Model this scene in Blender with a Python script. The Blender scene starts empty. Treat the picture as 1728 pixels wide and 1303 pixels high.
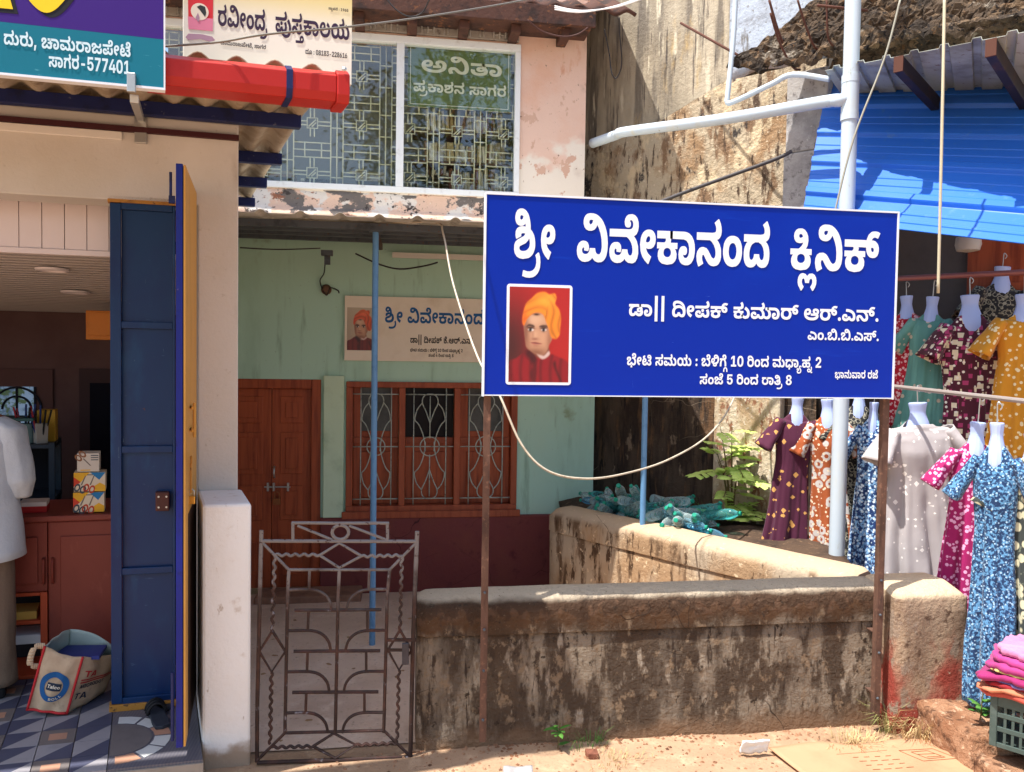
import bpy, bmesh, math, random
import numpy as np
from mathutils import Vector, Matrix, noise
from mathutils.geometry import delaunay_2d_cdt
random.seed(7)
R = math.radians
SC = bpy.context.scene
COL = SC.collection

# ------------------------------------------------------------------ camera, sky, sun, exposure
EYE = Vector((0, 0, 1.92)); FPX = 1300.0
YAW, PITCH, ROLL = R(8.5), R(-2.0), R(0.85)
_f0 = Vector((math.sin(YAW), math.cos(YAW), 0)); _r0 = Vector((math.cos(YAW), -math.sin(YAW), 0)); _z = Vector((0, 0, 1))
FWD = _f0*math.cos(PITCH) + _z*math.sin(PITCH)
_u0 = -_f0*math.sin(PITCH) + _z*math.cos(PITCH)
RGT = _r0*math.cos(ROLL) + _u0*math.sin(ROLL)
UPV = _u0*math.cos(ROLL) - _r0*math.sin(ROLL)
cd = bpy.data.cameras.new('camera'); cam = bpy.data.objects.new('camera', cd); COL.objects.link(cam)
cd.sensor_width = 36; cd.lens = 36*FPX/1728; cd.clip_end = 2000; cd.clip_start = .05
M = Matrix((RGT, UPV, -FWD)).transposed().to_4x4(); M.translation = EYE
cam.matrix_world = M
SC.camera = cam
SUND = Vector((.42, .165, -1)).normalized()
w = bpy.data.worlds.new('World'); SC.world = w; w.use_nodes = True
nt = w.node_tree; sky = nt.nodes.new('ShaderNodeTexSky'); sky.sky_type = 'NISHITA'; sky.sun_disc = False
sky.sun_elevation = math.asin(-SUND.z); sky.sun_rotation = math.atan2(-SUND.x, -SUND.y)
sky.air_density = 1.0; sky.dust_density = 2.0; sky.ozone_density = 1.0
nt.links.new(sky.outputs[0], nt.nodes['Background'].inputs[0]); nt.nodes['Background'].inputs[1].default_value = .15
sl = bpy.data.lights.new('sun', 'SUN'); sl.energy = 4.2; sl.angle = R(.5); sl.color = (1, .965, .92)
so = bpy.data.objects.new('sun', sl); COL.objects.link(so); so.location = (-4, -3, 12)
so.rotation_euler = SUND.to_track_quat('-Z', 'Y').to_euler()
SC.view_settings.view_transform = 'Standard'; SC.view_settings.look = 'None'
SC.view_settings.exposure = 0.95; SC.view_settings.gamma = 1

# ------------------------------------------------------------------ from picture measurements to places
def ray(px, py): return FWD + RGT*((px-864)/FPX) - UPV*((py-651.5)/FPX)
def T(px, py, t): return EYE + ray(px, py)*t                      # at a depth along the view
def X(px, py, y): d = ray(px, py); return EYE + d*(y/d.y)          # on a wall parallel to the house front
def G(px, py, z=0): d = ray(px, py); return EYE + d*((z-EYE.z)/d.z)  # on level ground
def PLN(px, py, o, n): d = ray(px, py); return EYE + d*((o-EYE).dot(n)/d.dot(n))

class Fr:
    def __init__(s, o, u, v, w):
        s.o, s.u, s.v, s.w = Vector(o), Vector(u), Vector(v), Vector(w); s.i = None
    def p(s, a, b, c): return s.o + s.u*a + s.v*b + s.w*c
    def inv(s, q):
        if s.i is None: s.i = Matrix((s.u, s.v, s.w)).transposed().inverted()
        return s.i @ (q-s.o)
HOUSE = Fr((0,0,0), (1,0,0), (0,1,0), (0,0,1))
DEL = R(6); SIDE_SKEW = R(16.5)               # the shop front and its side are not quite square to each other
SHOP = Fr(G(424, 1290), (math.cos(DEL), math.sin(DEL), 0), (-math.sin(SIDE_SKEW), math.cos(SIDE_SKEW), 0), (0,0,1))
SHN = Vector((-math.sin(DEL), math.cos(DEL), 0))
def S(px, py, v): return SHOP.inv(PLN(px, py, SHOP.p(0, v, 0), SHN))   # (u, v, z) on a shop plane
def rotfr(o, deg): a = R(deg); return Fr(o, (math.cos(a), math.sin(a), 0), (-math.sin(a), math.cos(a), 0), (0,0,1))

# ------------------------------------------------------------------ mesh building
class MB:
    def __init__(s): s.v, s.f, s.m = [], [], []
    def add(s, vs, fs, m=0):
        b = len(s.v); s.v += [Vector(q) for q in vs]
        for f in fs: s.f.append([b+i for i in f]); s.m.append(m)
        return s
    def box(s, x0, x1, y0, y1, z0, z1, fr=HOUSE, m=0):
        vs = [fr.p(x, y, z) for z in (z0, z1) for y in (y0, y1) for x in (x0, x1)]
        return s.add(vs, [(0,2,3,1),(4,5,7,6),(0,1,5,4),(2,6,7,3),(0,4,6,2),(1,3,7,5)], m)
    def hexa(s, bot, top, m=0):
        return s.add(list(bot)+list(top), [(3,2,1,0),(4,5,6,7),(0,1,5,4),(1,2,6,5),(2,3,7,6),(3,0,4,7)], m)
    def prism(s, poly, fr, c0, c1, m=0):
        n = len(poly); vs = [fr.p(a, b, c0) for a, b in poly]+[fr.p(a, b, c1) for a, b in poly]
        return s.add(vs, [list(range(n))[::-1], list(range(n, 2*n))]+[(i, (i+1) % n, n+(i+1) % n, n+i) for i in range(n)], m)
    def tube(s, pts, r, n=8, m=0, closed=False, r2=None):
        pts = [Vector(p) for p in pts]; k = len(pts)
        rr = [r if r2 is None else r+(r2-r)*i/(k-1) for i in range(k)]
        t0 = (pts[1]-pts[0]).normalized(); a = Vector((0,0,1)) if abs(t0.z) < .9 else Vector((1,0,0))
        nrm = t0.cross(a).normalized(); vs = []
        for i in range(k):
            if closed: t = (pts[(i+1) % k]-pts[i-1])
            else: t = pts[min(i+1, k-1)]-pts[max(i-1, 0)]
            t = t.normalized() if t.length > 1e-9 else t0
            nrm = nrm - t*nrm.dot(t)
            nrm = nrm.normalized() if nrm.length > 1e-6 else t.orthogonal().normalized()
            b = t.cross(nrm)
            vs += [pts[i]+(nrm*math.cos(2*math.pi*j/n)+b*math.sin(2*math.pi*j/n))*rr[i] for j in range(n)]
        fs = []
        for i in range(k if closed else k-1):
            for j in range(n):
                a0, a1 = i*n+j, i*n+(j+1) % n; b0, b1 = ((i+1) % k)*n+j, ((i+1) % k)*n+(j+1) % n
                fs.append((a0, a1, b1, b0))
        if not closed: fs += [list(range(n))[::-1], list(range((k-1)*n, k*n))]
        return s.add(vs, fs, m)
    def bar(s, a, b, wd, ht, m=0, up=(0,0,1)):
        a, b = Vector(a), Vector(b); d = (b-a).normalized(); up = Vector(up)
        sd = d.cross(up).normalized(); up = sd.cross(d).normalized()
        q = lambda o: [o-sd*wd/2-up*ht/2, o+sd*wd/2-up*ht/2, o+sd*wd/2+up*ht/2, o-sd*wd/2+up*ht/2]
        vs = q(a)+q(b)
        return s.add(vs, [(3,2,1,0),(4,5,6,7),(0,1,5,4),(1,2,6,5),(2,3,7,6),(3,0,4,7)], m)
    def grid(s, fn, nu, nv, cu=False, m=0, mf=None, cap=False):
        vs = [fn(i/(nu if cu else nu-1) if nu > 1 else 0, j/(nv-1)) for j in range(nv) for i in range(nu)]
        fs = []
        b = len(s.v); s.v += [Vector(q) for q in vs]
        for j in range(nv-1):
            for i in range(nu if cu else nu-1):
                i2 = (i+1) % nu
                s.f.append([b+j*nu+i, b+j*nu+i2, b+(j+1)*nu+i2, b+(j+1)*nu+i]); s.m.append(mf(i, j) if mf else m)
        if cap:
            s.f.append([b+i for i in range(nu)][::-1]); s.m.append(m)
            s.f.append([b+(nv-1)*nu+i for i in range(nu)]); s.m.append(m)
        return s
    def lathe(s, prof, fr, n=16, m=0):
        return s.grid(lambda u, v: fr.p(prof[round(v*(len(prof)-1))][0]*math.cos(2*math.pi*u), prof[round(v*(len(prof)-1))][0]*math.sin(2*math.pi*u), prof[round(v*(len(prof)-1))][1]), n, len(prof), True, m, cap=True)
    def build(s, name, mats, parent=None, smooth=False, bevel=0, solid=0, sub=0, label=None, cat=None, group=None, kind=None, loc=None):
        me = bpy.data.meshes.new(name)
        if not isinstance(mats, (list, tuple)): mats = [mats]
        o = bpy.data.objects.new(name, me); COL.objects.link(o)
        off = Vector((0,0,0))
        if parent is not None:
            q = parent
            while q is not None: off += q.location; q = q.parent
            o.parent = parent
        else:
            if loc is None and s.v:
                lo = [min(q[i] for q in s.v) for i in range(3)]; hi = [max(q[i] for q in s.v) for i in range(3)]
                loc = Vector(((lo[0]+hi[0])/2, (lo[1]+hi[1])/2, lo[2]))
            off = Vector(loc); o.location = off
        me.from_pydata([tuple(q-off) for q in s.v], [], s.f); me.update()
        for m in mats: me.materials.append(m)
        for p, i in zip(me.polygons, s.m): p.material_index = i; p.use_smooth = bool(smooth)
        if len(mats) >= 1:
            bm = bmesh.new(); bm.from_mesh(me); bmesh.ops.recalc_face_normals(bm, faces=bm.faces); bm.to_mesh(me); bm.free()
        if solid: md = o.modifiers.new('thickness', 'SOLIDIFY'); md.thickness = solid; md.offset = 0
        if bevel: md = o.modifiers.new('edge', 'BEVEL'); md.width = bevel; md.segments = 2; md.limit_method = 'ANGLE'
        if sub: md = o.modifiers.new('sub', 'SUBSURF'); md.levels = sub; md.render_levels = sub
        if smooth and smooth != True and smooth > 1:
            me.set_sharp_from_angle(angle=R(smooth))
        tag(o, label, cat, group, kind)
        return o
def tag(o, label=None, cat=None, group=None, kind=None):
    if label: o['label'] = label
    if cat: o['category'] = cat
    if group: o['group'] = group
    if kind: o['kind'] = kind
    return o
def thing(name, loc, label, cat, group=None, kind=None):
    o = bpy.data.objects.new(name, None); COL.objects.link(o); o.location = Vector(loc); o.empty_display_size = .1
    return tag(o, label, cat, group, kind)
def copy_tree(o, parent=None):
    c = o.copy(); COL.objects.link(c); c.parent = parent
    for ch in list(o.children): copy_tree(ch, c)
    return c
def wallholes(mb, x0, x1, z0, z1, y0, y1, holes, fr=HOUSE, m=0):
    xs = sorted({x0, x1, *[h[0] for h in holes], *[h[1] for h in holes]}); zs = sorted({z0, z1, *[h[2] for h in holes], *[h[3] for h in holes]})
    b = {}
    def vid(i, k, y):
        if (i, k, y) not in b: b[(i, k, y)] = len(mb.v); mb.v.append(fr.p(xs[i], y, zs[k]))
        return b[(i, k, y)]
    solid = lambda i, k: 0 <= i < len(xs)-1 and 0 <= k < len(zs)-1 and not any(h[0] <= xs[i] < h[1] and h[2] <= zs[k] < h[3] for h in holes)
    for i in range(len(xs)-1):
        for k in range(len(zs)-1):
            if not solid(i, k): continue
            for y in (y0, y1): mb.f.append([vid(i,k,y), vid(i+1,k,y), vid(i+1,k+1,y), vid(i,k+1,y)]); mb.m.append(m)
            for di, dk, a, c in ((-1,0,(0,0),(0,1)), (1,0,(1,0),(1,1)), (0,-1,(0,0),(1,0)), (0,1,(0,1),(1,1))):
                if not solid(i+di, k+dk):
                    mb.f.append([vid(i+a[0],k+a[1],y0), vid(i+c[0],k+c[1],y0), vid(i+c[0],k+c[1],y1), vid(i+a[0],k+a[1],y1)]); mb.m.append(m)
    return mb
def arc(c, r, a0, a1, n=10): return [(c[0]+r*math.cos(R(a0+(a1-a0)*i/n)), c[1]+r*math.sin(R(a0+(a1-a0)*i/n))) for i in range(n+1)]
def smooth_path(pts, n=6):
    pts = [Vector(p) for p in pts]; out = []
    for i in range(len(pts)-1):
        p0, p1, p2, p3 = pts[max(i-1,0)], pts[i], pts[i+1], pts[min(i+2, len(pts)-1)]
        for k in range(n):
            t = k/n
            out.append(.5*((2*p1)+(-p0+p2)*t+(2*p0-5*p1+4*p2-p3)*t*t+(-p0+3*p1-3*p2+p3)*t**3))
    return out+[pts[-1]]

# ------------------------------------------------------------------ materials
def c(r, g, b): return tuple(((x/255)/12.92 if x <= 10 else ((x/255+.055)/1.055)**2.4) for x in (r, g, b))
def mat(name, col, rough=.75, metal=0, spec=.35, layers=(), bump=None, trans=0, alpha=1, emit=0, coat=0, sheen=0, ior=1.45):
    m = bpy.data.materials.new(name); m.use_nodes = True; t = m.node_tree; N = t.nodes; L = t.links
    b = N['Principled BSDF']; I = b.inputs
    I['Base Color'].default_value = (*col, 1); I['Roughness'].default_value = rough; I['Metallic'].default_value = metal
    I['Specular IOR Level'].default_value = spec; I['Transmission Weight'].default_value = trans; I['Alpha'].default_value = alpha
    I['Coat Weight'].default_value = coat; I['Sheen Weight'].default_value = sheen; I['IOR'].default_value = ior
    if emit: I['Emission Color'].default_value = (*col, 1); I['Emission Strength'].default_value = emit
    geo = N.new('ShaderNodeNewGeometry'); pos = geo.outputs['Position']
    def mapping(sc, rot=None):
        mp = N.new('ShaderNodeMapping'); L.new(pos, mp.inputs[0])
        mp.inputs['Scale'].default_value = sc if isinstance(sc, (tuple, list)) else (sc, sc, sc)
        if rot: mp.inputs['Rotation'].default_value = rot
        return mp.outputs[0]
    cur = None
    def ramp(val, lo, hi):
        mr = N.new('ShaderNodeMapRange'); L.new(val, mr.inputs['Value'])
        mr.inputs['From Min'].default_value = lo; mr.inputs['From Max'].default_value = hi; mr.interpolation_type = 'SMOOTHSTEP'
        return mr.outputs[0]
    def math_(op, a, bb):
        q = N.new('ShaderNodeMath'); q.operation = op
        for i, x in enumerate((a, bb)):
            if isinstance(x, (int, float)): q.inputs[i].default_value = x
            else: L.new(x, q.inputs[i])
        return q.outputs[0]
    for ly in layers:
        k = ly[0]
        if k == 'n':      # noise: scale, lo, hi, colour, [detail]
            _, sc, lo, hi, cc = ly[:5]; q = N.new('ShaderNodeTexNoise'); L.new(mapping(sc), q.inputs['Vector']); q.inputs['Scale'].default_value = 1
            q.inputs['Detail'].default_value = ly[5] if len(ly) > 5 else 6; q.inputs['Roughness'].default_value = .62
            fac = ramp(q.outputs['Fac'], lo, hi)
        elif k == 'z':    # height: z0, z1, colour, noise amount, noise scale
            _, z0, z1, cc, amt, sc = ly; q = N.new('ShaderNodeTexNoise'); L.new(mapping(sc), q.inputs['Vector']); q.inputs['Scale'].default_value = 1
            q.inputs['Detail'].default_value = 6; sp = N.new('ShaderNodeSeparateXYZ'); L.new(pos, sp.inputs[0])
            fac = ramp(math_('ADD', sp.outputs['Z'], math_('MULTIPLY', math_('SUBTRACT', q.outputs['Fac'], .5), amt)), z0, z1)
        elif k == 'x':
            _, z0, z1, cc, amt, sc = ly; q = N.new('ShaderNodeTexNoise'); L.new(mapping(sc), q.inputs['Vector']); q.inputs['Scale'].default_value = 1
            q.inputs['Detail'].default_value = 6; sp = N.new('ShaderNodeSeparateXYZ'); L.new(pos, sp.inputs[0])
            fac = ramp(math_('ADD', sp.outputs['X'], math_('MULTIPLY', math_('SUBTRACT', q.outputs['Fac'], .5), amt)), z0, z1)
        elif k == 'v':    # voronoi spots: scale, radius, soft, colour, metric
            _, sc, r0, r1, cc = ly[:5]; q = N.new('ShaderNodeTexVoronoi'); L.new(mapping(sc), q.inputs['Vector']); q.inputs['Scale'].default_value = 1
            if len(ly) > 5: q.distance = ly[5]
            fac = ramp(q.outputs['Distance'], r1, r0)
        elif k == 'crack':
            _, sc, wd, cc = ly; nz = N.new('ShaderNodeTexNoise'); L.new(mapping(3), nz.inputs['Vector']); nz.inputs['Scale'].default_value = 1
            ad = N.new('ShaderNodeMixRGB'); ad.blend_type = 'ADD'; ad.inputs[0].default_value = .6; L.new(mapping(sc), ad.inputs[1]); L.new(nz.outputs['Color'], ad.inputs[2])
            q = N.new('ShaderNodeTexVoronoi'); q.feature = 'DISTANCE_TO_EDGE'; L.new(ad.outputs[0], q.inputs['Vector']); q.inputs['Scale'].default_value = 1
            f1 = ramp(q.outputs['Distance'], wd, 0)
            n2 = N.new('ShaderNodeTexNoise'); L.new(mapping(1.7), n2.inputs['Vector']); n2.inputs['Scale'].default_value = 1
            fac = math_('MULTIPLY', f1, ramp(n2.outputs['Fac'], .5, .58))
        elif k == 'w':    # wave stripes: scale vec, lo, hi, colour, distortion
            _, sc, lo, hi, cc, dist = ly; q = N.new('ShaderNodeTexWave'); L.new(mapping(sc), q.inputs['Vector']); q.inputs['Scale'].default_value = 1; q.inputs['Distortion'].default_value = dist
            fac = ramp(q.outputs['Fac'], lo, hi)
        mx = N.new('ShaderNodeMixRGB'); L.new(fac, mx.inputs[0])
        if cur is None: mx.inputs[1].default_value = (*col, 1)
        else: L.new(cur, mx.inputs[1])
        mx.inputs[2].default_value = (*cc, 1); cur = mx.outputs[0]
    if cur is not None:
        L.new(cur, I['Base Color'])
        if emit: L.new(cur, I['Emission Color'])
    if bump:
        q = N.new('ShaderNodeTexNoise'); L.new(mapping(bump[0]), q.inputs['Vector']); q.inputs['Scale'].default_value = 1; q.inputs['Detail'].default_value = 8
        q.inputs['Roughness'].default_value = .65
        bp = N.new('ShaderNodeBump'); bp.inputs['Strength'].default_value = bump[1]; bp.inputs['Distance'].default_value = bump[2] if len(bump) > 2 else .01
        L.new(q.outputs['Fac'], bp.inputs['Height']); L.new(bp.outputs[0], I['Normal'])
    return m
def glass(name, tint, fac, rough=.02):
    m = bpy.data.materials.new(name); m.use_nodes = True; t = m.node_tree; N = t.nodes; L = t.links
    tr = N.new('ShaderNodeBsdfTransparent'); tr.inputs[0].default_value = (*tint, 1)
    gl = N.new('ShaderNodeBsdfGlossy'); gl.inputs['Roughness'].default_value = rough
    mx = N.new('ShaderNodeMixShader'); mx.inputs[0].default_value = fac
    L.new(tr.outputs[0], mx.inputs[1]); L.new(gl.outputs[0], mx.inputs[2]); L.new(mx.outputs[0], N['Material Output'].inputs[0])
    return m
def clearplastic(name, tint, body, rough=.08):
    m = bpy.data.materials.new(name); m.use_nodes = True; t = m.node_tree; N = t.nodes; L = t.links
    tr = N.new('ShaderNodeBsdfTransparent'); tr.inputs[0].default_value = (*tint, 1); b = N['Principled BSDF']
    b.inputs['Base Color'].default_value = (*body, 1); b.inputs['Roughness'].default_value = rough; b.inputs['Specular IOR Level'].default_value = 1
    fr = N.new('ShaderNodeFresnel'); fr.inputs[0].default_value = 1.45; ma = N.new('ShaderNodeMath'); ma.operation = 'MULTIPLY_ADD'; ma.inputs[1].default_value = 1.5; ma.inputs[2].default_value = .14; L.new(fr.outputs[0], ma.inputs[0])
    mx = N.new('ShaderNodeMixShader'); L.new(ma.outputs[0], mx.inputs[0]); L.new(tr.outputs[0], mx.inputs[1]); L.new(b.outputs[0], mx.inputs[2]); L.new(mx.outputs[0], N['Material Output'].inputs[0])
    return m
def paint(name, rgb, rough=.5, **k): return mat(name, c(*rgb), rough, **k)
def grime(rgb, rough=.6, d=.55, sc=6, name='painted', **k):
    col = c(*rgb); return mat(name, col, rough, layers=[('n', sc, .45, .8, tuple(x*d for x in col)), ('n', sc*9, .55, .8, tuple(x*(d+.15) for x in col))], **k)

# ------------------------------------------------------------------ lettering (glyph outlines, quadratic curves)
def tris(contours):
    vs, es = [], []
    for cn in contours:
        b = len(vs); n = len(cn); vs += [Vector(p) for p in cn]; es += [(b+i, b+(i+1) % n) for i in range(n)]
    V, E, F, *_ = delaunay_2d_cdt(vs, es, [], 0, .5)
    keep = []
    for f in F:
        cx = sum(V[i].x for i in f)/3; cy = sum(V[i].y for i in f)/3; wn = 0
        for cn in contours:
            for (x0, y0), (x1, y1) in zip(cn, cn[1:]+cn[:1]):
                if y0 <= cy < y1 and cx < x0+(cy-y0)*(x1-x0)/(y1-y0): wn += 1
                elif y1 <= cy < y0 and cx < x0+(cy-y0)*(x1-x0)/(y1-y0): wn -= 1
        if wn: keep.append(list(f))
    return [(q.x, q.y) for q in V], keep
TRI = {}
def glyph(n):
    adv, cs = GLY[n]
    if n not in TRI:
        out = []
        for k in cs:
            x = y = 0; P = []
            for i in range(0, len(k), 2): x += k[i]; y += k[i+1]; P.append((2*x, 2*y))
            out.append(P)
        TRI[n] = tris(out) if out else ([], [])
    return 2*adv, TRI[n]
CONS = {'ಕ':23,'ಗ':25,'ಚ':28,'ಜ':30,'ಟ':33,'ಡ':35,'ತ':38,'ಥ':39,'ದ':40,'ಧ':41,'ನ':42,'ಪ':43,'ಬ':45,'ಭ':46,'ಮ':47,'ಯ':48,'ರ':49,'ಲ':51,'ಳ':52,'ವ':53,'ಶ':54,'ಸ':56,'ಹ':57}
def shape(t):
    """Kannada clusters to glyph numbers: base, base without crest, with vowel sign, subscripts"""
    out = []; i = 0; n = len(t)
    while i < n:
        ch = t[i]
        if ch in CONS:
            b = CONS[ch]; i += 1; sb = []; k = b-23-(b > 27)-(b > 32)-(b > 50)
            while i+1 < n and t[i] == '್' and t[i+1] in CONS: sb.append(CONS[t[i+1]]+73); i += 2
            v = ''
            if i < n and t[i] in 'ಾಿೀುೂೆೇ್': v = t[i]; i += 1
            out += {'': [b]+sb, '್': [b+145]+sb, 'ಿ': [206+k]+sb, 'ೀ': [206+k]+sb+[74], 'ೆ': [240+k]+sb, 'ೇ': [240+k]+sb+[74],
                    'ಾ': [134+k, 60]+sb, 'ು': [b]+sb+[276 if ch in 'ಪವ' else 63], 'ೂ': [b]+sb+[64]}[v]
        else: out.append({'ಂ': 6, 'ಅ': 9, 'ಆ': 10, 'ಎ': 17}.get(ch, 1000+ord(ch) if ch != ' ' else ' ')); i += 1
    return out
def lettering(mb, txt, fr, x0, x1, base, h, lift=.002, m=0, bold=0):
    """text from x0 to x1 along fr.u, baseline at fr.v = base, letter height h (main body of a letter about 0.62 em)"""
    gs = shape(txt); x = 0; V, Fc = [], []
    for g in gs:
        if g == ' ': x += 300; continue
        a, (vs, fs) = glyph(g); b = len(V); V += [(p[0]+x, p[1]) for p in vs]; Fc += [[b+i for i in f] for f in fs]; x += a
    k = (x1-x0)/x; kv = h/620
    for i, dx in enumerate((0, -bold, bold) if bold else (0,)): mb.add([fr.p(x0+p[0]*k+dx, base+p[1]*kv, lift+.0002*i) for p in V], Fc, m)
    return mb
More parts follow.
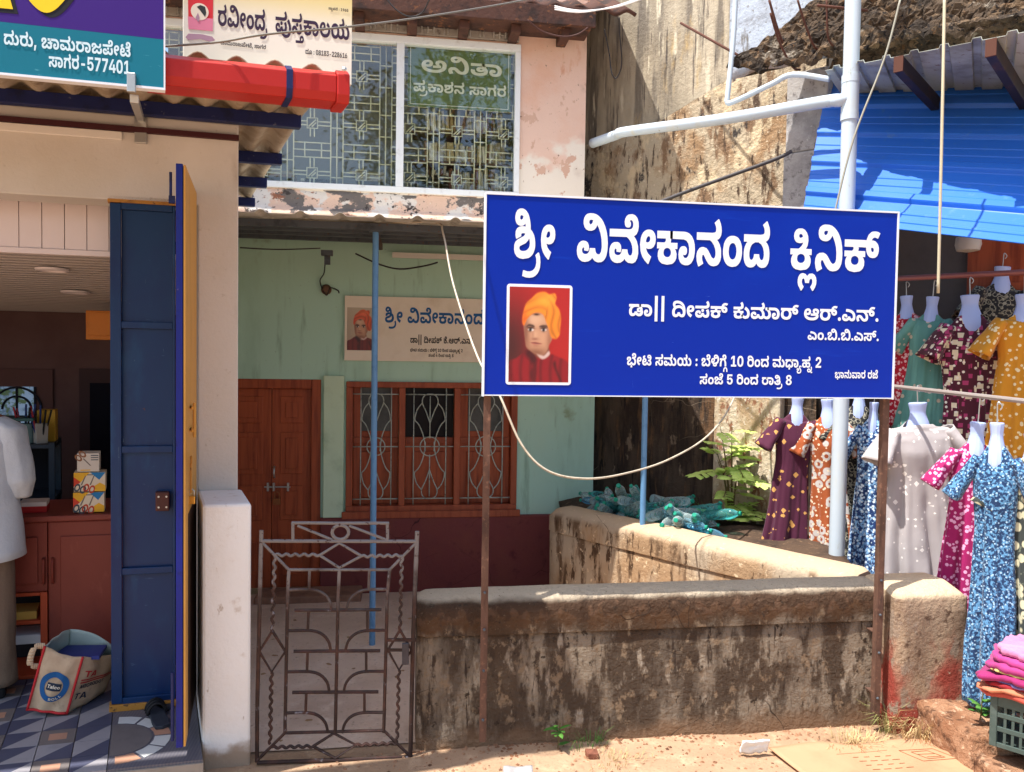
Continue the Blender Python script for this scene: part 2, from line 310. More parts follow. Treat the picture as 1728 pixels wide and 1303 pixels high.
GLY = {
1044:(134,[[15,-85,18,145,77,0,-40,-145]]),
1045:(322,[[245,175,0,-63,-167,0,0,63]]),
1046:(134,[[67,-5,-17,4,-14,9,-10,15,-3,17,3,17,10,15,14,9,17,4,18,-4,14,-9,10,-15,3,-17,-3,-17,-10,-15,-14,-9]]),
1048:(322,[[161,-6,-33,4,-29,9,-25,16,-21,21,-16,27,-12,33,-7,36,-2,42,2,41,7,37,12,32,16,27,21,22,25,16,29,9,33,3,34,-3,29,-9,25,-16,20,-22,17,-27,11,-32,7,-37,2,-41,-2,-42,-7,-37,-11,-32,-17,-27,-20,-21,-25,-16,-29,-9],[161,61,29,8,20,24,12,37,4,52,-4,51,-12,38,-20,24,-29,8,-28,-8,-21,-24,-12,-38,-4,-51,4,-52,12,-37,21,-24]]),
1049:(322,[[43,0,0,67,247,0,0,-67],[215,364,0,-364,-81,0,0,289,-85,-54,0,73,87,56]]),
1050:(322,[[29,0,0,60,160,139,19,24,7,25,-3,22,-12,19,-20,12,-23,2,-23,-5,-17,-14,-10,-21,-2,-23,-78,0,4,37,12,32,15,20,18,16,22,12,25,8,28,4,38,-2,26,-5,29,-14,28,-26,17,-33,5,-38,-7,-34,-14,-26,-22,-26,-107,-98,152,0,0,-67]]),
1051:(322,[[159,-6,-31,3,-28,7,-25,11,-20,15,-16,18,-11,21,-10,48,81,0,3,-20,9,-16,14,-12,17,-7,37,1,24,15,11,19,3,19,-3,18,-12,18,-15,10,-16,5,-67,2,0,50,81,78,-148,0,0,67,246,0,0,-63,-117,-107,0,18,40,0,33,-8,32,-20,17,-22,10,-27,2,-32,-7,-31,-21,-34,-32,-25,-41,-15]]),
1052:(322,[[10,71,0,65,149,228,82,0,-147,-228,219,0,0,-65],[188,0,1,227,77,0,0,-227]]),
1053:(322,[[160,-5,-46,5,-38,17,-30,27,-18,34,-6,33,80,0,6,-24,17,-18,24,-9,24,0,18,7,14,12,10,17,4,20,-2,22,-10,22,-16,16,-18,7,-22,0,-22,-6,-17,-12,-8,-14,-76,4,13,209,236,0,0,-67,-164,0,-6,-80,22,17,29,9,33,2,29,-7,26,-13,25,-23,18,-30,8,-30,1,-28,-4,-26,-9,-24,-19,-27,-25,-22,-24,-11,-27,-7]]),
1054:(322,[[163,-5,-29,2,-34,10,-30,17,-18,17,-18,28,-7,24,-3,27,3,29,9,29,20,38,100,148,87,0,-112,-164,-21,0,22,22,31,13,43,-1,37,-12,28,-22,19,-32,8,-39,-2,-35,-15,-39,-15,-20,-18,-16,-39,-18],[161,59,24,5,18,12,13,20,4,24,-4,23,-13,20,-18,12,-24,5,-23,-5,-18,-12,-13,-20,-4,-23,4,-24,13,-20,18,-12]]),
1055:(322,[[57,0,148,295,-173,0,0,69,259,0,0,-68,-149,-296]]),
1056:(322,[[161,-6,-58,8,-45,21,-30,33,-7,20,-3,22,6,33,18,28,28,19,36,11,-24,7,-20,11,-24,27,-8,37,10,39,16,22,30,21,39,13,36,3,37,-3,39,-12,29,-21,17,-22,9,-40,-8,-37,-24,-27,-20,-11,-23,-7,35,-11,28,-19,18,-28,6,-33,-2,-22,-8,-20,-30,-33,-45,-21],[161,54,23,3,19,11,12,16,4,20,-4,21,-13,16,-18,11,-23,4,-23,-4,-18,-11,-12,-16,-5,-21,5,-20,12,-16,18,-11],[161,216,20,4,16,9,11,15,3,18,-3,19,-11,15,-15,9,-21,3,-20,-3,-16,-9,-10,-15,-4,-19,4,-18,10,-15,16,-9]]),
1057:(322,[[159,369,29,-2,35,-10,29,-17,18,-17,18,-28,8,-24,2,-27,-3,-30,-9,-28,-19,-38,-100,-148,-88,0,113,163,20,0,-21,-22,-31,-12,-44,1,-36,12,-28,22,-20,32,-8,39,3,35,14,39,15,19,19,16,38,19],[161,305,-23,-5,-19,-13,-12,-19,-4,-24,4,-24,12,-19,19,-12,23,-5,23,5,19,12,12,19,4,24,-4,24,-12,19,-19,13]]),
1058:(134,[[67,-5,-17,4,-14,9,-10,15,-3,17,3,17,10,15,14,9,17,4,18,-4,14,-9,10,-15,3,-17,-3,-17,-10,-15,-14,-9],[67,163,-17,4,-14,9,-10,15,-3,17,3,17,10,15,14,10,17,3,18,-3,14,-10,10,-15,3,-17,-3,-17,-10,-15,-14,-9]]),
1065:(370,[[5,0,124,364,111,0,126,-364,-94,0,-55,174,-43,158,21,0,-41,-148,-58,-184],[88,75,0,65,194,0,0,-65]]),
1067:(366,[[189,-6,-36,4,-33,9,-29,16,-26,21,-21,27,-16,32,-9,37,-3,42,3,42,9,37,16,32,21,27,26,21,30,16,32,9,36,3,31,-2,29,-7,27,-12,23,-15,19,-20,16,-23,11,-27,6,-29,-85,0,-6,20,-12,19,-18,13,-18,7,-35,2,-30,-10,-14,-11,-16,-19,-15,-48,1,-59,6,-21,12,-24,16,-18,16,-9,24,-7,24,0,23,5,21,15,14,18,7,23,85,0,-6,-28,-11,-26,-15,-23,-19,-20,-23,-16,-26,-12,-30,-8]]),
1068:(355,[[159,0,-96,0,0,71,115,1,27,8,21,14,15,20,11,34,3,43,-6,40,-19,35,-32,20,-36,7,-101,0,0,71,125,-2,59,-15,29,-18,24,-22,19,-28,14,-33,8,-50,-3,-54,-9,-36,-22,-40,-31,-32,-29,-17,-34,-11],[110,364,0,-364,-84,0,0,364]]),
1073:(216,[[15,0,0,68,51,0,0,228,-51,0,0,68,186,0,0,-68,-51,0,0,-228,51,0,0,-68]]),
1076:(282,[[26,0,0,364,84,0,0,-293,160,0,0,-71]]),
1077:(458,[[26,0,0,364,126,0,52,-157,35,-137,-20,0,3,10,33,131,51,153,126,0,0,-364,-83,0,3,314,8,0,-27,-100,-70,-214,-68,0,-57,164,-42,150,10,0,3,-314]]),
1079:(377,[[189,-6,-36,4,-32,9,-30,16,-26,21,-21,27,-16,32,-9,37,-3,42,3,42,9,37,16,32,21,27,26,21,30,16,32,9,36,3,35,-3,33,-9,29,-16,26,-21,21,-27,16,-32,9,-37,4,-42,-4,-42,-9,-37,-16,-32,-21,-27,-26,-22,-29,-15,-33,-9],[189,68,36,7,28,23,18,35,6,49,-6,48,-18,36,-28,22,-36,8,-36,-8,-28,-22,-18,-36,-6,-48,6,-49,18,-35,28,-22]]),
1082:(329,[[26,0,0,364,168,-1,36,-8,30,-14,18,-15,15,-19,14,-38,0,-53,-15,-37,-15,-18,-18,-15,-40,-17,-38,-5,-104,0,0,66,110,3,25,13,13,25,-4,33,-7,12,-13,11,-27,7,-64,1,0,-295],[229,0,-83,165,88,0,85,-165]]),
1084:(326,[[12,293,0,71,302,0,0,-71,-109,0,0,-293,-84,0,0,293]]),
1097:(285,[[104,-5,-46,9,-29,22,-10,18,-4,17,4,41,16,25,29,17,107,21,8,10,-2,15,-13,14,-26,5,-26,-8,-9,-10,-5,-12,-75,3,6,25,12,21,13,13,41,20,55,6,52,-9,22,-11,15,-13,13,-18,6,-18,2,-198,-79,0,-1,37,-13,-18,-17,-13,-21,-8],[128,50,24,4,19,15,8,19,1,31,-62,-14,-21,-13,-5,-15,4,-15,13,-9]]),
10:(470,[[242,-6,-70,5,-44,11,-47,23,-34,30,-21,38,-10,43,4,49,16,38,26,28,42,19,46,3,37,-13,25,-26,10,-36,-6,-39,-22,-29,-37,-16,-42,-1,-36,11,-32,25,13,51,17,-20,20,-12,28,-2,23,8,8,10,2,14,-3,12,-11,8,-15,2,-19,-7,-11,-11,-8,-16,-4,-49,5,-20,12,-21,30,-24,40,-14,46,-6,60,1,40,7,28,12,17,15,6,17,-3,12,-6,9,-58,25,-27,25,-9,33,4,22,6,13,22,18,40,12,49,-2,36,-14,25,-26,7,-18,1,-21,-4,-24,-8,-16,-30,-32,-27,-14,-32,-8,-142,-1,0,55,128,0,32,13,11,13,3,17,-6,15,-14,9,-17,1,-13,-6,-7,-11,2,-13,18,-16,54,-24,27,-26,9,-19,2,-17,-3,-20,-9,-19,-31,-29,-42,-19,-57,-12]]),
60:(254,[[236,124,-3,-29,-9,-34,-17,-27,-22,-21,-29,-13,-25,-5,-34,0,-35,7,-27,16,-20,29,-7,37,8,37,16,20,19,11,29,3,24,-6,12,-11,6,-14,0,-20,-8,-15,-13,-8,-18,-1,-16,6,-9,12,6,5,1,-25,16,-19,23,-5,26,4,20,17,11,28,0,42,-13,32,-26,23,-41,11,-206,2,0,63,204,0,38,-4,36,-10,35,-21,29,-35,13,-33]]),
9:(479,[[236,59,65,6,42,15,28,24,16,36,2,34,-7,30,-14,16,-22,5,-15,-10,-4,-22,11,-21,25,-15,0,-52,-144,0,0,55,68,0,-18,23,-6,25,5,30,14,23,32,17,43,4,40,-9,36,-24,23,-37,8,-46,-7,-55,-21,-44,-33,-32,-46,-23,-55,-14,-67,-4,-66,5,-55,16,-43,24,-31,33,-18,39,-6,55,9,43,25,40,32,21,47,12,38,-4,32,-19,19,-31,4,-34,-11,-37,-21,-22,-33,-13,-47,-1,-34,13,-29,23,13,51,17,-20,20,-12,28,-2,23,8,8,10,2,14,-3,12,-9,7,-17,3,-15,-5,-12,-9,-8,-14,-6,-19,-1,-32,9,-33,19,-23,30,-18,44,-12]]),
6:(304,[[150,-6,-28,2,-34,10,-22,12,-18,16,-15,20,-10,24,-6,27,-1,30,12,52,12,21,17,18,21,15,24,10,29,6,33,1,30,-4,27,-9,21,-14,18,-17,13,-21,10,-24,5,-53,-4,-28,-8,-24,-13,-22,-17,-18,-21,-14,-25,-10],[151,56,29,5,15,11,14,21,6,33,-4,30,-12,22,-20,15,-26,5,-24,-4,-22,-14,-12,-21,-5,-32,4,-29,12,-22,19,-15]]),
260:(449,[[117,-6,-40,6,-29,17,-20,29,-3,35,6,27,13,20,26,23,56,37,9,13,1,13,-6,8,-9,4,-29,-3,-10,-17,6,-27,-61,-22,-13,32,-1,32,9,26,18,18,41,14,32,3,32,-3,20,-5,19,-12,20,-26,4,-17,0,-21,-13,-31,-21,-21,-59,-40,-14,-15,-1,-21,17,-11,27,0,24,10,13,15,7,26,66,0,10,-32,11,-11,16,-7,32,0,21,13,10,19,3,17,-2,25,-6,22,-27,35,-48,30,35,45,62,-37,39,-43,12,-22,7,-24,0,-52,-14,-43,-13,-18,-16,-14,-21,-10,-24,-7,-35,-2,-27,3,-23,8,-16,11,-36,38,34,2,-37,-40,-35,-16],[251,213,0,63,56,1,30,5,18,13,7,22,-2,16,-10,13,-12,7,-16,1,-17,-4,-11,-8,-6,-12,0,-18,-17,27,15,9,16,-1,13,-10,5,-13,-2,-16,-10,-11,-13,-5,-17,-1,-17,5,-15,14,-6,21,2,22,14,24,30,20,37,7,44,-4,34,-19,21,-29,9,-36,-4,-38,-18,-32,-24,-17,-31,-11,-36,-5]]),
155:(449,[[117,-6,-40,6,-29,17,-20,29,-3,35,6,27,13,20,26,23,56,37,9,13,1,13,-6,8,-9,4,-29,-3,-10,-17,6,-27,-61,-22,-13,32,-1,32,9,26,18,18,41,14,32,3,32,-3,20,-5,19,-12,20,-26,4,-17,0,-21,-13,-31,-21,-21,-59,-40,-14,-15,-1,-21,17,-11,27,0,24,10,13,15,7,26,66,0,10,-32,11,-11,16,-7,32,0,21,13,10,19,3,17,-2,25,-6,22,-27,35,-48,30,33,42,69,-42,38,-43,10,-22,6,-24,-2,-52,-17,-41,-14,-17,-17,-13,-22,-9,-27,-5,-57,3,-34,18,-36,38,34,2,-37,-40,-35,-16],[183,-72,6,76,64,0,6,-76],[250,213,0,63,114,0,0,-63]]),
261:(449,[[117,-6,-40,6,-29,17,-20,29,-3,35,6,27,13,20,26,23,56,37,9,13,1,13,-6,8,-9,4,-29,-3,-10,-17,6,-27,-61,-22,-13,32,-1,32,9,26,18,18,41,14,32,3,32,-3,20,-5,19,-12,20,-26,4,-17,0,-21,-13,-31,-21,-21,-59,-40,-14,-15,-1,-21,17,-11,27,0,24,10,13,15,7,26,66,0,10,-32,11,-11,16,-7,32,0,21,13,10,19,3,17,-2,25,-6,22,-27,35,-48,30,35,45,62,-37,39,-43,12,-22,7,-24,0,-52,-14,-43,-13,-18,-16,-14,-21,-10,-24,-7,-35,-2,-27,3,-23,8,-16,11,-36,38,34,2,-37,-40,-35,-16],[183,-72,6,76,64,0,6,-76],[251,213,0,63,56,1,30,5,18,13,7,22,-2,16,-10,13,-12,7,-16,1,-17,-4,-11,-8,-6,-12,0,-18,-17,27,15,9,16,-1,13,-10,5,-13,-2,-16,-10,-11,-13,-5,-17,-1,-17,5,-15,14,-6,21,2,22,14,24,30,20,37,7,44,-4,34,-19,21,-29,9,-36,-4,-38,-18,-32,-24,-17,-31,-11,-36,-5]]),
226:(457,[[117,-6,-40,6,-29,17,-20,29,-3,35,5,23,11,20,24,23,63,43,7,11,0,14,-14,11,-29,-3,-10,-17,6,-27,-61,-22,-10,22,-5,25,1,21,7,18,16,19,19,11,26,6,32,3,32,-3,25,-8,18,-12,14,-19,6,-34,-8,-32,-26,-28,-69,-49,-7,-17,8,-17,32,-5,26,8,17,18,7,26,66,0,5,-23,16,-20,26,-9,27,4,13,8,10,14,11,42,-1,60,-16,67,-24,49,-30,33,-19,8,-18,0,-13,-6,-5,-11,6,-16,25,-6,22,10,11,27,54,-3,-13,-39,-16,-21,-28,-18,-32,-8,-40,3,-31,15,-19,22,-6,31,3,23,11,20,17,16,23,11,28,4,31,0,28,-7,25,-11,31,-22,25,-30,20,-36,18,-53,8,-60,0,-52,-7,-46,-15,-36,-15,-20,-26,-18,-33,-10,-35,-2,-33,5,-23,9,-23,19,-22,26,33,3,-37,-40,-35,-16]]),
1099:(287,[[148,-6,-29,3,-26,7,-23,12,-19,16,-15,20,-12,23,-7,27,-2,29,2,29,7,26,12,24,15,20,19,16,23,12,26,7,29,2,48,-7,39,-21,26,-32,12,-42,-77,-4,-9,23,-14,14,-24,6,-22,-5,-19,-18,-10,-34,1,-42,12,-27,20,-16,25,-3,15,4,11,8,14,31,77,-4,-11,-42,-26,-33,-39,-21]]),
138:(448,[[314,-6,-41,5,-36,18,-30,35,31,4,-33,-36,-19,-12,-26,-10,-32,-4,-33,2,-24,6,-23,15,-13,16,-9,22,-1,26,6,27,25,31,72,51,8,20,-3,9,-9,6,-17,1,-15,-3,-10,-17,6,-27,-61,-22,-11,25,-4,29,4,24,13,20,16,12,22,10,29,4,34,0,22,-3,23,-10,16,-13,11,-15,7,-29,-7,-33,-24,-29,-75,-54,-5,-10,1,-13,15,-12,30,-1,20,7,17,18,7,26,66,0,8,-28,12,-14,22,-9,29,1,12,6,8,10,0,25,-15,21,-28,11,55,23,42,-24,14,-19,7,-25,-1,-28,-11,-27,-15,-16,-21,-13,-26,-7],[251,128,0,51,52,0,12,7,8,9,1,10,-14,20,68,0,10,-21,-6,-25,47,0,0,-51,-37,2],[250,213,0,63,128,0,0,-63]]),
40:(411,[[114,-6,-30,4,-26,12,-20,20,-14,28,-4,22,-2,39,6,31,9,22,21,28,24,19,12,6,12,-12,-84,0,0,63,246,0,41,5,15,11,2,22,-7,19,-20,28,56,33,33,-53,7,-29,1,-32,-8,-26,-13,-16,-21,-14,-27,-8,8,5,27,-20,17,-21,11,-26,6,-29,0,-32,-3,-24,-11,-31,-12,-15,-22,-18,-28,-9,-33,-2,-26,5,-26,12,-19,16,-21,25,32,4,-38,-41,-31,-16],[129,58,17,4,13,10,9,17,5,21,66,0,4,-23,13,-20,22,-9,22,5,13,14,6,26,-3,31,-12,32,-28,28,-41,17,-59,0,-41,-16,-15,-12,-15,-20,-9,-23,-4,-25,1,-23,6,-18,11,-11]]),
144:(419,[[114,-6,-30,4,-26,12,-20,20,-14,28,-4,22,-2,39,6,31,9,22,21,28,24,19,12,6,14,-12,-86,0,0,63,327,0,0,-63,-8,0,-2,18,11,-4,21,-14,15,-20,9,-32,-6,-35,-11,-4,-42,-31,-38,-6,-25,4,-18,10,-13,14,-7,19,1,22,6,16,11,12,16,9,25,5,22,-1,45,-19,30,-29,14,-34,0,-45,-17,-36,-19,-18,-22,-12,-33,-7,-31,0,-23,5,-27,12,-23,20,-15,20,32,4,-38,-41,-31,-16],[129,58,17,3,13,10,9,16,5,19,66,0,9,-29,17,-14,27,-5,26,7,12,12,4,13,0,27,-5,21,-10,13,-13,5,-16,-1,-7,-10,2,-10,10,-5,15,-1,13,6,8,21,-7,26,-27,20,-54,10,-62,-1,-23,-5,-24,-12,-19,-16,-11,-16,-9,-24,-3,-22,1,-24,6,-18,11,-11]]),
150:(411,[[114,-6,-30,4,-26,12,-20,20,-14,28,-4,22,-2,39,6,31,9,22,21,28,24,19,12,6,12,-12,-84,0,0,63,318,0,0,-63,-4,0,0,6,10,-6,26,-26,16,-28,7,-28,1,-38,-3,-24,-17,-39,-13,-14,-24,-15,-29,-7,-28,1,-26,6,-21,10,-19,16,-21,25,32,4,-38,-41,-31,-16],[129,58,17,4,13,10,9,17,5,21,66,0,4,-23,13,-20,22,-9,22,5,14,14,5,26,-2,31,-13,32,-27,28,-41,17,-60,0,-41,-16,-15,-12,-15,-20,-9,-23,-4,-25,1,-23,6,-18,11,-11],[167,-72,7,76,63,0,6,-76]]),
221:(411,[[114,-6,-33,5,-28,15,-20,25,-10,27,-5,43,5,43,16,38,24,33,33,26,32,15,35,9,39,3,34,-3,35,-11,29,-17,27,-25,-28,43,-42,34,-43,17,-55,5,-33,-5,-17,-12,-5,-14,1,-13,16,-24,-48,-38,-19,23,-13,29,-5,30,5,29,9,17,18,18,18,10,29,9,31,4,44,-1,62,-13,38,-19,30,-23,29,-34,18,-33,17,-51,7,-50,1,-54,-9,-47,-21,-38,-15,-12,-24,-10,-45,-2,-43,14,-23,18,-21,25,32,4,-25,-31,-26,-18,-27,-10],[129,58,17,4,13,10,9,17,5,21,66,0,4,-23,13,-20,22,-9,22,5,13,14,6,26,-3,31,-12,32,-28,28,-41,17,-59,0,-41,-16,-15,-12,-15,-20,-9,-23,-4,-25,1,-23,6,-18,11,-11]]),
17:(428,[[314,-6,-38,5,-35,18,-32,35,31,-2,-26,-25,-22,-15,-25,-10,-36,-6,-37,2,-26,7,-27,16,-16,19,-10,23,-3,19,2,25,7,20,12,18,17,13,38,12,36,-1,24,-9,16,-16,7,-22,-1,-18,-7,-18,-50,4,1,14,-5,9,-14,3,-12,-4,-8,-12,0,-15,7,-12,14,-8,34,-5,32,6,19,16,10,30,66,0,3,-18,8,-18,24,-15,27,2,15,18,4,26,-6,35,-13,24,-26,24,-28,15,-43,13,-51,7,-47,2,6,67,83,-6,77,-19,57,-30,24,-22,18,-24,15,-34,7,-37,-1,-42,-8,-29,-13,-23,-19,-17,-23,-10]]),
25:(351,[[176,213,-21,-4,-16,-10,-13,-15,-11,-25,-13,-59,-1,-100,-78,0,2,102,6,33,10,30,20,32,24,19,14,8,14,-11,-92,0,0,63,184,0,39,6,12,11,1,24,-9,20,-18,24,56,33,33,-53,8,-29,0,-31,-7,-24,-15,-21,-22,-13,-25,-7,8,4,24,-21,17,-24,11,-26,9,-60,1,-89,-78,0,-2,104,-11,53,-12,25,-14,18,-13,9]]),
98:(5,[[-62,-22,25,-3,20,-8,18,-13,15,-19,16,-45,5,-75,-53,0,-1,52,-8,37,-16,24,-22,6,-22,-6,-16,-24,-7,-37,-2,-52,-52,0,4,75,17,45,15,19,18,13,21,8]]),
242:(351,[[176,213,-21,-4,-16,-10,-13,-15,-11,-25,-13,-59,-1,-100,-78,0,2,102,6,33,10,30,20,32,24,19,14,8,14,-11,-92,0,0,63,178,1,26,2,17,7,13,14,4,23,-7,18,-13,11,-23,2,-20,-8,-10,-12,0,-22,-18,27,8,7,15,2,13,-4,10,-10,3,-13,-2,-13,-7,-9,-12,-6,-21,-2,-17,5,-13,11,-8,19,4,31,19,27,28,15,40,5,37,-4,28,-15,20,-22,12,-28,2,-43,-12,-34,-23,-24,-33,-15,6,3,30,-28,23,-45,9,-60,1,-89,-78,0,-2,104,-11,53,-12,25,-14,18,-13,9]]),
57:(431,[[129,-6,-39,4,-39,16,-24,28,-11,37,4,40,12,25,20,21,27,14,47,7,40,-6,16,-9,15,-16,-10,-16,-2,33,-14,24,-23,15,-34,5,92,6,14,-6,16,-14,9,-17,3,-22,-4,-24,-6,16,15,15,29,12,31,4,23,-2,30,-9,23,-16,16,-22,10,-37,-3,-40,-17,-33,-23,-18,-42,-13,-56,0,-41,15,-30,29,23,0,-29,-29,-30,-12],[134,53,29,5,9,7,7,13,2,16,-5,15,-7,9,-14,7,-23,2,-20,-3,-14,-9,-8,-14,-1,-20,9,-16,13,-8],[296,53,29,5,9,7,7,13,2,15,-4,15,-10,11,-15,6,-21,2,-20,-4,-14,-9,-8,-16,1,-20,7,-13,14,-8],[16,213,0,63,277,0,38,6,12,11,1,24,-8,20,-18,24,56,33,21,-28,14,-31,7,-42,-7,-35,-19,-23,-27,-14,-57,-8]]),
30:(434,[[310,-6,-40,6,-38,22,-27,32,33,2,-33,-36,-19,-12,-26,-10,-32,-4,-33,2,-24,6,-23,15,-13,16,-9,22,-1,26,6,27,25,31,72,51,8,20,-3,9,-9,6,-17,1,-15,-3,-10,-17,6,-27,-61,-22,-11,25,-4,29,4,24,13,20,16,12,22,10,29,4,34,0,22,-3,23,-10,16,-13,11,-15,6,-34,-3,-21,-8,-15,-23,-24,-59,-40,-14,-15,-1,-21,17,-11,27,0,24,10,13,15,7,26,66,0,6,-23,13,-20,22,-8,29,1,15,10,8,15,-2,28,-10,19,65,28,13,-24,7,-34,-1,-35,-8,-24,-18,-24,-22,-14,-28,-8],[287,146,-49,6,-35,16,-33,33,-9,31,29,23,19,-24,28,-21,28,-9,24,0,17,8,9,12,3,20,-5,24,64,17,8,-23,3,-29,-3,-23,-8,-20,-14,-17,-20,-13,-25,-9]]),
246:(434,[[310,-6,-40,6,-38,22,-27,32,33,2,-33,-36,-19,-12,-26,-10,-32,-4,-33,2,-24,6,-23,15,-13,16,-9,22,-1,26,6,27,25,31,72,51,8,20,-3,9,-9,6,-17,1,-15,-3,-10,-17,6,-27,-61,-22,-11,25,-4,29,4,24,13,20,16,12,22,10,29,4,34,0,22,-3,23,-10,16,-13,11,-15,6,-34,-3,-21,-8,-15,-23,-24,-59,-40,-14,-15,-1,-21,17,-11,27,0,24,10,13,15,7,26,66,0,6,-23,13,-20,22,-8,29,1,15,10,8,15,-2,28,-10,19,65,28,13,-24,7,-34,-1,-35,-8,-24,-18,-24,-22,-14,-28,-8],[285,145,-49,7,-34,16,-32,33,-9,31,29,23,23,-29,21,-16,23,-8,30,-2,11,4,8,7,2,13,-5,11,64,22,8,-19,4,-22,-4,-24,-9,-17,-14,-13,-20,-10],[248,221,0,55,55,1,27,6,16,13,6,23,-4,17,-8,10,-12,7,-20,1,-16,-6,-10,-9,-5,-12,1,-15,-17,27,13,9,15,-1,14,-8,7,-12,-2,-19,-10,-11,-13,-5,-18,-1,-17,5,-14,14,-6,21,2,22,13,24,30,20,38,7,44,-4,34,-19,18,-23,11,-36,-2,-34,-16,-32,-23,-18,-29,-10,-41,-6]]),
23:(319,[[158,-6,-65,8,-27,12,-23,20,-13,29,1,29,11,24,22,21,-6,-9,-40,0,0,51,105,0,15,10,5,11,-2,12,-12,12,40,6,29,-6,4,-6,6,-17,-6,-22,99,0,0,-51,-42,0,-6,9,26,-22,12,-27,-2,-35,-18,-27,-22,-15,-21,-9],[160,56,33,5,21,16,5,15,-1,12,-6,12,-11,10,-23,8,-32,1,-25,-8,-14,-13,-5,-23,8,-18,19,-12],[18,213,0,63,163,0,33,4,16,11,3,19,-7,23,-20,28,56,33,28,-41,11,-35,1,-41,-11,-30,-25,-20,-26,-9,-36,-5]]),
134:(319,[[158,-6,-65,8,-27,12,-23,20,-13,29,1,29,11,24,22,21,-6,-9,-40,0,0,51,105,0,15,10,5,11,-2,12,-12,12,40,6,29,-6,4,-6,6,-17,-6,-22,99,0,0,-51,-42,0,-6,9,26,-22,12,-27,-2,-35,-18,-27,-22,-15,-21,-9],[160,56,33,5,21,16,5,15,-1,12,-6,12,-11,10,-23,8,-32,1,-25,-8,-14,-13,-5,-23,8,-18,19,-12],[18,213,0,63,214,0,0,-63]]),
168:(501,[[158,-6,-65,8,-27,12,-23,20,-13,29,1,29,11,24,22,21,-6,-9,-40,0,0,51,105,0,15,10,5,11,-2,12,-12,12,40,6,29,-6,4,-6,6,-17,-6,-22,99,0,0,-51,-42,0,-6,9,26,-22,12,-27,-2,-35,-18,-27,-22,-15,-21,-9],[160,56,33,5,21,16,5,15,-1,12,-6,12,-11,10,-23,8,-32,1,-25,-8,-14,-13,-5,-23,8,-18,19,-12],[18,213,0,63,214,0,0,-63],[411,122,-30,3,-17,7,-21,16,-11,15,-10,27,-4,22,1,38,7,34,24,39,37,24,23,6,30,2,33,-3,24,-8,11,-4,-32,-47,-26,8,-29,0,-19,-9,-15,-17,-7,-30,2,-52,11,-17,22,-3,12,8,2,14,-5,10,-14,6,-179,2,0,63,180,-1,31,-7,26,-16,15,-18,8,-21,1,-27,-6,-23,-11,-18,-18,-13,-21,-8]]),
240:(319,[[158,-6,-65,8,-27,12,-23,20,-13,29,1,29,11,24,22,21,-6,-9,-40,0,0,51,105,0,15,10,5,11,-2,12,-12,12,40,6,29,-6,4,-6,6,-17,-6,-22,99,0,0,-51,-42,0,-6,9,26,-22,12,-27,-2,-35,-18,-27,-22,-15,-21,-9],[160,56,33,5,21,16,5,15,-1,12,-6,12,-11,10,-23,8,-32,1,-25,-8,-14,-13,-5,-23,8,-18,19,-12],[18,213,0,63,167,1,27,6,15,12,6,18,-2,20,-12,16,-17,5,-19,-2,-17,-10,-6,-12,0,-18,-17,27,8,7,14,2,14,-4,8,-7,4,-23,-4,-11,-10,-7,-32,-4,-13,4,-12,11,-8,19,2,27,13,24,20,15,41,12,44,-3,36,-16,23,-27,11,-36,-2,-40,-17,-33,-26,-20,-27,-10,-33,-5]]),
206:(317,[[157,-6,-65,8,-27,12,-23,20,-13,29,1,29,11,24,22,21,-6,-9,-40,0,0,51,283,0,0,-51,-42,0,-6,9,24,-19,13,-24,1,-31,-12,-29,-23,-20,-28,-12],[159,56,33,5,21,16,5,15,-1,12,-6,12,-11,10,-23,8,-32,1,-25,-8,-14,-13,-5,-23,8,-18,19,-12],[103,156,13,19,30,13,25,18,14,18,7,21,-2,32,-16,23,-22,9,-24,-7,-5,-12,4,-11,11,-6,16,-1,26,9,23,27,19,-44,-27,-22,-27,-12,-32,-3,-33,5,-20,11,-16,20,-6,25,6,27,24,26,29,11,44,2,35,-10,30,-24,18,-32,5,-38,-10,-42,-26,-36]]),
1108:(148,[[114,0,-32,2,-30,11,-15,14,-9,20,-3,26,0,291,82,0,0,-287,9,-14,22,-1,4,-61]]),
51:(409,[[208,-6,-56,5,-58,21,-35,27,-30,44,-13,53,1,31,5,26,10,23,13,19,37,27,39,11,49,-3,29,-15,20,-29,6,-39,-10,-36,-26,-26,-34,-11,-33,-2,-23,4,-26,12,-22,17,-4,4,12,52,15,-19,13,-10,17,-6,21,0,17,4,12,11,4,17,-5,14,-9,6,-13,2,-15,-4,-13,-10,-14,-30,-2,-42,9,-30,15,-20,28,-20,30,-10,46,-3,38,5,35,17,20,21,10,33,-5,37,-18,25,-37,24,38,62,49,-33,33,-43,13,-42,0,-43,-9,-37,-19,-33,-29,-27,-30,-16,-36,-10]]),
124:(28,[[-122,-30,31,-7,32,-25,12,-13,-33,1,28,28,22,13,34,2,30,-11,19,-22,8,-28,-4,-33,-16,-29,-26,-28,-31,34,19,19,9,18,-1,21,-11,14,-14,1,-14,-6,-10,-13,-4,-20,-45,0,-4,16,-8,15,-10,7,-15,1,-14,-11,-3,-21,8,-19,20,-21,-31,-35,-38,46,-7,26,0,23,7,23,16,19,19,11]]),
74:(240,[[228,200,-6,-33,-23,-29,-31,-14,-41,-4,-41,9,-39,28,13,51,14,-18,13,-10,17,-6,20,0,17,5,13,10,5,14,-4,15,-11,8,-13,2,-16,-4,-13,-9,-13,-25,-2,-37,6,-31,14,-25,21,-19,39,-22,-38,-62,-46,29,-32,30,-18,28,-10,23,-8,53,9,52,10,22,20,23,26,16,30,10,33,2,33,-6,20,-10,19,-19,9,-19]]),
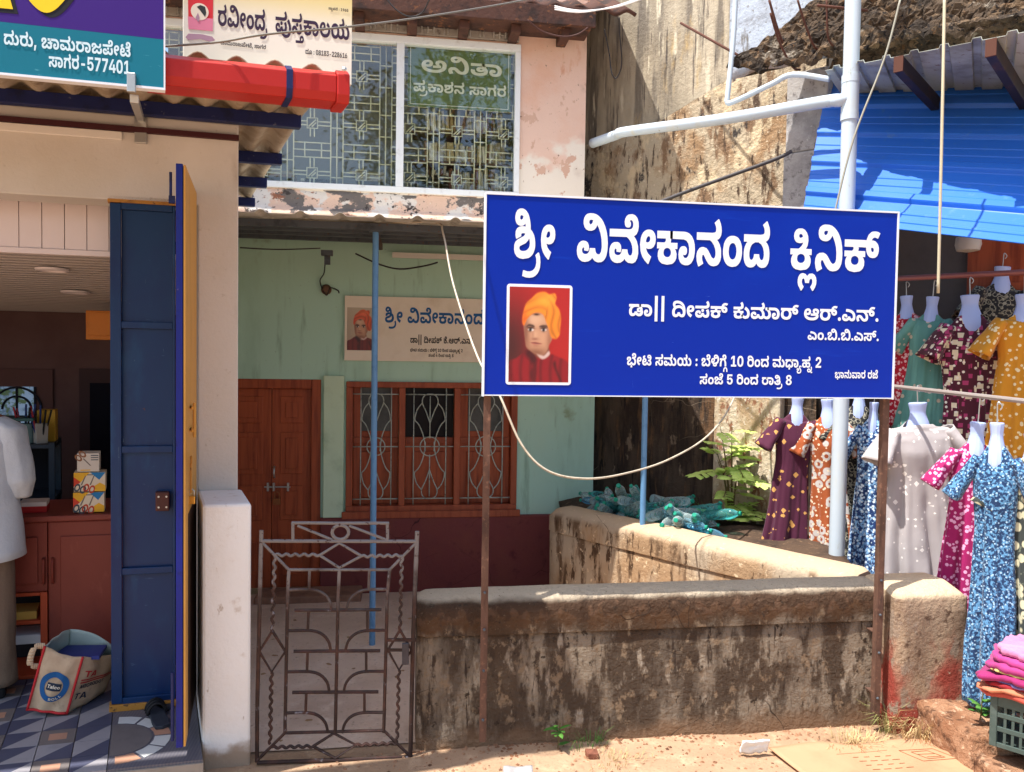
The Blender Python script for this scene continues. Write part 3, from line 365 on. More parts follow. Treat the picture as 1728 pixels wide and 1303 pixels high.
232:(400,[[195,-6,-52,8,-31,19,-10,24,4,24,19,22,14,-16,-53,13,-22,11,-23,19,-16,22,-8,20,-4,20,2,27,13,34,27,25,37,14,44,0,35,-16,19,-26,3,-37,-12,-34,-22,-18,-32,-9,-45,3,-38,14,4,39,21,-9,22,-3,22,1,14,7,6,11,-1,14,-8,9,-13,3,-16,-3,-12,-8,-10,-24,6,-32,23,-20,37,-10,57,-4,46,8,32,16,22,22,12,34,0,42,-9,40,-17,29,-24,19,-17,5,-18,0,-13,-6,-5,-9,1,-11,5,-7,24,-6,22,10,11,27,54,-3,-11,-34,-20,-29,-23,-15,-33,-8,-37,2,-32,14,-20,21,-8,30,6,35,13,18,12,10,40,14,48,0,33,-9,28,-16,23,-20,18,-25,14,-27,9,-38,3,-31,-3,-37,-15,-44,-25,-34,-36,-26,-50,-15,14,20,18,-24,2,-32,-13,-20,-32,-18],[197,43,23,6,5,9,-3,10,-12,8,-14,2,-22,-7,-5,-9,2,-10,11,-7]]),
47:(614,[[119,-6,-30,3,-31,12,-20,15,-16,25,-7,31,2,30,11,24,19,19,31,13,41,2,27,-7,20,-19,7,-28,-8,-30,-50,4,1,17,-10,9,-12,0,-12,-7,-5,-11,2,-16,8,-11,11,-6,34,-5,32,6,19,16,10,30,66,0,5,-23,10,-17,18,-10,17,-2,18,7,11,17,3,26,-6,29,-12,23,-18,21,-23,18,-27,14,89,11,30,-26,19,-24,18,-43,3,-49,-13,-44,-25,-28,-22,-10,-23,-5,-52,4,-35,17,-32,36,30,-2,-38,-35,-40,-17],[15,213,0,63,276,0,41,7,10,10,1,24,-8,20,-18,24,55,33,25,-35,13,-30,4,-39,-7,-32,-18,-23,-32,-16,-52,-6],[477,-6,-29,3,-35,11,-30,20,-38,34,42,46,30,-33,30,-15,25,-2,18,4,14,8,11,12,6,15,2,26,-11,39,-25,30,-47,29,39,62,53,-34,36,-39,23,-48,6,-47,-8,-49,-22,-39,-17,-14,-20,-11]]),
156:(614,[[119,-6,-30,3,-31,12,-20,15,-16,25,-7,31,2,30,11,24,19,19,31,13,41,2,27,-7,20,-19,7,-28,-8,-30,-50,4,1,17,-10,9,-12,0,-12,-7,-5,-11,2,-16,8,-11,11,-6,34,-5,32,6,19,16,10,30,66,0,5,-23,10,-17,18,-10,17,-2,18,7,11,17,3,26,-6,29,-12,23,-18,21,-23,18,-27,14,89,11,30,-26,19,-24,18,-43,3,-49,-13,-44,-25,-28,-22,-10,-23,-5,-52,4,-35,17,-32,36,30,-2,-38,-35,-40,-17],[15,213,0,63,276,0,41,7,10,10,1,24,-8,20,-18,24,55,33,25,-35,13,-30,4,-39,-7,-32,-18,-23,-32,-16,-52,-6],[477,-6,-27,2,-33,11,-30,18,-33,29,28,63,33,-40,32,-17,25,-2,18,4,14,8,11,12,6,15,2,25,-11,39,-25,30,-47,30,33,42,55,-31,38,-34,24,-42,7,-43,-10,-53,-23,-36,-18,-14,-22,-9],[433,213,0,63,96,0,0,-63]]),
42:(386,[[260,-6,-36,4,-30,14,-30,26,-40,46,-14,7,-17,-7,-5,-18,4,-22,16,-30,-64,-26,-23,45,-6,42,4,23,9,20,28,25,23,8,28,3,43,-9,27,-19,50,-56,27,-12,17,2,14,10,8,18,0,27,-7,27,-19,30,-29,25,-30,16,-193,0,0,63,229,0,37,5,13,11,2,22,-6,19,-20,28,56,33,24,-35,12,-30,5,-36,-5,-31,-14,-21,-21,-16,-31,-8,-32,-3,32,10,27,-22,20,-23,14,-26,7,-22,2,-56,-9,-31,-25,-30,-26,-13]]),
115:(64,[[-89,-27,32,-5,30,-18,18,-21,44,-65,19,-6,27,4,7,-44,-20,-5,-21,-1,-18,3,-17,8,-21,24,-35,58,-23,21,-18,3,-18,-3,-10,-11,-1,-14,5,-11,9,-7,29,-5,33,5,29,17,19,26,8,29,-3,34,-13,28,44,23,14,-27,6,-25,2,-27,-3,-29,-10,-25,-14,-22,-19,-18,-23,-14,-44,-15,-47,-2,-36,9,-23,19,-9,16,-5,22,1,19,7,18,13,15,17,11]]),
187:(568,[[260,-6,-36,4,-30,14,-30,26,-40,46,-14,7,-17,-7,-5,-18,4,-22,16,-30,-64,-26,-23,45,-6,42,4,23,9,20,28,25,23,8,28,3,43,-9,27,-19,50,-56,27,-12,17,2,14,10,8,18,0,27,-7,27,-19,30,-29,25,-30,16,-193,0,0,63,286,0,0,-63,-6,9,35,-27,24,-35,12,-41,0,-44,-9,-31,-25,-30,-26,-13],[477,122,-30,3,-17,7,-21,16,-11,15,-7,17,-6,32,0,38,8,34,23,39,38,24,22,6,31,2,32,-3,25,-8,10,-4,-31,-47,-26,8,-29,0,-20,-9,-14,-17,-8,-30,2,-52,11,-17,23,-3,12,8,2,14,-6,10,-14,6,-178,2,0,63,179,-1,32,-7,26,-16,14,-18,8,-21,1,-27,-5,-23,-12,-18,-18,-13,-21,-8]]),
257:(386,[[260,-6,-36,4,-30,14,-30,26,-38,45,-16,8,-16,-7,-6,-18,4,-22,16,-30,-64,-26,-23,45,-6,42,4,23,9,20,28,25,23,8,28,3,43,-9,28,-19,50,-56,26,-12,17,2,14,10,8,18,0,27,-7,27,-19,30,-29,25,-30,16,-193,0,0,63,223,1,41,7,14,12,6,21,-4,19,-14,14,-22,4,-23,-8,-10,-12,-1,-22,-17,27,2,3,11,6,15,-1,12,-6,8,-12,0,-15,-4,-11,-10,-7,-14,-4,-23,1,-15,7,-11,18,-3,18,8,29,19,22,31,14,41,3,41,-9,17,-10,17,-17,16,-39,1,-26,-4,-25,-18,-32,-29,-21,-42,-10,-52,-2,75,12,16,-13,26,-27,18,-31,8,-29,2,-38,-6,-33,-21,-34,-34,-19]]),
223:(402,[[258,-6,-36,4,-30,14,-30,26,-38,45,-13,7,-18,-5,-7,-16,4,-25,16,-30,-64,-26,-19,34,-10,42,5,39,22,31,31,15,47,4,35,-11,28,-21,42,-48,24,-14,20,0,18,6,13,13,8,21,2,53,-8,51,-18,45,-30,46,-39,33,-37,15,-23,2,-19,-3,-11,-9,-1,-13,11,-13,21,-2,21,13,9,24,62,-5,-8,-28,-13,-21,-21,-20,-26,-11,-29,-4,-37,3,-30,12,-18,17,-10,29,2,32,15,26,28,17,34,8,51,0,38,-6,33,-13,30,-18,34,-30,20,-27,22,-41,14,-46,8,-61,-2,-52,-10,-42,-18,-30,-23,-20,-30,-11]]),
1111:(299,[[150,-6,-29,3,-27,7,-23,12,-19,16,-16,20,-12,23,-7,26,-2,30,2,29,7,27,12,23,16,20,19,16,23,12,27,7,29,2,29,-2,26,-7,23,-12,20,-16,15,-20,12,-23,7,-27,2,-29,-2,-30,-7,-26,-12,-23,-15,-20,-20,-16,-23,-12,-26,-7],[150,58,21,5,17,15,11,23,3,30,-3,30,-11,23,-17,14,-21,5,-22,-5,-17,-14,-10,-23,-4,-30,4,-30,10,-23,17,-15]]),
43:(431,[[119,-6,-30,3,-25,9,-21,13,-19,24,-9,31,1,31,10,25,17,20,29,15,39,4,35,-8,20,-19,7,-28,-8,-30,-50,4,1,17,-10,9,-12,0,-12,-7,-5,-11,2,-16,8,-11,11,-6,34,-5,32,6,19,16,10,30,66,0,5,-23,10,-17,18,-10,19,-2,21,11,9,27,-7,39,-20,38,66,27,26,-51,8,-56,-7,-44,-9,-17,-17,-18,-21,-12,-23,-7,-54,3,-39,18,-32,36,30,-2,-38,-35,-40,-17],[223,130,-16,3,-13,8,-7,12,-3,14,3,15,8,12,12,8,16,2,16,-2,13,-8,8,-12,3,-15,-3,-14,-8,-12,-12,-8],[15,213,0,63,276,0,41,7,10,10,1,24,-8,20,-18,24,55,33,25,-35,13,-30,4,-39,-7,-32,-18,-23,-32,-16,-52,-6]]),
258:(431,[[119,-6,-30,3,-25,9,-21,13,-19,24,-9,31,1,31,10,25,17,20,29,15,39,4,35,-8,20,-19,7,-28,-8,-30,-50,4,1,17,-10,9,-12,0,-12,-7,-5,-11,2,-16,8,-11,11,-6,34,-5,32,6,19,16,10,30,66,0,5,-23,10,-17,18,-10,19,-2,21,11,9,27,-7,39,-20,38,66,27,26,-51,8,-56,-7,-44,-9,-17,-17,-18,-21,-12,-23,-7,-54,3,-39,18,-32,36,30,-2,-38,-35,-40,-17],[223,130,-16,3,-13,8,-7,12,-3,14,3,15,8,12,12,8,16,2,16,-2,13,-8,8,-12,3,-15,-3,-14,-8,-12,-12,-8],[15,213,0,63,269,1,27,2,20,8,12,15,2,24,-9,18,-14,9,-24,0,-18,-9,-8,-14,0,-18,-17,27,8,7,14,2,13,-4,9,-7,4,-10,-1,-16,-5,-10,-11,-7,-20,-3,-18,3,-11,6,-9,14,-5,26,8,25,19,22,25,12,47,5,41,-9,30,-22,17,-32,4,-38,-7,-34,-21,-30,-31,-16,-60,-10]]),
49:(346,[[173,-6,-44,4,-46,15,-29,20,-21,27,-10,24,-5,28,2,32,7,26,17,26,26,20,17,9,11,-12,-80,0,0,63,188,0,38,6,13,13,0,22,-8,20,-18,24,56,33,33,-53,7,-30,1,-28,-6,-24,-13,-19,-21,-15,-24,-8,11,7,13,-10,18,-17,12,-20,10,-44,-4,-48,-18,-38,-32,-29,-45,-18],[174,59,30,5,27,15,17,23,7,34,-6,32,-16,24,-25,16,-34,5,-35,-6,-26,-16,-16,-25,-5,-30,5,-33,17,-24,26,-15]]),
158:(346,[[173,-6,-44,4,-46,15,-29,20,-21,27,-10,24,-5,28,2,32,7,26,17,26,26,20,17,9,11,-12,-80,0,0,63,254,0,0,-63,-4,0,3,7,29,-22,17,-22,8,-22,3,-42,-7,-35,-21,-37,-34,-26,-47,-16],[174,59,30,5,27,15,17,23,7,34,-6,32,-16,24,-25,16,-34,5,-35,-6,-26,-16,-16,-25,-5,-30,5,-33,17,-24,26,-15]]),
122:(67,[[69,-29,-5,-40,-12,-25,-23,-26,-33,-20,-41,-13,-48,-5,-54,2,-53,10,12,48,52,-8,57,0,37,8,28,14,19,19,11,31,-2,33,-15,29,45,24,19,-37]]),
194:(529,[[173,-6,-44,4,-46,15,-29,20,-21,27,-10,24,-5,28,2,32,7,26,17,26,26,20,17,9,11,-12,-80,0,0,63,254,0,0,-63,-4,0,3,7,29,-22,17,-22,8,-22,3,-42,-7,-35,-21,-37,-34,-26,-47,-16],[174,59,30,5,27,15,17,23,7,34,-6,32,-16,24,-25,16,-34,5,-35,-6,-26,-16,-16,-25,-5,-30,5,-33,17,-24,26,-15],[438,122,-20,1,-27,9,-21,16,-11,15,-10,27,-3,22,0,38,8,34,23,39,37,24,23,6,31,2,32,-3,25,-8,10,-4,-31,-47,-26,8,-29,0,-20,-9,-14,-17,-8,-30,2,-52,11,-17,23,-3,12,8,2,14,-6,10,-14,6,-178,2,0,63,179,-1,32,-7,26,-16,14,-18,8,-21,1,-27,-5,-23,-12,-18,-18,-13,-21,-8]]),
230:(346,[[173,-6,-55,6,-28,10,-24,14,-29,33,-16,45,-2,49,9,39,23,36,38,30,51,18,51,1,41,-14,33,-27,-24,40,-31,28,-35,15,-39,2,-22,-7,-13,-17,0,-22,16,-22,-47,-38,-21,25,-12,27,-5,30,4,29,11,22,18,17,22,11,26,6,39,2,38,-5,33,-12,28,-19,29,-28,21,-33,14,-36,9,-39,4,-50,-2,-48,-8,-32,-13,-27,-18,-22,-31,-21,-38,-12],[174,59,30,5,27,15,17,23,7,34,-6,32,-16,24,-25,16,-34,5,-35,-6,-26,-16,-16,-25,-5,-30,5,-33,17,-24,26,-15]]),
56:(385,[[260,-6,-36,4,-30,14,-30,26,-40,46,-14,7,-17,-7,-5,-18,4,-22,16,-30,-64,-26,-17,28,-11,38,-1,27,8,27,15,22,23,15,31,8,36,-2,24,-8,20,-14,59,-62,19,-8,20,0,10,5,9,11,5,25,-8,40,-18,33,65,27,18,-31,13,-40,3,-45,-6,-32,-15,-25,-22,-18,-29,-11],[195,134,-17,2,-12,8,-8,12,-2,14,3,15,8,12,12,8,16,3,16,-3,12,-8,9,-12,2,-15,-2,-14,-8,-12,-13,-8],[15,213,0,63,230,0,40,7,10,12,1,22,-8,20,-18,24,56,33,33,-53,8,-42,-5,-37,-16,-24,-26,-16,-29,-7,-33,-2]]),
164:(385,[[260,-6,-36,4,-30,14,-30,26,-40,46,-14,7,-17,-7,-5,-18,4,-22,16,-30,-64,-26,-17,28,-11,38,-1,27,8,27,15,22,23,15,31,8,36,-2,24,-8,20,-14,59,-62,19,-8,20,0,10,5,9,11,5,25,-8,40,-18,33,65,27,18,-31,13,-40,3,-45,-6,-32,-15,-25,-22,-18,-29,-11],[195,134,-17,2,-12,8,-8,12,-2,14,3,15,8,12,12,8,16,3,16,-3,12,-8,9,-12,2,-15,-2,-14,-8,-12,-13,-8],[15,213,0,63,285,0,0,-63]]),
201:(568,[[260,-6,-36,4,-30,14,-30,26,-40,46,-14,7,-17,-7,-5,-18,4,-22,16,-30,-64,-26,-17,28,-11,38,-1,27,8,27,15,22,23,15,31,8,36,-2,24,-8,20,-14,59,-62,19,-8,20,0,10,5,9,11,5,25,-8,40,-18,33,65,27,18,-31,13,-40,3,-45,-6,-32,-15,-25,-22,-18,-29,-11],[195,134,-17,2,-12,8,-8,12,-2,14,3,15,8,12,12,8,16,3,16,-3,12,-8,9,-12,2,-15,-2,-14,-8,-12,-13,-8],[15,213,0,63,285,0,0,-63],[477,122,-30,3,-17,7,-21,16,-11,15,-7,17,-6,32,0,38,8,34,23,39,38,24,22,6,31,2,32,-3,25,-8,10,-4,-31,-47,-26,8,-29,0,-20,-9,-14,-17,-8,-30,2,-52,11,-17,23,-3,12,8,2,14,-6,10,-14,6,-178,2,0,63,179,-1,32,-7,26,-16,14,-18,8,-21,1,-27,-5,-23,-12,-18,-18,-13,-21,-8]]),
54:(350,[[148,-6,-61,7,-40,18,-25,29,-6,18,-1,21,7,28,17,20,36,19,81,25,11,12,-2,16,-16,10,-27,-2,-10,-12,2,-19,-70,-25,-9,28,0,22,10,15,15,10,27,10,28,4,31,1,27,-4,25,-10,16,-12,13,-19,4,-18,-4,-24,-11,-18,-35,-21,-82,-24,-9,-5,-4,-8,5,-16,20,-9,37,-3,42,4,42,17,15,15,9,20,3,28,-7,33,-20,32,-29,21,-1,15,44,7,45,-27,18,-20,12,-20,11,-45,-1,-25,-7,-28,-24,-40,-40,-29,-55,-18],[16,213,0,63,193,0,39,6,12,11,1,24,-8,20,-18,24,56,33,31,-47,10,-42,-3,-35,-15,-29,-25,-18,-26,-7,-31,-3,-48,0,-39,11,-63,-11]]),
234:(347,[[148,-6,-53,5,-37,13,-30,25,-12,29,2,39,7,14,14,16,36,18,87,27,17,12,8,18,4,24,-2,36,-8,30,-12,23,-18,18,-24,9,-24,-2,-10,-13,0,-12,5,-7,25,-5,21,10,11,26,54,-3,-9,-30,-15,-23,-18,-15,-29,-12,-31,-2,-34,6,-25,14,-14,19,-6,18,0,19,10,29,21,22,39,14,35,1,31,-7,26,-12,28,-23,16,-24,15,-36,7,-34,2,-39,-3,-19,-13,-36,-20,-27,-39,-24,-88,-25,-9,-12,4,-15,14,-8,27,-5,43,1,30,5,23,10,17,12,10,14,5,21,-5,29,-14,22,-29,20,-33,10,-30,2,-28,-3,-8,-8,2,-14,-69,-23,-11,32,4,30,21,24,33,13,36,5,42,-1,52,-8,37,-15,27,-18,25,-27,12,-25,8,-34,0,-32,-7,-25,-18,-29,-19,-18,-26,-14,-32,-11]]),
147:(344,[[177,-6,-42,2,-34,7,-28,10,-26,18,-15,18,-11,25,-5,29,3,34,70,-8,0,-22,6,-21,12,-14,21,-10,59,-5,47,10,16,12,9,16,1,19,-7,17,-15,13,-22,7,-27,-1,-10,-10,2,-7,6,-4,25,0,14,10,6,19,-1,23,-8,18,-13,13,-22,11,63,22,23,-19,14,-18,11,-34,0,-16,-35,-50,-18,-14,-18,-8,-46,-4,-37,9,-14,11,-10,14,-4,22,4,22,11,16,18,12,19,6,26,2,35,-3,27,-10,7,6,33,-19,21,-28,9,-34,-4,-39,-16,-30,-32,-25,-44,-15],[17,213,0,63,252,0,0,-63]]),
111:(23,[[50,-88,-4,-25,-11,-19,-18,-16,-22,-9,-52,-5,-182,0,0,49,157,0,-11,-6,-2,7,-3,27,4,22,17,24,30,16,41,1,28,-9,21,-25],[-51,-92,6,-27,-10,6,32,1,18,6,7,13,-1,14,-11,13,-23,2,-13,-10]]),
112:(29,[[-116,-188,-18,2,-19,10,-13,16,-9,24,-1,24,5,27,9,18,18,19,24,14,22,7,59,4,46,-11,23,-15,14,-14,15,-29,3,-31,-7,-33,-18,-22,-25,-9,-34,2,-24,13,-28,28,31,-2,-12,-14,-29,-23],[-105,-144,14,4,11,15,46,0,15,-17,19,-1,9,7,4,9,-2,27,-13,17,-24,14,-33,3,-32,-5,-24,-14,-12,-21,3,-28,8,-8],[-57,-119,-17,6,-7,16,7,15,17,6,17,-6,7,-15,-7,-16],[-85,-231,4,48,48,0,3,-48]]),
219:(338,[[173,-6,-59,5,-50,17,-32,28,-11,20,-6,21,-2,25,3,27,69,-8,1,-27,7,-18,17,-15,24,-9,44,-3,39,5,24,12,13,19,1,27,-18,23,-19,7,-25,1,-13,-4,-4,-11,11,-8,21,1,11,9,7,19,3,35,-3,30,-10,32,-15,23,-26,24,-33,11,-28,-3,-7,-8,-2,-11,9,-14,25,-3,20,12,9,25,54,-4,-8,-28,-16,-26,-16,-15,-24,-12,-32,-5,-34,5,-27,13,-16,18,-9,34,7,32,8,13,18,16,33,13,41,2,33,-4,31,-11,26,-16,27,-28,17,-26,11,-31,6,-33,0,-40,-8,-33,-24,-31,-17,-15,-33,-14,-38,-2,-30,6,-21,15,-9,14,-4,17,5,32,9,12,14,11,36,10,41,-2,36,-10,6,2,15,-7,28,-23,17,-37,2,-28,-4,-25,-9,-21,-19,-21,-20,-13,-30,-12]]),
248:(454,[[133,-6,-42,6,-34,18,-25,30,-12,34,-2,54,10,40,25,37,32,21,41,8,44,-6,27,-19,15,-32,0,-33,-10,-26,-20,-20,-27,-10,-51,-1,-41,17,4,47,31,-13,36,0,16,13,0,20,-13,9,-20,-2,-17,-14,-10,-22,-3,-34,3,-24,10,-19,19,-12,29,-3,33,8,18,19,9,25,66,0,11,-28,16,-18,21,-6,26,4,11,8,6,12,-2,28,-16,18,-28,12,42,36,41,-19,16,-15,14,-21,7,-36,-6,-37,-19,-29,-22,-15,-41,-10,-54,6,-38,19,-34,37,32,-2,-35,-36,-40,-18],[104,208,-25,11,-20,20,-10,27,3,23,11,17,20,14,31,9,34,3,6,-61,-23,-5,-7,-12,8,-14,20,-9],[283,134,0,54,48,1,15,8,1,11,-5,7,-32,13,44,49,30,-15,20,-17,13,-19,4,-26,-4,-23,-13,-19,-21,-14,-24,-7],[245,213,0,63,96,4,21,10,10,21,-1,19,-8,14,-14,9,-20,1,-17,-6,-10,-9,-4,-12,1,-15,-17,27,8,7,11,3,11,-2,12,-8,7,-22,-10,-18,-11,-6,-17,-2,-25,7,-13,16,-5,22,6,25,13,19,33,19,39,5,43,-7,32,-20,19,-30,6,-44,-7,-34,-21,-30,-27,-15,-32,-8]]),
214:(454,[[133,-6,-42,6,-34,18,-25,30,-12,34,-2,54,10,40,25,37,32,21,41,8,44,-6,27,-19,15,-32,0,-33,-10,-26,-20,-20,-27,-10,-51,-1,-41,17,4,47,31,-13,36,0,16,13,0,20,-13,9,-20,-2,-17,-14,-10,-22,-3,-34,3,-24,10,-19,19,-12,29,-3,33,8,18,19,9,25,66,0,11,-28,16,-18,21,-6,26,4,11,8,6,12,-2,28,-16,18,-28,12,47,40,39,-21,15,-16,12,-21,7,-37,-6,-37,-19,-29,-22,-15,-41,-10,-54,6,-38,19,-34,37,32,-2,-35,-36,-40,-18],[104,208,-25,11,-20,20,-10,27,3,23,11,17,20,14,31,9,34,3,6,-61,-23,-5,-7,-12,8,-14,20,-9],[283,134,0,56,44,0,16,7,24,23,10,24,-1,30,-14,24,-13,9,-12,3,-24,-7,-4,-12,4,-11,10,-6,16,-2,26,9,23,27,20,-43,-28,-23,-26,-12,-33,-3,-33,6,-20,10,-16,20,-5,25,6,27,23,26,30,12,44,2,34,-10,31,-24,18,-33,4,-44,-12,-44,-24,-33,-34,-23,-29,-10]]),
64:(414,[[47,-6,-40,4,-25,10,-31,19,-38,35,42,47,28,-31,23,-15,32,-5,24,9,9,21,-2,71,4,36,15,30,30,30,24,12,37,11,44,4,42,-3,27,-7,32,-14,25,-19,20,-23,15,-26,9,-29,3,-57,-14,-50,-18,-26,-18,-15,-21,-10,-24,-7,-50,0,-40,12,-15,10,-14,18,-12,34,2,33,13,29,23,18,22,5,27,-3,15,-8,9,-13,2,-27,-5,-12,-10,-9,-13,-3,-17,2,-11,6,-8,10,7,5,-2,-16,4,-12,8,-12,10,-6,29,-3,22,8,16,16,9,25,2,27,-4,24,-21,37,-19,15,-18,8,-49,4,-40,-11,-14,-11,-11,-16,-6,-27,1,-89,-12,-35,-15,-16,-20,-11]]),
276:(147,[[-177,26,44,-39,26,-12,23,-6,35,-2,34,3,26,9,19,15,14,21,8,25,0,59,-19,55,-43,61,63,42,27,-34,26,-46,12,-34,9,-47,0,-43,-8,-43,-12,-30,-23,-31,-39,-26,-41,-13,-58,-4,-57,8,-56,26,-55,46]]),
63:(181,[[45,-6,-29,3,-35,11,-31,20,-37,34,42,46,30,-33,30,-15,25,-2,18,4,14,8,10,12,7,15,2,26,-11,39,-25,30,-47,29,38,62,54,-34,36,-39,22,-48,6,-47,-7,-49,-22,-39,-17,-14,-20,-11]]),
161:(432,[[119,-6,-30,3,-31,12,-20,15,-16,25,-7,31,2,30,11,24,19,19,31,13,41,2,27,-7,20,-19,7,-28,-8,-30,-50,4,1,17,-10,9,-12,0,-12,-7,-5,-11,2,-16,8,-11,11,-6,34,-5,32,6,19,16,10,30,66,0,5,-23,10,-17,18,-10,17,-2,18,7,11,17,3,26,-6,29,-12,23,-18,21,-23,18,-27,14,89,9,31,-25,18,-24,18,-42,3,-49,-13,-44,-25,-28,-22,-10,-23,-5,-52,4,-35,17,-32,36,30,-2,-38,-35,-40,-17],[15,213,0,63,333,0,0,-63]]),
267:(432,[[119,-6,-30,3,-31,12,-20,15,-16,25,-7,31,2,30,11,24,19,19,31,13,41,2,27,-7,20,-19,7,-28,-8,-30,-50,4,1,17,-10,9,-12,0,-12,-7,-5,-11,2,-16,8,-11,11,-6,34,-5,32,6,19,16,10,30,66,0,5,-23,10,-17,18,-10,17,-2,18,7,11,17,3,26,-6,29,-12,23,-18,21,-23,18,-27,14,89,11,27,-21,20,-23,19,-42,4,-56,-13,-44,-25,-28,-22,-10,-23,-5,-52,4,-35,17,-32,36,30,-2,-38,-35,-40,-17],[15,213,0,63,269,1,27,2,20,8,12,15,2,24,-9,18,-14,9,-24,0,-18,-9,-8,-14,0,-18,-17,27,8,7,14,2,13,-4,9,-7,4,-10,-1,-16,-5,-10,-11,-7,-20,-3,-18,3,-11,6,-9,14,-5,26,8,25,19,22,25,12,47,5,41,-9,30,-22,17,-32,4,-38,-7,-34,-21,-30,-31,-16,-60,-10]]),
233:(451,[[117,-6,-30,3,-31,12,-24,19,-15,27,-5,32,6,33,19,26,28,17,29,6,37,-4,22,-11,15,-22,3,-24,-8,-24,-50,4,1,17,-9,8,-12,1,-11,-6,-7,-12,2,-16,8,-11,15,-8,37,-3,30,8,17,18,7,26,66,0,5,-23,8,-13,11,-9,18,-6,31,3,20,21,9,37,-5,63,-15,48,-28,49,-37,38,-44,22,-23,4,-25,-2,-11,-8,-2,-15,11,-13,21,-2,21,13,9,24,62,-5,-11,-34,-18,-24,-23,-16,-34,-9,-37,0,-33,9,-23,18,-13,27,-1,27,8,24,17,19,26,14,35,6,43,-1,37,-6,33,-12,40,-24,25,-22,28,-37,21,-42,14,-47,6,-51,-3,-56,-13,-44,-11,-19,-17,-18,-19,-12,-24,-9,-44,-3,-35,8,-29,18,-29,32,31,-2,-39,-35,-34,-15]]),
48:(693,[[166,-6,-39,3,-25,7,-21,10,-23,17,-17,22,-12,24,-11,59,2,35,7,26,12,24,16,20,21,17,25,13,51,11,32,-1,35,-7,21,-9,24,-16,18,-21,14,-23,10,-32,4,-32,-2,-37,-8,-27,-12,-24,-16,-20,-21,-17,-25,-12,-28,-8],[164,59,30,5,23,14,15,23,5,33,-5,33,-14,27,-23,18,-32,6,-33,-6,-22,-16,-13,-25,-4,-30,5,-33,15,-26,23,-17],[374,-6,-36,4,-25,8,-29,17,-33,29,28,65,33,-40,31,-17,26,-2,17,4,14,8,11,12,6,15,2,26,-10,39,-25,30,-47,29,32,44,55,-31,38,-34,24,-43,7,-42,-3,-32,-6,-22,-24,-37,-18,-14,-21,-9],[557,-6,-28,2,-33,11,-30,17,-32,30,27,63,34,-40,31,-17,26,-2,17,4,15,8,10,12,6,15,2,26,-10,39,-25,30,-47,29,38,62,54,-34,35,-39,23,-48,6,-47,-7,-49,-22,-39,-17,-14,-21,-11],[493,293,-3,-23,-8,-19,-14,-16,-17,-11,-42,-10,-96,-1,0,63,76,1,27,10,6,12,-1,21,-9,20,-17,21,56,33,33,-53]]),
121:(141,[[4,-209,-38,4,-27,10,-18,15,-11,25,0,22,8,16,18,16,38,23,4,13,-10,4,-18,-1,-6,-8,3,-13,-41,-15,-8,26,2,21,14,17,27,10,44,0,25,-9,10,-12,5,-13,-4,-31,-17,-19,-40,-23,-6,-8,0,-9,11,-10,21,-4,34,0,24,7,13,9,10,13,4,17,-2,18,-13,26,-47,57,-6,21,1,21,10,20,23,15,33,5,28,-4,26,-18,11,-29,-47,-7,-7,13,-14,4,-12,-5,-2,-9,7,-15,41,-46,15,-26,7,-38,-7,-37,-18,-27,-26,-18,-31,-11]]),
1124:(184,[[131,481,0,-598,-78,0,0,598]]),
}
# ------------------------------------------------------------------ shared materials
UZLOW = X(700, 388, 6.55).z
M_sand = mat('sand', c(178,146,116), .95, layers=[('n', 1.3, .35, .7, c(158,128,100)), ('n', 9, .5, .75, c(196,166,134)), ('n', 60, .55, .75, c(140,104,80)), ('n', 3, .6, .75, c(150,112,90))], bump=(38, .5, .02))
M_wallc = mat('weathered_plaster', c(158,142,122), .95, spec=.12, layers=[
    ('n', (2.2,2.2,1.1), .42, .62, c(146,130,112)), ('n', (5,5,3), .5, .66, c(134,118,100)), ('n', (4,4,1.6), .47, .56, c(112,98,84)), ('n', (8,8,2.2), .47, .56, c(92,77,64)), ('n', (3,3,2), .55, .6, c(96,80,66)), ('n', (18,18,7), .53, .64, c(80,66,55)),
    ('n', (12,12,5), .58, .68, c(178,162,142)), ('n', (30,30,3), .6, .68, c(72,60,52)), ('z', .46, .66, c(92,72,56), .5, (6,6,3)), ('n', (16,16,10), .56, .66, c(150,128,104)), ('z', .56, .64, c(100,74,54), .3, (9,9,5)), ('z', .63, .68, c(108,82,64), .3, (14,14,12)), ('z', .64, .68, c(84,64,50), .3, (22,22,16)),
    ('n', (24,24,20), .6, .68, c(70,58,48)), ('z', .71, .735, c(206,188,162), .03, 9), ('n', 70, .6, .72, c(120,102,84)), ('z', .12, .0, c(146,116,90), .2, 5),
    ('crack', (1.9,1.9,2.4), .005, c(66,52,42))], bump=(38, 1.0, .045))
M_walltop = M_wallc
M_diag = mat('weathered_side_plaster', c(180,162,138), .95, spec=.15, layers=[
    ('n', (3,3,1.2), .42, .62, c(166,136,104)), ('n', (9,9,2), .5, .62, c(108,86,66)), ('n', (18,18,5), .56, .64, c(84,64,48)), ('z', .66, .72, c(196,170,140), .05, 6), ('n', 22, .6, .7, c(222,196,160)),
    ('crack', (2,2,2), .005, c(80,62,48))], bump=(30, .7, .02))
M_pier = mat('pier_plaster', c(170,146,120), .95, spec=.15, layers=[('n', (4,4,2), .4, .65, c(136,112,92)), ('n', 16, .55, .66, c(104,82,66)),
    ('z', .44, .16, c(150,70,58), 1.1, (5,5,3)), ('n', (9,9,5), .54, .6, c(150,130,112)), ('n', 30, .62, .7, c(186,160,136)), ('z', .69, .73, c(206,182,150), .03, 9)], bump=(34, .9, .02))
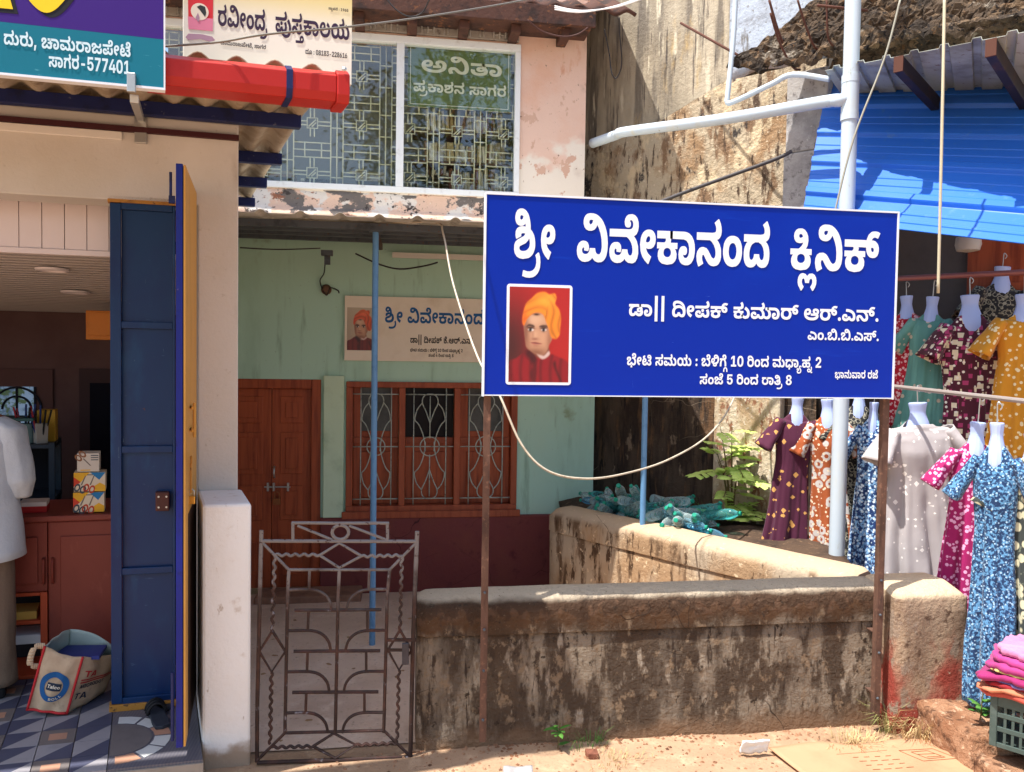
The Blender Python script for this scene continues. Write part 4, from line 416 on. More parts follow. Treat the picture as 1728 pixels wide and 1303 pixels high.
M_green = mat('green_wall_paint', c(184,220,198), .8, layers=[('n', (3,3,.8), .5, .75, c(172,208,184)), ('n', (9,9,1.2), .56, .72, c(154,188,164)), ('n', 2.2, .62, .74, c(146,164,128)), ('n', 30, .64, .72, c(150,178,156))], bump=(60, .12, .005))
M_greenlight = mat('pale_green_paint', c(206,228,196), .8, layers=[('n', 3, .5, .8, c(166,190,156))], bump=(60, .1, .005))
M_plinth = mat('maroon_plinth', c(120,60,58), .75, layers=[('n', 3, .45, .7, c(124,66,58)), ('n', 8, .55, .75, c(92,42,46)), ('crack', (1.6,1.6,2), .005, c(60,28,28))], bump=(40, .25, .01))
M_door = mat('varnished_door_wood', c(168,82,48), .45, layers=[('n', (26,26,1.6), .42, .7, c(132,58,34)), ('n', (6,6,3), .55, .75, c(158,80,48))])
M_frame = mat('window_frame_wood', c(164,84,54), .5, layers=[('n', (20,20,2), .42, .7, c(138,64,42)), ('n', 7, .58, .75, c(168,98,66))])
M_grille = mat('grille_paint', c(176,184,172), .5, layers=[('n', 30, .5, .7, c(120,128,120))])
M_dark = paint('dark_interior', (34,30,30), .9)
M_blkglass = mat('dark_pane', c(12,15,26), .25, spec=.15)
M_pink = mat('pink_wall_paint', c(224,190,170), .85, layers=[('n', 2, .45, .75, c(220,174,148)), ('n', (5,5,1.5), .6, .7, c(206,150,122)), ('z', 3.72, 3.64, c(228,216,200), .9, (2.2,2.2,2.6)), ('n', (5,5,4), .60, .625, c(206,168,146)), ('x', 1.55, 1.75, c(160,134,116), .5, 6), ('n', 24, .66, .72, c(140,110,94))], bump=(50, .35, .01))
M_slab = mat('peeling_slab_edge', c(222,188,164), .9, layers=[('n', (2.6,2.6,3), .5, .53, c(222,212,200)), ('n', (3.4,3.4,5), .53, .56, c(112,104,98)), ('n', (9,9,9), .58, .62, c(70,62,58)), ('n', (5,5,7), .62, .65, c(150,100,76)), ('n', 26, .6, .68, c(92,82,76)), ('z', UZLOW+.09, UZLOW+.05, c(92,60,46), .14, 5)], bump=(40, .6, .015))
M_alu = mat('white_window_frame', c(226,228,226), .4, layers=[('n', 12, .55, .8, c(196,194,188))])
M_glass = glass('window_glass', (.94,.97,.95), .08)
M_cream = mat('cream_grille_paint', c(222,212,180), .55)
M_relief = mat('relief_panel', c(150,140,128), .9, layers=[('n', 6, .45, .7, c(120,110,102)), ('n', 24, .55, .7, c(98,88,80))], bump=(40, .4, .01))
M_eave = mat('rusty_eave', c(84,56,46), .85, layers=[('n', 5, .45, .65, c(54,40,36)), ('n', 13, .58, .68, c(126,82,54)), ('n', 30, .6, .7, c(60,44,40))], bump=(30, .5, .01))
M_bluepole = mat('pole_blue_paint', c(104,150,190), .45, layers=[('n', 12, .5, .75, c(84,128,168)), ('n', 50, .64, .72, c(120,110,104))])
M_steel = mat('grey_steel', c(92,98,104), .5, metal=.4, layers=[('n', 12, .5, .7, c(70,74,80)), ('n', 40, .6, .7, c(110,84,66))])
M_sheet = mat('porch_sheet', c(222,216,202), .7, layers=[('n', 4, .45, .75, c(176,166,150)), ('n', 18, .58, .72, c(140,122,104))])
M_rust = mat('rusty_angle', c(104,76,62), .8, metal=.1, layers=[('n', (14,14,5), .45, .65, c(80,58,48)), ('n', 40, .55, .7, c(134,98,78)), ('n', (20,20,3), .62, .7, c(60,50,46))], bump=(60, .3, .005))
M_gate = mat('gate_rod', c(52,38,34), .6, metal=.2, layers=[('n', 9, .45, .65, c(76,50,42)), ('z', .72, 1.0, c(122,116,114), .6, 10), ('n', 26, .62, .7, c(120,116,120)), ('n', 50, .58, .66, c(70,44,36))])
M_white = paint('white_print', (232,236,240), .45)
M_black = paint('black_rubber', (26,26,28), .6)
M_wire = paint('black_cable', (44,40,40), .6)
M_cable = mat('cream_cable', c(206,194,172), .5, layers=[('n', 20, .5, .7, c(170,154,132))])
M_steelbright = mat('bright_steel', c(190,190,186), .35, metal=.8)
M_brass = mat('brass', c(206,160,80), .3, metal=.9)

# ------------------------------------------------------------------ ground
def gz(x, y):
    z = 0.0
    if y > 3.75: z = -.14*min((y-3.75)/3.0, 1)
    if y < 2.5: z = 0
    z += .012*noise.noise((x*1.3, y*1.3, 0))+.006*noise.noise((x*6, y*6, 3))
    d = abs(y-3.66)
    if x > .5 and 3.2 < y < 3.72: z += .015*noise.noise((x*3, y*3, 9))
    return z
def axis(lo, hi, st, far): a = [lo+st*i for i in range(int((hi-lo)/st)+1)]; return [-far, -60, -20, -9]+a+[a[-1]+3, a[-1]+14, 60, far]
mb = MB(); xs = axis(-5, 6.4, .1, 300); ys = axis(1.4, 9, .1, 300)
mb.v = [Vector((x, y, gz(x, y))) for y in ys for x in xs]; nx = len(xs)
for j in range(len(ys)-1):
    for i in range(nx-1): mb.f.append([j*nx+i, j*nx+i+1, (j+1)*nx+i+1, (j+1)*nx+i]); mb.m.append(0)
mb.build('ground', M_sand, smooth=True, kind='structure', loc=(0,0,0))
M_yard = mat('brightened_yard_earth', c(218,192,170), .95, layers=[('n', 1.6, .4, .7, c(200,172,150)), ('n', 7, .52, .72, c(226,204,184)), ('n', 40, .58, .72, c(168,140,118)), ('n', 14, .62, .72, c(186,154,130))], bump=(34, .5, .015))  # yard earth made paler than the sand to brighten its shade
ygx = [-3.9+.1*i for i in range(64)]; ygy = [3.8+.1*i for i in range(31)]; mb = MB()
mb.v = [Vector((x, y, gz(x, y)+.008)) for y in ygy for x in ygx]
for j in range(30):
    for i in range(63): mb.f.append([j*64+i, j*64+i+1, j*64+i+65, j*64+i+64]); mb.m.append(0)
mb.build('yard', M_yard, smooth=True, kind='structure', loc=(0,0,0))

# ------------------------------------------------------------------ clinic house
H = 6.8; UP = 6.55
hx = lambda px, py=700, y=H: X(px, py, y).x
hz = lambda px, py, y=H: X(px, py, y).z
XL, XR = -4.2, hx(1003)
PZ = hz(750, 870)                       # plinth top
house = thing('clinic_house', (-1, H, -.14), 'two storey house with pale green ground floor and pink upper wall behind the gate', 'house')
dx0, dx1, dz1 = hx(402), hx(541, 800), hz(480, 640)
wx0, wx1, wz0, wz1 = hx(584, 750), hx(872, 750), hz(720, 866), hz(720, 645)
mb = MB(); wallholes(mb, XL, XR, PZ, 3.05, H, H+.2, [(dx0-.3, dx1, PZ, dz1), (wx0, wx1, wz0, wz1)])
mb.build('wall', M_green, house)
mb = MB(); mb.box(hx(546, 800), hx(580, 800), H-.045, H-.002, PZ+.004, hz(560, 634)); mb.build('pilaster', M_greenlight, house, bevel=.004)
mb = MB(); mb.box(dx1+.002, XR+.02, H-.05, H+.16, -.3, PZ); mb.build('plinth', M_plinth, house, bevel=.01)
mb = MB(); mb.box(XL, dx0-.302, H-.05, H+.16, -.3, PZ); mb.build('plinth', M_plinth, house)
mb = MB(); mb.box(XR-.2, XR, H+.2, H+5, -.3, 3.05); mb.box(XL, XR, H+.9, H+1.0, -.3, 3.05); mb.build('inner_wall', M_green, house)
mb = MB(); mb.box(hx(440, 1010), hx(612, 1010), H-.34, H-.051, -.3, hz(540, 1006, H-.34)); mb.build('step', mat('step_stone', c(150,112,90), .9, layers=[('n', 6, .4, .7, c(124,92,76))], bump=(30, .5, .01)), house, bevel=.015)
# double door
door = MB(); fx0 = dx0-.3
door.box(fx0, fx0+.07, H-.01, H+.12, -.1, dz1); door.box(dx1-.08, dx1, H-.01, H+.12, -.1, dz1); door.box(fx0+.07, dx1-.08, H-.01, H+.12, dz1-.08, dz1)
dr = door.build('door', M_door, house, bevel=.006, label='panelled brown double door bolted and padlocked')
mid = hx(457, 800); lw = (dx1-.083)-(mid+.002)
for k in range(2):
    a0, a1 = (mid+.002, dx1-.083) if k else (fx0+.073, mid-.002)
    lf = MB().box(a0, a1, H+.04, H+.08, -.09, dz1-.083).build('door_leaf', M_door, dr, bevel=.004)
    for z0, z1 in ((.02, .36), (.5, .8), (.9, 1.26), (1.34, dz1-.15)):
        cx0, cx1 = max(a0+.07, a1-.36), a1-.07
        q = MB().box(cx0, cx1, H+.028, H+.041, z0, z1); q.box(cx0+.045, cx1-.045, H+.016, H+.029, z0+.045, z1-.045); q.build('door_panel', M_door, dr, bevel=.008)
b = MB(); by = H+.02; p0, p1 = X(446, 822, by), X(490, 822, by); b.tube([p0, p1], .007, 8)
for px in (452, 462, 486): q = X(px, 822, by); b.box(q.x-.008, q.x+.008, H+.012, H+.04, q.z-.035, q.z+.035)
b.build('bolt', M_steelbright, dr)
q0, q1 = X(463, 788, by), X(463, 806, by); MB().tube([q0+Vector((0,.02,0)), q0, (q0+q1)/2-Vector((0,.03,0)), q1, q1+Vector((0,.02,0))], .008, 8).build('door_handle', M_steelbright, dr, smooth=True)
b = MB(); a = X(467, 845, H); b.box(a.x-.03, a.x+.03, H-.005, H+.028, a.z-.035, a.z+.02); b.tube([(a.x-.02, H+.01, a.z+.02), (a.x-.02, H+.01, a.z+.06), (a.x, H+.01, a.z+.08), (a.x+.02, H+.01, a.z+.06), (a.x+.02, H+.01, a.z+.02)], .006)
b.build('padlock', mat('worn_brass', c(150,96,60), .4, metal=.6), dr, bevel=.005)
# ground floor window
win = MB(); fy0, fy1 = H-.03, H+.1
cols = [wx0, hx(672, 750), hx(684, 750), hx(764, 750), hx(776, 750), wx1]
win.box(wx0, wx1, fy0, fy1, wz0, wz0+.075); win.box(wx0, wx1, fy0, fy1, wz1-.05, wz1)
mx = [wx0+.028, hx(678, 750), hx(771, 750), wx1-.028]
for i, x in enumerate(mx): win.box(x-.028, x+.028, fy0+.001, fy1-.001, wz0+.075, wz1-.05)
wn = win.build('window', M_frame, house, bevel=.006, label='brown wooden window of three grilled bays')
MB().box(wx0-.03, wx1+.03, H-.06, H-.032, wz0-.03, wz0+.03).build('sill', M_frame, wn, bevel=.005)
def flower_grille(x0, x1, z0, z1, y):
    g = MB(); w_, h_ = x1-x0, z1-z0; P = lambda a, b: Vector((x0+a*w_, y, z0+b*h_)); r = .0055
    for a in (.17, .84): g.tube([P(a, 0), P(a, 1)], r, 6)
    for b_ in (.055, .5, .945): g.tube([P(0, b_)+Vector((0,-.008,0)), P(1, b_)+Vector((0,-.008,0))], r, 6)
    k = w_/h_
    g.tube([P(.505+.2*math.cos(t*math.pi/10), .5+.2*k*math.sin(t*math.pi/10)) for t in range(20)], r, 6, closed=True)
    for s in (1, -1):
        f = lambda a, b_: P(a, .5+s*(b_))
        g.tube([f(.505, .07 if s > 0 else .07), f(.505, .43)], r, 6)
        g.tube(smooth_path([f(.505, .2), f(.42, .3), f(.345, .37), f(.36, .42), f(.43, .445), f(.505, .448), f(.58, .445), f(.65, .42), f(.665, .37), f(.59, .3), f(.505, .2)], 4), r, 6)
        for e in (-1, 1):
            h = lambda a, b_: f(.505+e*a, b_)
            g.tube(smooth_path([h(.165, .37), h(.26, .32), h(.31, .25), h(.305, .215)], 5), r, 6)
            g.tube(smooth_path([h(.305, .22), h(.22, .18), h(.14, .1), h(.1, .02), h(.09, -.04)], 5), r, 6)
    return g
for i in range(3):
    a0, a1 = mx[i]+.03, mx[i+1]-.03; zz0, zz1 = wz0+.076, wz1-.052; mz = zz0+.55*(zz1-zz0)
    flower_grille(a0, a1, zz0, zz1, H+.0).build('grille', M_grille, wn, smooth=True)
    s = MB(); s.box(a0, a1, H+.06, H+.085, zz0, mz-.03); s.build('lower_shutter', M_door, wn, bevel=.004)
    s = MB(); s.box(a0+.06, a1-.06, H+.045, H+.062, zz0+.06, mz-.1); s.build('shutter_panel', M_door, wn, bevel=.01)
    MB().box(a0, a1, H+.05, H+.09, mz-.03, mz+.025).build('mid_rail', M_frame, wn, bevel=.004)
    if i != 1:
        MB().box(a0, a0+.07, H+.06, H+.085, mz+.025, zz1).build('shutter_stile', M_door, wn, bevel=.003)
        MB().box(a1-.07, a1, H+.06, H+.085, mz+.025, zz1).build('shutter_stile', M_door, wn, bevel=.003)
        MB().box(a0+.071, a1-.071, H+.07, H+.076, mz+.08, zz1).build('pane', mat('frosted_pane', c(86,90,88), .35, layers=[('n', 5, .4, .7, c(62,66,64))]), wn)
        MB().box(a0+.071, a1-.071, H+.062, H+.084, mz+.026, mz+.079).build('shutter_rail', M_door, wn, bevel=.003)
    else: MB().box(a0, a1, H+.1, H+.106, mz+.025, zz1).build('pane', M_blkglass, wn)
# upper storey
UZ0 = X(700, 388, UP).z; ux1 = hx(988, 200, UP)
vx0, vx1 = hx(250, 200, UP), X(877, 200, UP).x; vz0, vz1 = X(670, 326, UP).z, X(680, 62, UP).z
mb = MB(); wallholes(mb, XL, ux1, UZ0+.17, 5.0, UP, UP+.22, [(vx0, vx1, vz0, vz1)]); mb.build('upper_wall', M_pink, house)
mb = MB(); mb.box(ux1-.02, ux1, UP+.221, UP+4, UZ0, 5.0); mb.build('upper_side_wall', mat('grey_side_plaster', c(128,116,100), .9, layers=[('n', (3,3,1), .4, .7, c(100,90,80)), ('n', 14, .55, .7, c(150,136,116))], bump=(30, .4, .01)), house)
SLH = vz0-UZ0-.004
def slabf(u, v):
    x = XL+(ux1+.02-XL)*u; prof = [(0, .0), (-.05, .005), (-.07, .03), (-.066, .09), (-.05, .12), (-.02, .15), (-.012, .2), (-.008, SLH-.02), (0, SLH)]
    k = v*(len(prof)-1); i = min(int(k), len(prof)-2); a = prof[i]; b_ = prof[i+1]; t = k-i
    n_ = .014*noise.noise((x*5, v*3, 0))+.008*noise.noise((x*17, v*9, 4))
    return (x, UP+a[0]+(b_[0]-a[0])*t+n_*(1 if 0 < v < 1 else 0), UZ0+a[1]+(b_[1]-a[1])*t+n_*.6*(1 if 0 < v < 1 else 0))
mb = MB(); mb.grid(slabf, 260, 33); mb.box(XL, ux1, UP+.001, H+.2, UZ0+.001, UZ0+.168); mb.build('floor_slab', M_slab, house, smooth=True)
# upper window
fr_ = .045; uw = MB(); y0, y1 = UP-.025, UP+.05
uw.box(vx0, vx1, y0, y1, vz1-.06, vz1); uw.box(vx0, vx1, y0, y1, vz0, vz0+.05); uw.box(vx1-fr_, vx1, y0+.001, y1-.001, vz0+.05, vz1-.06)
mull = X(675, 200, UP).x; left2 = X(492, 300, UP).x
uw.box(mull-.032, mull+.032, y0+.001, y1-.001, vz0+.05, vz1-.06); uw.box(vx0, vx0+fr_, y0+.001, y1-.001, vz0+.05, vz1-.06)
uwn = uw.build('upper_window', M_alu, house, bevel=.004, label='wide upper window with white frame and geometric cream grille')
MB().box(mull+.032, vx1-fr_, UP+.01, UP+.016, vz0+.05, vz1-.06).build('pane', M_glass, uwn)
MB().box(vx0+fr_, mull-.032, UP+.018, UP+.024, vz0+.05, vz1-.06).build('pane', M_glass, uwn)
gy = UP+.09
def geo_grille(x0, x1, ztop, zbot, yy, mod, off, r=.0055):
    g = MB(); n = int((x1-x0)/mod)+2
    H_ = lambda a, b_, z: g.tube([(max(a, x0), yy, z), (min(b_, x1), yy, z)], r, 4) if min(b_, x1) > max(a, x0) else 0
    V_ = lambda x, a, b_: g.tube([(x, yy-.004, a), (x, yy-.004, b_)], r, 4) if x0 < x < x1 else 0
    zz = ztop-zbot; rows = max(1, round(zz/.42)); rh = zz/rows
    for i in range(-1, n):
        bx = x0+off+i*mod
        for d in (0, .05, .1): V_(bx+d, zbot, ztop)
        cx = bx+.1+(mod-.1)/2; 
        for j in range(rows):
            zc = zbot+rh*(j+.3); sq = .042
            if x0+sq < cx < x1-sq:
                g.tube([(cx+a*sq, yy-.005, zc+b_*sq) for a, b_ in ((-1,-1), (1,-1), (1,1), (-1,1))], r*1.1, 4, closed=True)
                g.tube([(cx-.03, yy-.006, zc-.03), (cx+.03, yy-.006, zc+.03)], r, 4); g.tube([(cx-.005, yy-.006, zc-.03), (cx+.03, yy-.006, zc+.005)], r, 4)
            for d in (-.016, .016):
                H_(bx+.1, cx-sq, zc+d); H_(cx+sq, bx+mod, zc+d)
                V_(cx+d, zc+sq, zc+.13 if j < rows else ztop); V_(cx+d, zc-.11, zc-sq)
            za, zb = zc+.13, zc+.19; 
            for z in (za, zb, za+.06*2): H_(bx+.1, bx+mod, z)
            for d in (.3, .75): V_(bx+.1+(mod-.1)*d, za, za+.12)
            H_(bx, bx+.1, zc-.08+.05*(i % 2)); H_(bx, bx+.1, zc+.1+.04*(i % 2))
    return g
geo_grille(vx0+.03, vx1-.03, vz1-.03, vz0+.03, gy, .4, .18).build('window_grille', M_cream, uwn, smooth=True)
mb = MB(); mb.box(vx0-.1, vx1+.1, UP+.9, UP+1.0, UZ0, 5); mb.box(vx0-.1, vx1+.1, UP+.22, UP+.9, UZ0+.1, vz0-.02); mb.box(vx0-.1, vx1+.1, UP+.221, UP+.899, vz1+.1, vz1+.14)
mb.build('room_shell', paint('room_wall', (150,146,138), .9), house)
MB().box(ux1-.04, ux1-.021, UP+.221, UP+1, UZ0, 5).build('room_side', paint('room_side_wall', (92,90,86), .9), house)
# relief band above the window and the eave
rb = MB(); rb.box(vx0-.3, vx1-.02, UP-.035, UP-.002, vz1+.02, 5.0); rbo = rb.build('relief_band', M_relief, house)
geo_grille(vx0-.3, vx1-.03, vz1+.4, vz1+.03, UP-.037, .3, .05, .008).build('relief_ribs', M_relief, rbo, smooth=True)
ev = MB(); e0 = X(600, 14, UP-.28); ex1 = X(1000, 52, UP-.28).x
ev.box(XL, ex1, UP-.28, UP+.3, e0.z, e0.z+.06); ev.box(XL, ex1+.02, UP-.31, UP-.281, e0.z-.012, e0.z+.14)
for i in range(9): ev.box(ex1-.25-.42*i, ex1-.17-.42*i, UP-.24, UP+.0, e0.z-.07, e0.z-.001)
ev.build('eave', M_eave, house, bevel=.006)
rx1 = ux1+.34
rr = MB()
def roofp(u, v):
    x = XL+(rx1-XL)*u; y = UP-.3+3.0*v; ph = (x/.2) % 1
    return (x, y, e0.z+.13+.62*(y-UP+.3)+.02*math.sin(2*math.pi*ph))
rr.grid(roofp, 220, 12); rr.build('tiled_roof', M_eave, house, smooth=True, solid=.03)
MB().add([(ux1, UP, 4.9), (ux1, UP+2.7, 4.9), (ux1, UP+2.7, e0.z+.1+.62*3), (ux1, UP+.1, e0.z+.3)], [(0,1,2,3)]).build('gable', M_relief, house, solid=.05)
# books on shelves behind the upper glass
bkcol = [grime(k, .8, .7, 20, 'book_cover') for k in ((204,186,150), (176,160,132), (226,214,190), (150,116,84), (120,70,50), (196,170,120))]
shelf = thing('bookshelf', (mull+.6, UP+.5, vz0), 'shelf of old books seen through the right pane of the upper window', 'bookshelf')
for z in (vz0+.12, vz0+.36, vz0+.62): MB().box(mull+.1, vx1-.02, UP+.3, UP+.56, z-.02, z).build('shelf_board', grime((110,80,60), .7, .7, 9, 'shelf_wood'), shelf)
MB().box(left2-.4, mull-.06, UP+.3, UP+.56, vz0+.1, vz0+.12).build('shelf_board', grime((110,80,60), .7, .7, 9, 'shelf_wood'), shelf)
for z in (vz0+.12, vz0+.36, vz0+.62):
    x = mull+.22+random.random()*.1
    while x < vx1-.1:
        t = random.uniform(.012, .035); h = random.uniform(.13, .2); ln = random.uniform(-.06, .1)
        fr2 = Fr((x, UP+.31, z+.004), (math.cos(ln), 0, math.sin(ln)), (0,1,0), (-math.sin(ln), 0, math.cos(ln)))
        MB().box(0, t, 0, .16, 0, h, fr2).build('book', random.choice(bkcol), shelf); x += t+.006
for k in range(14):
    xx = random.choice([left2+.05, left2-.3, mull-.4, mull+.15]); zz = vz0+.13+.028*(k//4)
    MB().box(xx+random.uniform(-.03,.03), xx+.28, UP+.31, UP+.5, zz, zz+.024).build('book', random.choice(bkcol), shelf)

# board behind the glass
BY = UP+.055; bd = MB(); a, b_ = X(689, 76, BY), X(864, 188, BY)
bt = thing('window_board', (a.x, BY, b_.z), 'olive green publisher board hung behind the upper window glass', 'sign')
bx0, bx1, bz1, bz0 = a.x, X(862, 130, BY).x, X(780, 80, BY).z, X(780, 184, BY).z
MB().box(bx0, bx1, BY, BY+.012, bz0, bz1).build('board', mat('olive_board', c(104,116,70), .6, layers=[('n', 4, .4, .7, c(88,102,62)), ('n', 30, .6, .7, c(124,134,92))]), bt)
bf = Fr((bx0, BY, bz0), (1,0,0), (0,0,1), (0,-1,0)); W_, H2 = bx1-bx0, bz1-bz0
M_bl = paint('board_letters', (226,220,196), .6)
lettering(MB(), 'ಅನಿತಾ', bf, W_*.12, W_*.92, H2*.56, H2*.22).build('lettering', M_bl, bt); lettering(MB(), 'ಪ್ರಕಾಶನ ಸಾಗರ', bf, W_*.05, W_*.96, H2*.24, H2*.15).build('lettering', M_bl, bt); mb = MB()
for q in ((.02,.98,.03,.04),(.02,.98,.96,.97)): mb.add([bf.p(q[0]*W_,q[2]*H2,.002), bf.p(q[1]*W_,q[2]*H2,.002), bf.p(q[1]*W_,q[3]*H2,.002), bf.p(q[0]*W_,q[3]*H2,.002)], [(0,1,2,3)])
for q in ((.02,.026),(.974,.98)): mb.add([bf.p(q[0]*W_,.04*H2,.002), bf.p(q[1]*W_,.04*H2,.002), bf.p(q[1]*W_,.96*H2,.002), bf.p(q[0]*W_,.96*H2,.002)], [(0,1,2,3)])
mb.build('border_line', M_bl, bt)

# porch: sheet roof on tubes with two blue posts
PY = 5.38; pp = X(635, 400, PY); pb = G(628, 1090, -.075); PXX = pb.x; PY = pb.y
pz = X(640, 392, PY).z; pbk = X(640, 412, H-.02).z
p2 = X(1086, 800, PY).x
porch = thing('porch_canopy', (PXX, PY, -.08), 'porch canopy of corrugated sheet on two slim blue posts before the green wall', 'canopy')
CX0, CX1 = -3.6, p2+.18
slope = (pbk+.06-pz-.06)/(H-PY)
zz_ = lambda y: pz+.06+slope*(y-PY)
def csh(u, v):
    x = CX0+(CX1-CX0)*u; y = PY-.3+(H-.02-PY+.3)*v; ph = (x/.245) % 1
    rise = .03*max(0, 1-abs(ph-.5)/.16) if abs(ph-.5) < .16 else 0
    return (x, y, zz_(y)+.012+min(rise, .022))
nn = int((CX1-CX0)/.0175); MB().grid(csh, nn, 6).build('roof_sheet', M_sheet, porch, solid=.003)
for y, hh in ((PY, .05), (PY+.5, .04), (PY+.95, .04), (H-.06, .05)):
    MB().box(CX0, CX1, y-.02, y+.02, zz_(y)-hh, zz_(y)-.002).build('purlin', M_steel, porch, bevel=.003)
for x in (PXX, p2):
    MB().bar((x, PY+.021, zz_(PY)-.09), (x, H-.06, zz_(H)-.09), .04, .05).build('rafter', mat('rusty_rafter', c(96,66,54), .7, layers=[('n', 9, .45, .65, c(70,64,62))]), porch)
    MB().tube([(x, PY, gz(x, PY)-.05), (x, PY, zz_(PY)-.05)], .021 , 12).build('post', M_bluepole, porch, smooth=40)
    MB().box(x-.045, x+.045, PY-.045, PY+.045, zz_(PY)-.062, zz_(PY)-.052).build('post_cap', M_steel, porch)
q = X(552, 425, H-.5); MB().box(q.x-.045, q.x+.045, q.y-.03, q.y+.03, q.z-.03, q.z+.01).box(q.x-.02, q.x+.025, q.y-.02, q.y+.02, q.z-.1, q.z-.031).build('wall_bracket', M_steel, porch)
q = X(662, 432, H-.01); q2 = X(815, 438, H-.01)
MB().box(q.x, q2.x+.2, H-.07, H-.04, q.z-.02, q.z+.025).build('lamp_batten', paint('batten_white', (226,222,210), .5), None, label='white tube lamp batten under the porch canopy', cat='lamp')
# bulb holder with dangling wires on the green wall
bh = X(551, 489, H); bl = thing('bulb_holder', bh, 'small brown bulb holder with loose wires on the green wall', 'bulb holder')
MB().lathe([(.04,0),(.045,.015),(.03,.03),(.026,.06),(.018,.062)], Fr(bh-Vector((0,.001,0)), (1,0,0), (0,0,1), (0,-1,0)), 14).build('socket', grime((110,78,58), .5, .6, 20, 'bakelite'), bl, smooth=40)
mb = MB(); mb.tube(smooth_path([X(549,432,H-.3), X(547,460,H-.06), X(540,474,H-.03), X(546,492,H-.06), X(552,498,H-.07), X(557,486,H-.05), X(570,490,H-.02), X(572,495,H-.02)], 5), .005, 6)
mb.build('lead_wire', M_wire, bl, smooth=True)

# cream sign on the green wall
SY = H-.03; a, b_ = X(582, 498, SY), X(582, 607, SY); cs = thing('clinic_wall_sign', (a.x, SY, b_.z), 'cream clinic sign with a turbaned portrait and blue heading on the green wall', 'sign')
cw = 1.62; chh = X(700, 503, SY).z-X(700, 611, SY).z; cz0 = X(700, 610, SY).z
MB().box(a.x, a.x+cw, SY, SY+.025, cz0, cz0+chh).build('board', mat('cream_board', c(242,228,206), .6, layers=[('n', 6, .45, .8, c(228,210,184))]), cs)
cf = Fr((a.x, SY, cz0), (1,0,0), (0,0,1), (0,-1,0))
xa = X(649, 540, SY).x-a.x; M_hb = paint('heading_blue', (22,92,150), .5); M_pd = paint('print_dark', (52,44,40), .6); x2 = X(692, 580, SY).x-a.x
for txt, t0, t1, bz_, hh_, mm in (('ಶ್ರೀ ವಿವೇಕಾನಂದ ಕ್ಲಿನಿಕ್', xa, cw-.08, .60, .19, M_hb), ('ಡಾ|| ದೀಪಕ್ ಕೆ.ಆರ್.ಎನ್.', x2, X(800, 575, SY).x-a.x, .29, .085, M_pd), ('ಭೇಟಿ ಸಮಯ : ಬೆಳಿಗ್ಗೆ 10 ರಿಂದ ಮಧ್ಯಾಹ್ನ 2', x2, x2+.46, .155, .042, M_pd), ('ಸಂಜೆ 4 ರಿಂದ ರಾತ್ರಿ 8', x2+.16, x2+.38, .075, .042, M_pd)):
    lettering(MB(), txt, cf, t0, t1, chh*bz_, chh*hh_).build('lettering', mm, cs)
# printed portrait: flat colour areas in unit coordinates (0..1, 0..1)
PT = dict(
 robe=[(0,0),(0,.2),(.12,.25),(.26,.31),(.34,.3),(.5,.24),(.66,.3),(.86,.26),(1,.2),(1,0)],
 robeshade=[(.27,.3),(.36,.36),(.44,.31),(.47,.23),(.42,.18),(.34,.24)],
 fold=[(.4,.0),(.36,.1),(.45,.2),(.47,.12),(.45,0)], fold2=[(.74,.2),(.78,.12),(.86,.02),(.88,.02),(.8,.15),(.78,.22)],
 neck=[(.36,.36),(.62,.4),(.68,.3),(.6,.25),(.46,.27)], collar=[(.46,.3),(.56,.24),(.68,.29),(.66,.33),(.58,.28),(.5,.31)],
 face=[(.25,.62),(.25,.54),(.27,.44),(.29,.37),(.36,.33),(.46,.3),(.56,.29),(.63,.33),(.67,.4),(.71,.45),(.72,.5),(.68,.58),(.62,.7),(.5,.74),(.36,.72)],
 cheek=[(.63,.33),(.67,.4),(.71,.45),(.72,.5),(.68,.54),(.64,.44),(.6,.36),(.52,.31)],
 jaw=[(.29,.37),(.36,.33),(.46,.3),(.56,.29),(.6,.33),(.48,.33),(.38,.36),(.3,.42)],
 turban=[(.22,.62),(.22,.7),(.27,.82),(.36,.88),(.46,.94),(.58,.955),(.66,.93),(.75,.94),(.78,.89),(.76,.83),(.83,.77),(.86,.68),(.85,.58),(.84,.5),(.78,.46),(.7,.48),(.66,.56),(.61,.64),(.56,.715),(.46,.735),(.36,.71),(.29,.66),(.25,.6)],
 t1=[(.56,.715),(.61,.64),(.66,.56),(.7,.48),(.74,.48),(.7,.6),(.66,.68),(.6,.75)], t2=[(.3,.8),(.46,.86),(.6,.84),(.72,.8),(.6,.82),(.46,.83)], t3=[(.28,.72),(.42,.8),(.58,.8),(.7,.72),(.57,.77),(.43,.77)], t4=[(.64,.8),(.76,.72),(.8,.6),(.78,.72),(.72,.79)], t5=[(.5,.93),(.58,.9),(.6,.86),(.62,.9),(.57,.935)],
 b1=[(.29,.585),(.33,.61),(.4,.6),(.42,.585),(.4,.58),(.33,.592)], b2=[(.5,.585),(.54,.6),(.62,.6),(.64,.585),(.6,.585),(.54,.58)],
 e1=[(.31,.55),(.34,.567),(.38,.567),(.41,.548),(.37,.538)], e2=[(.53,.55),(.56,.567),(.6,.567),(.62,.55),(.58,.538)], i1=[(.345,.565),(.375,.565),(.375,.54),(.345,.54)], i2=[(.565,.565),(.595,.565),(.595,.54),(.565,.54)],
 nose=[(.44,.57),(.42,.5),(.38,.47),(.42,.455),(.5,.455),(.5,.475),(.46,.49)], lip=[(.37,.415),(.43,.425),(.47,.42),(.54,.405),(.46,.4),(.41,.4)], chin=[(.4,.385),(.46,.38),(.5,.385),(.46,.372)])
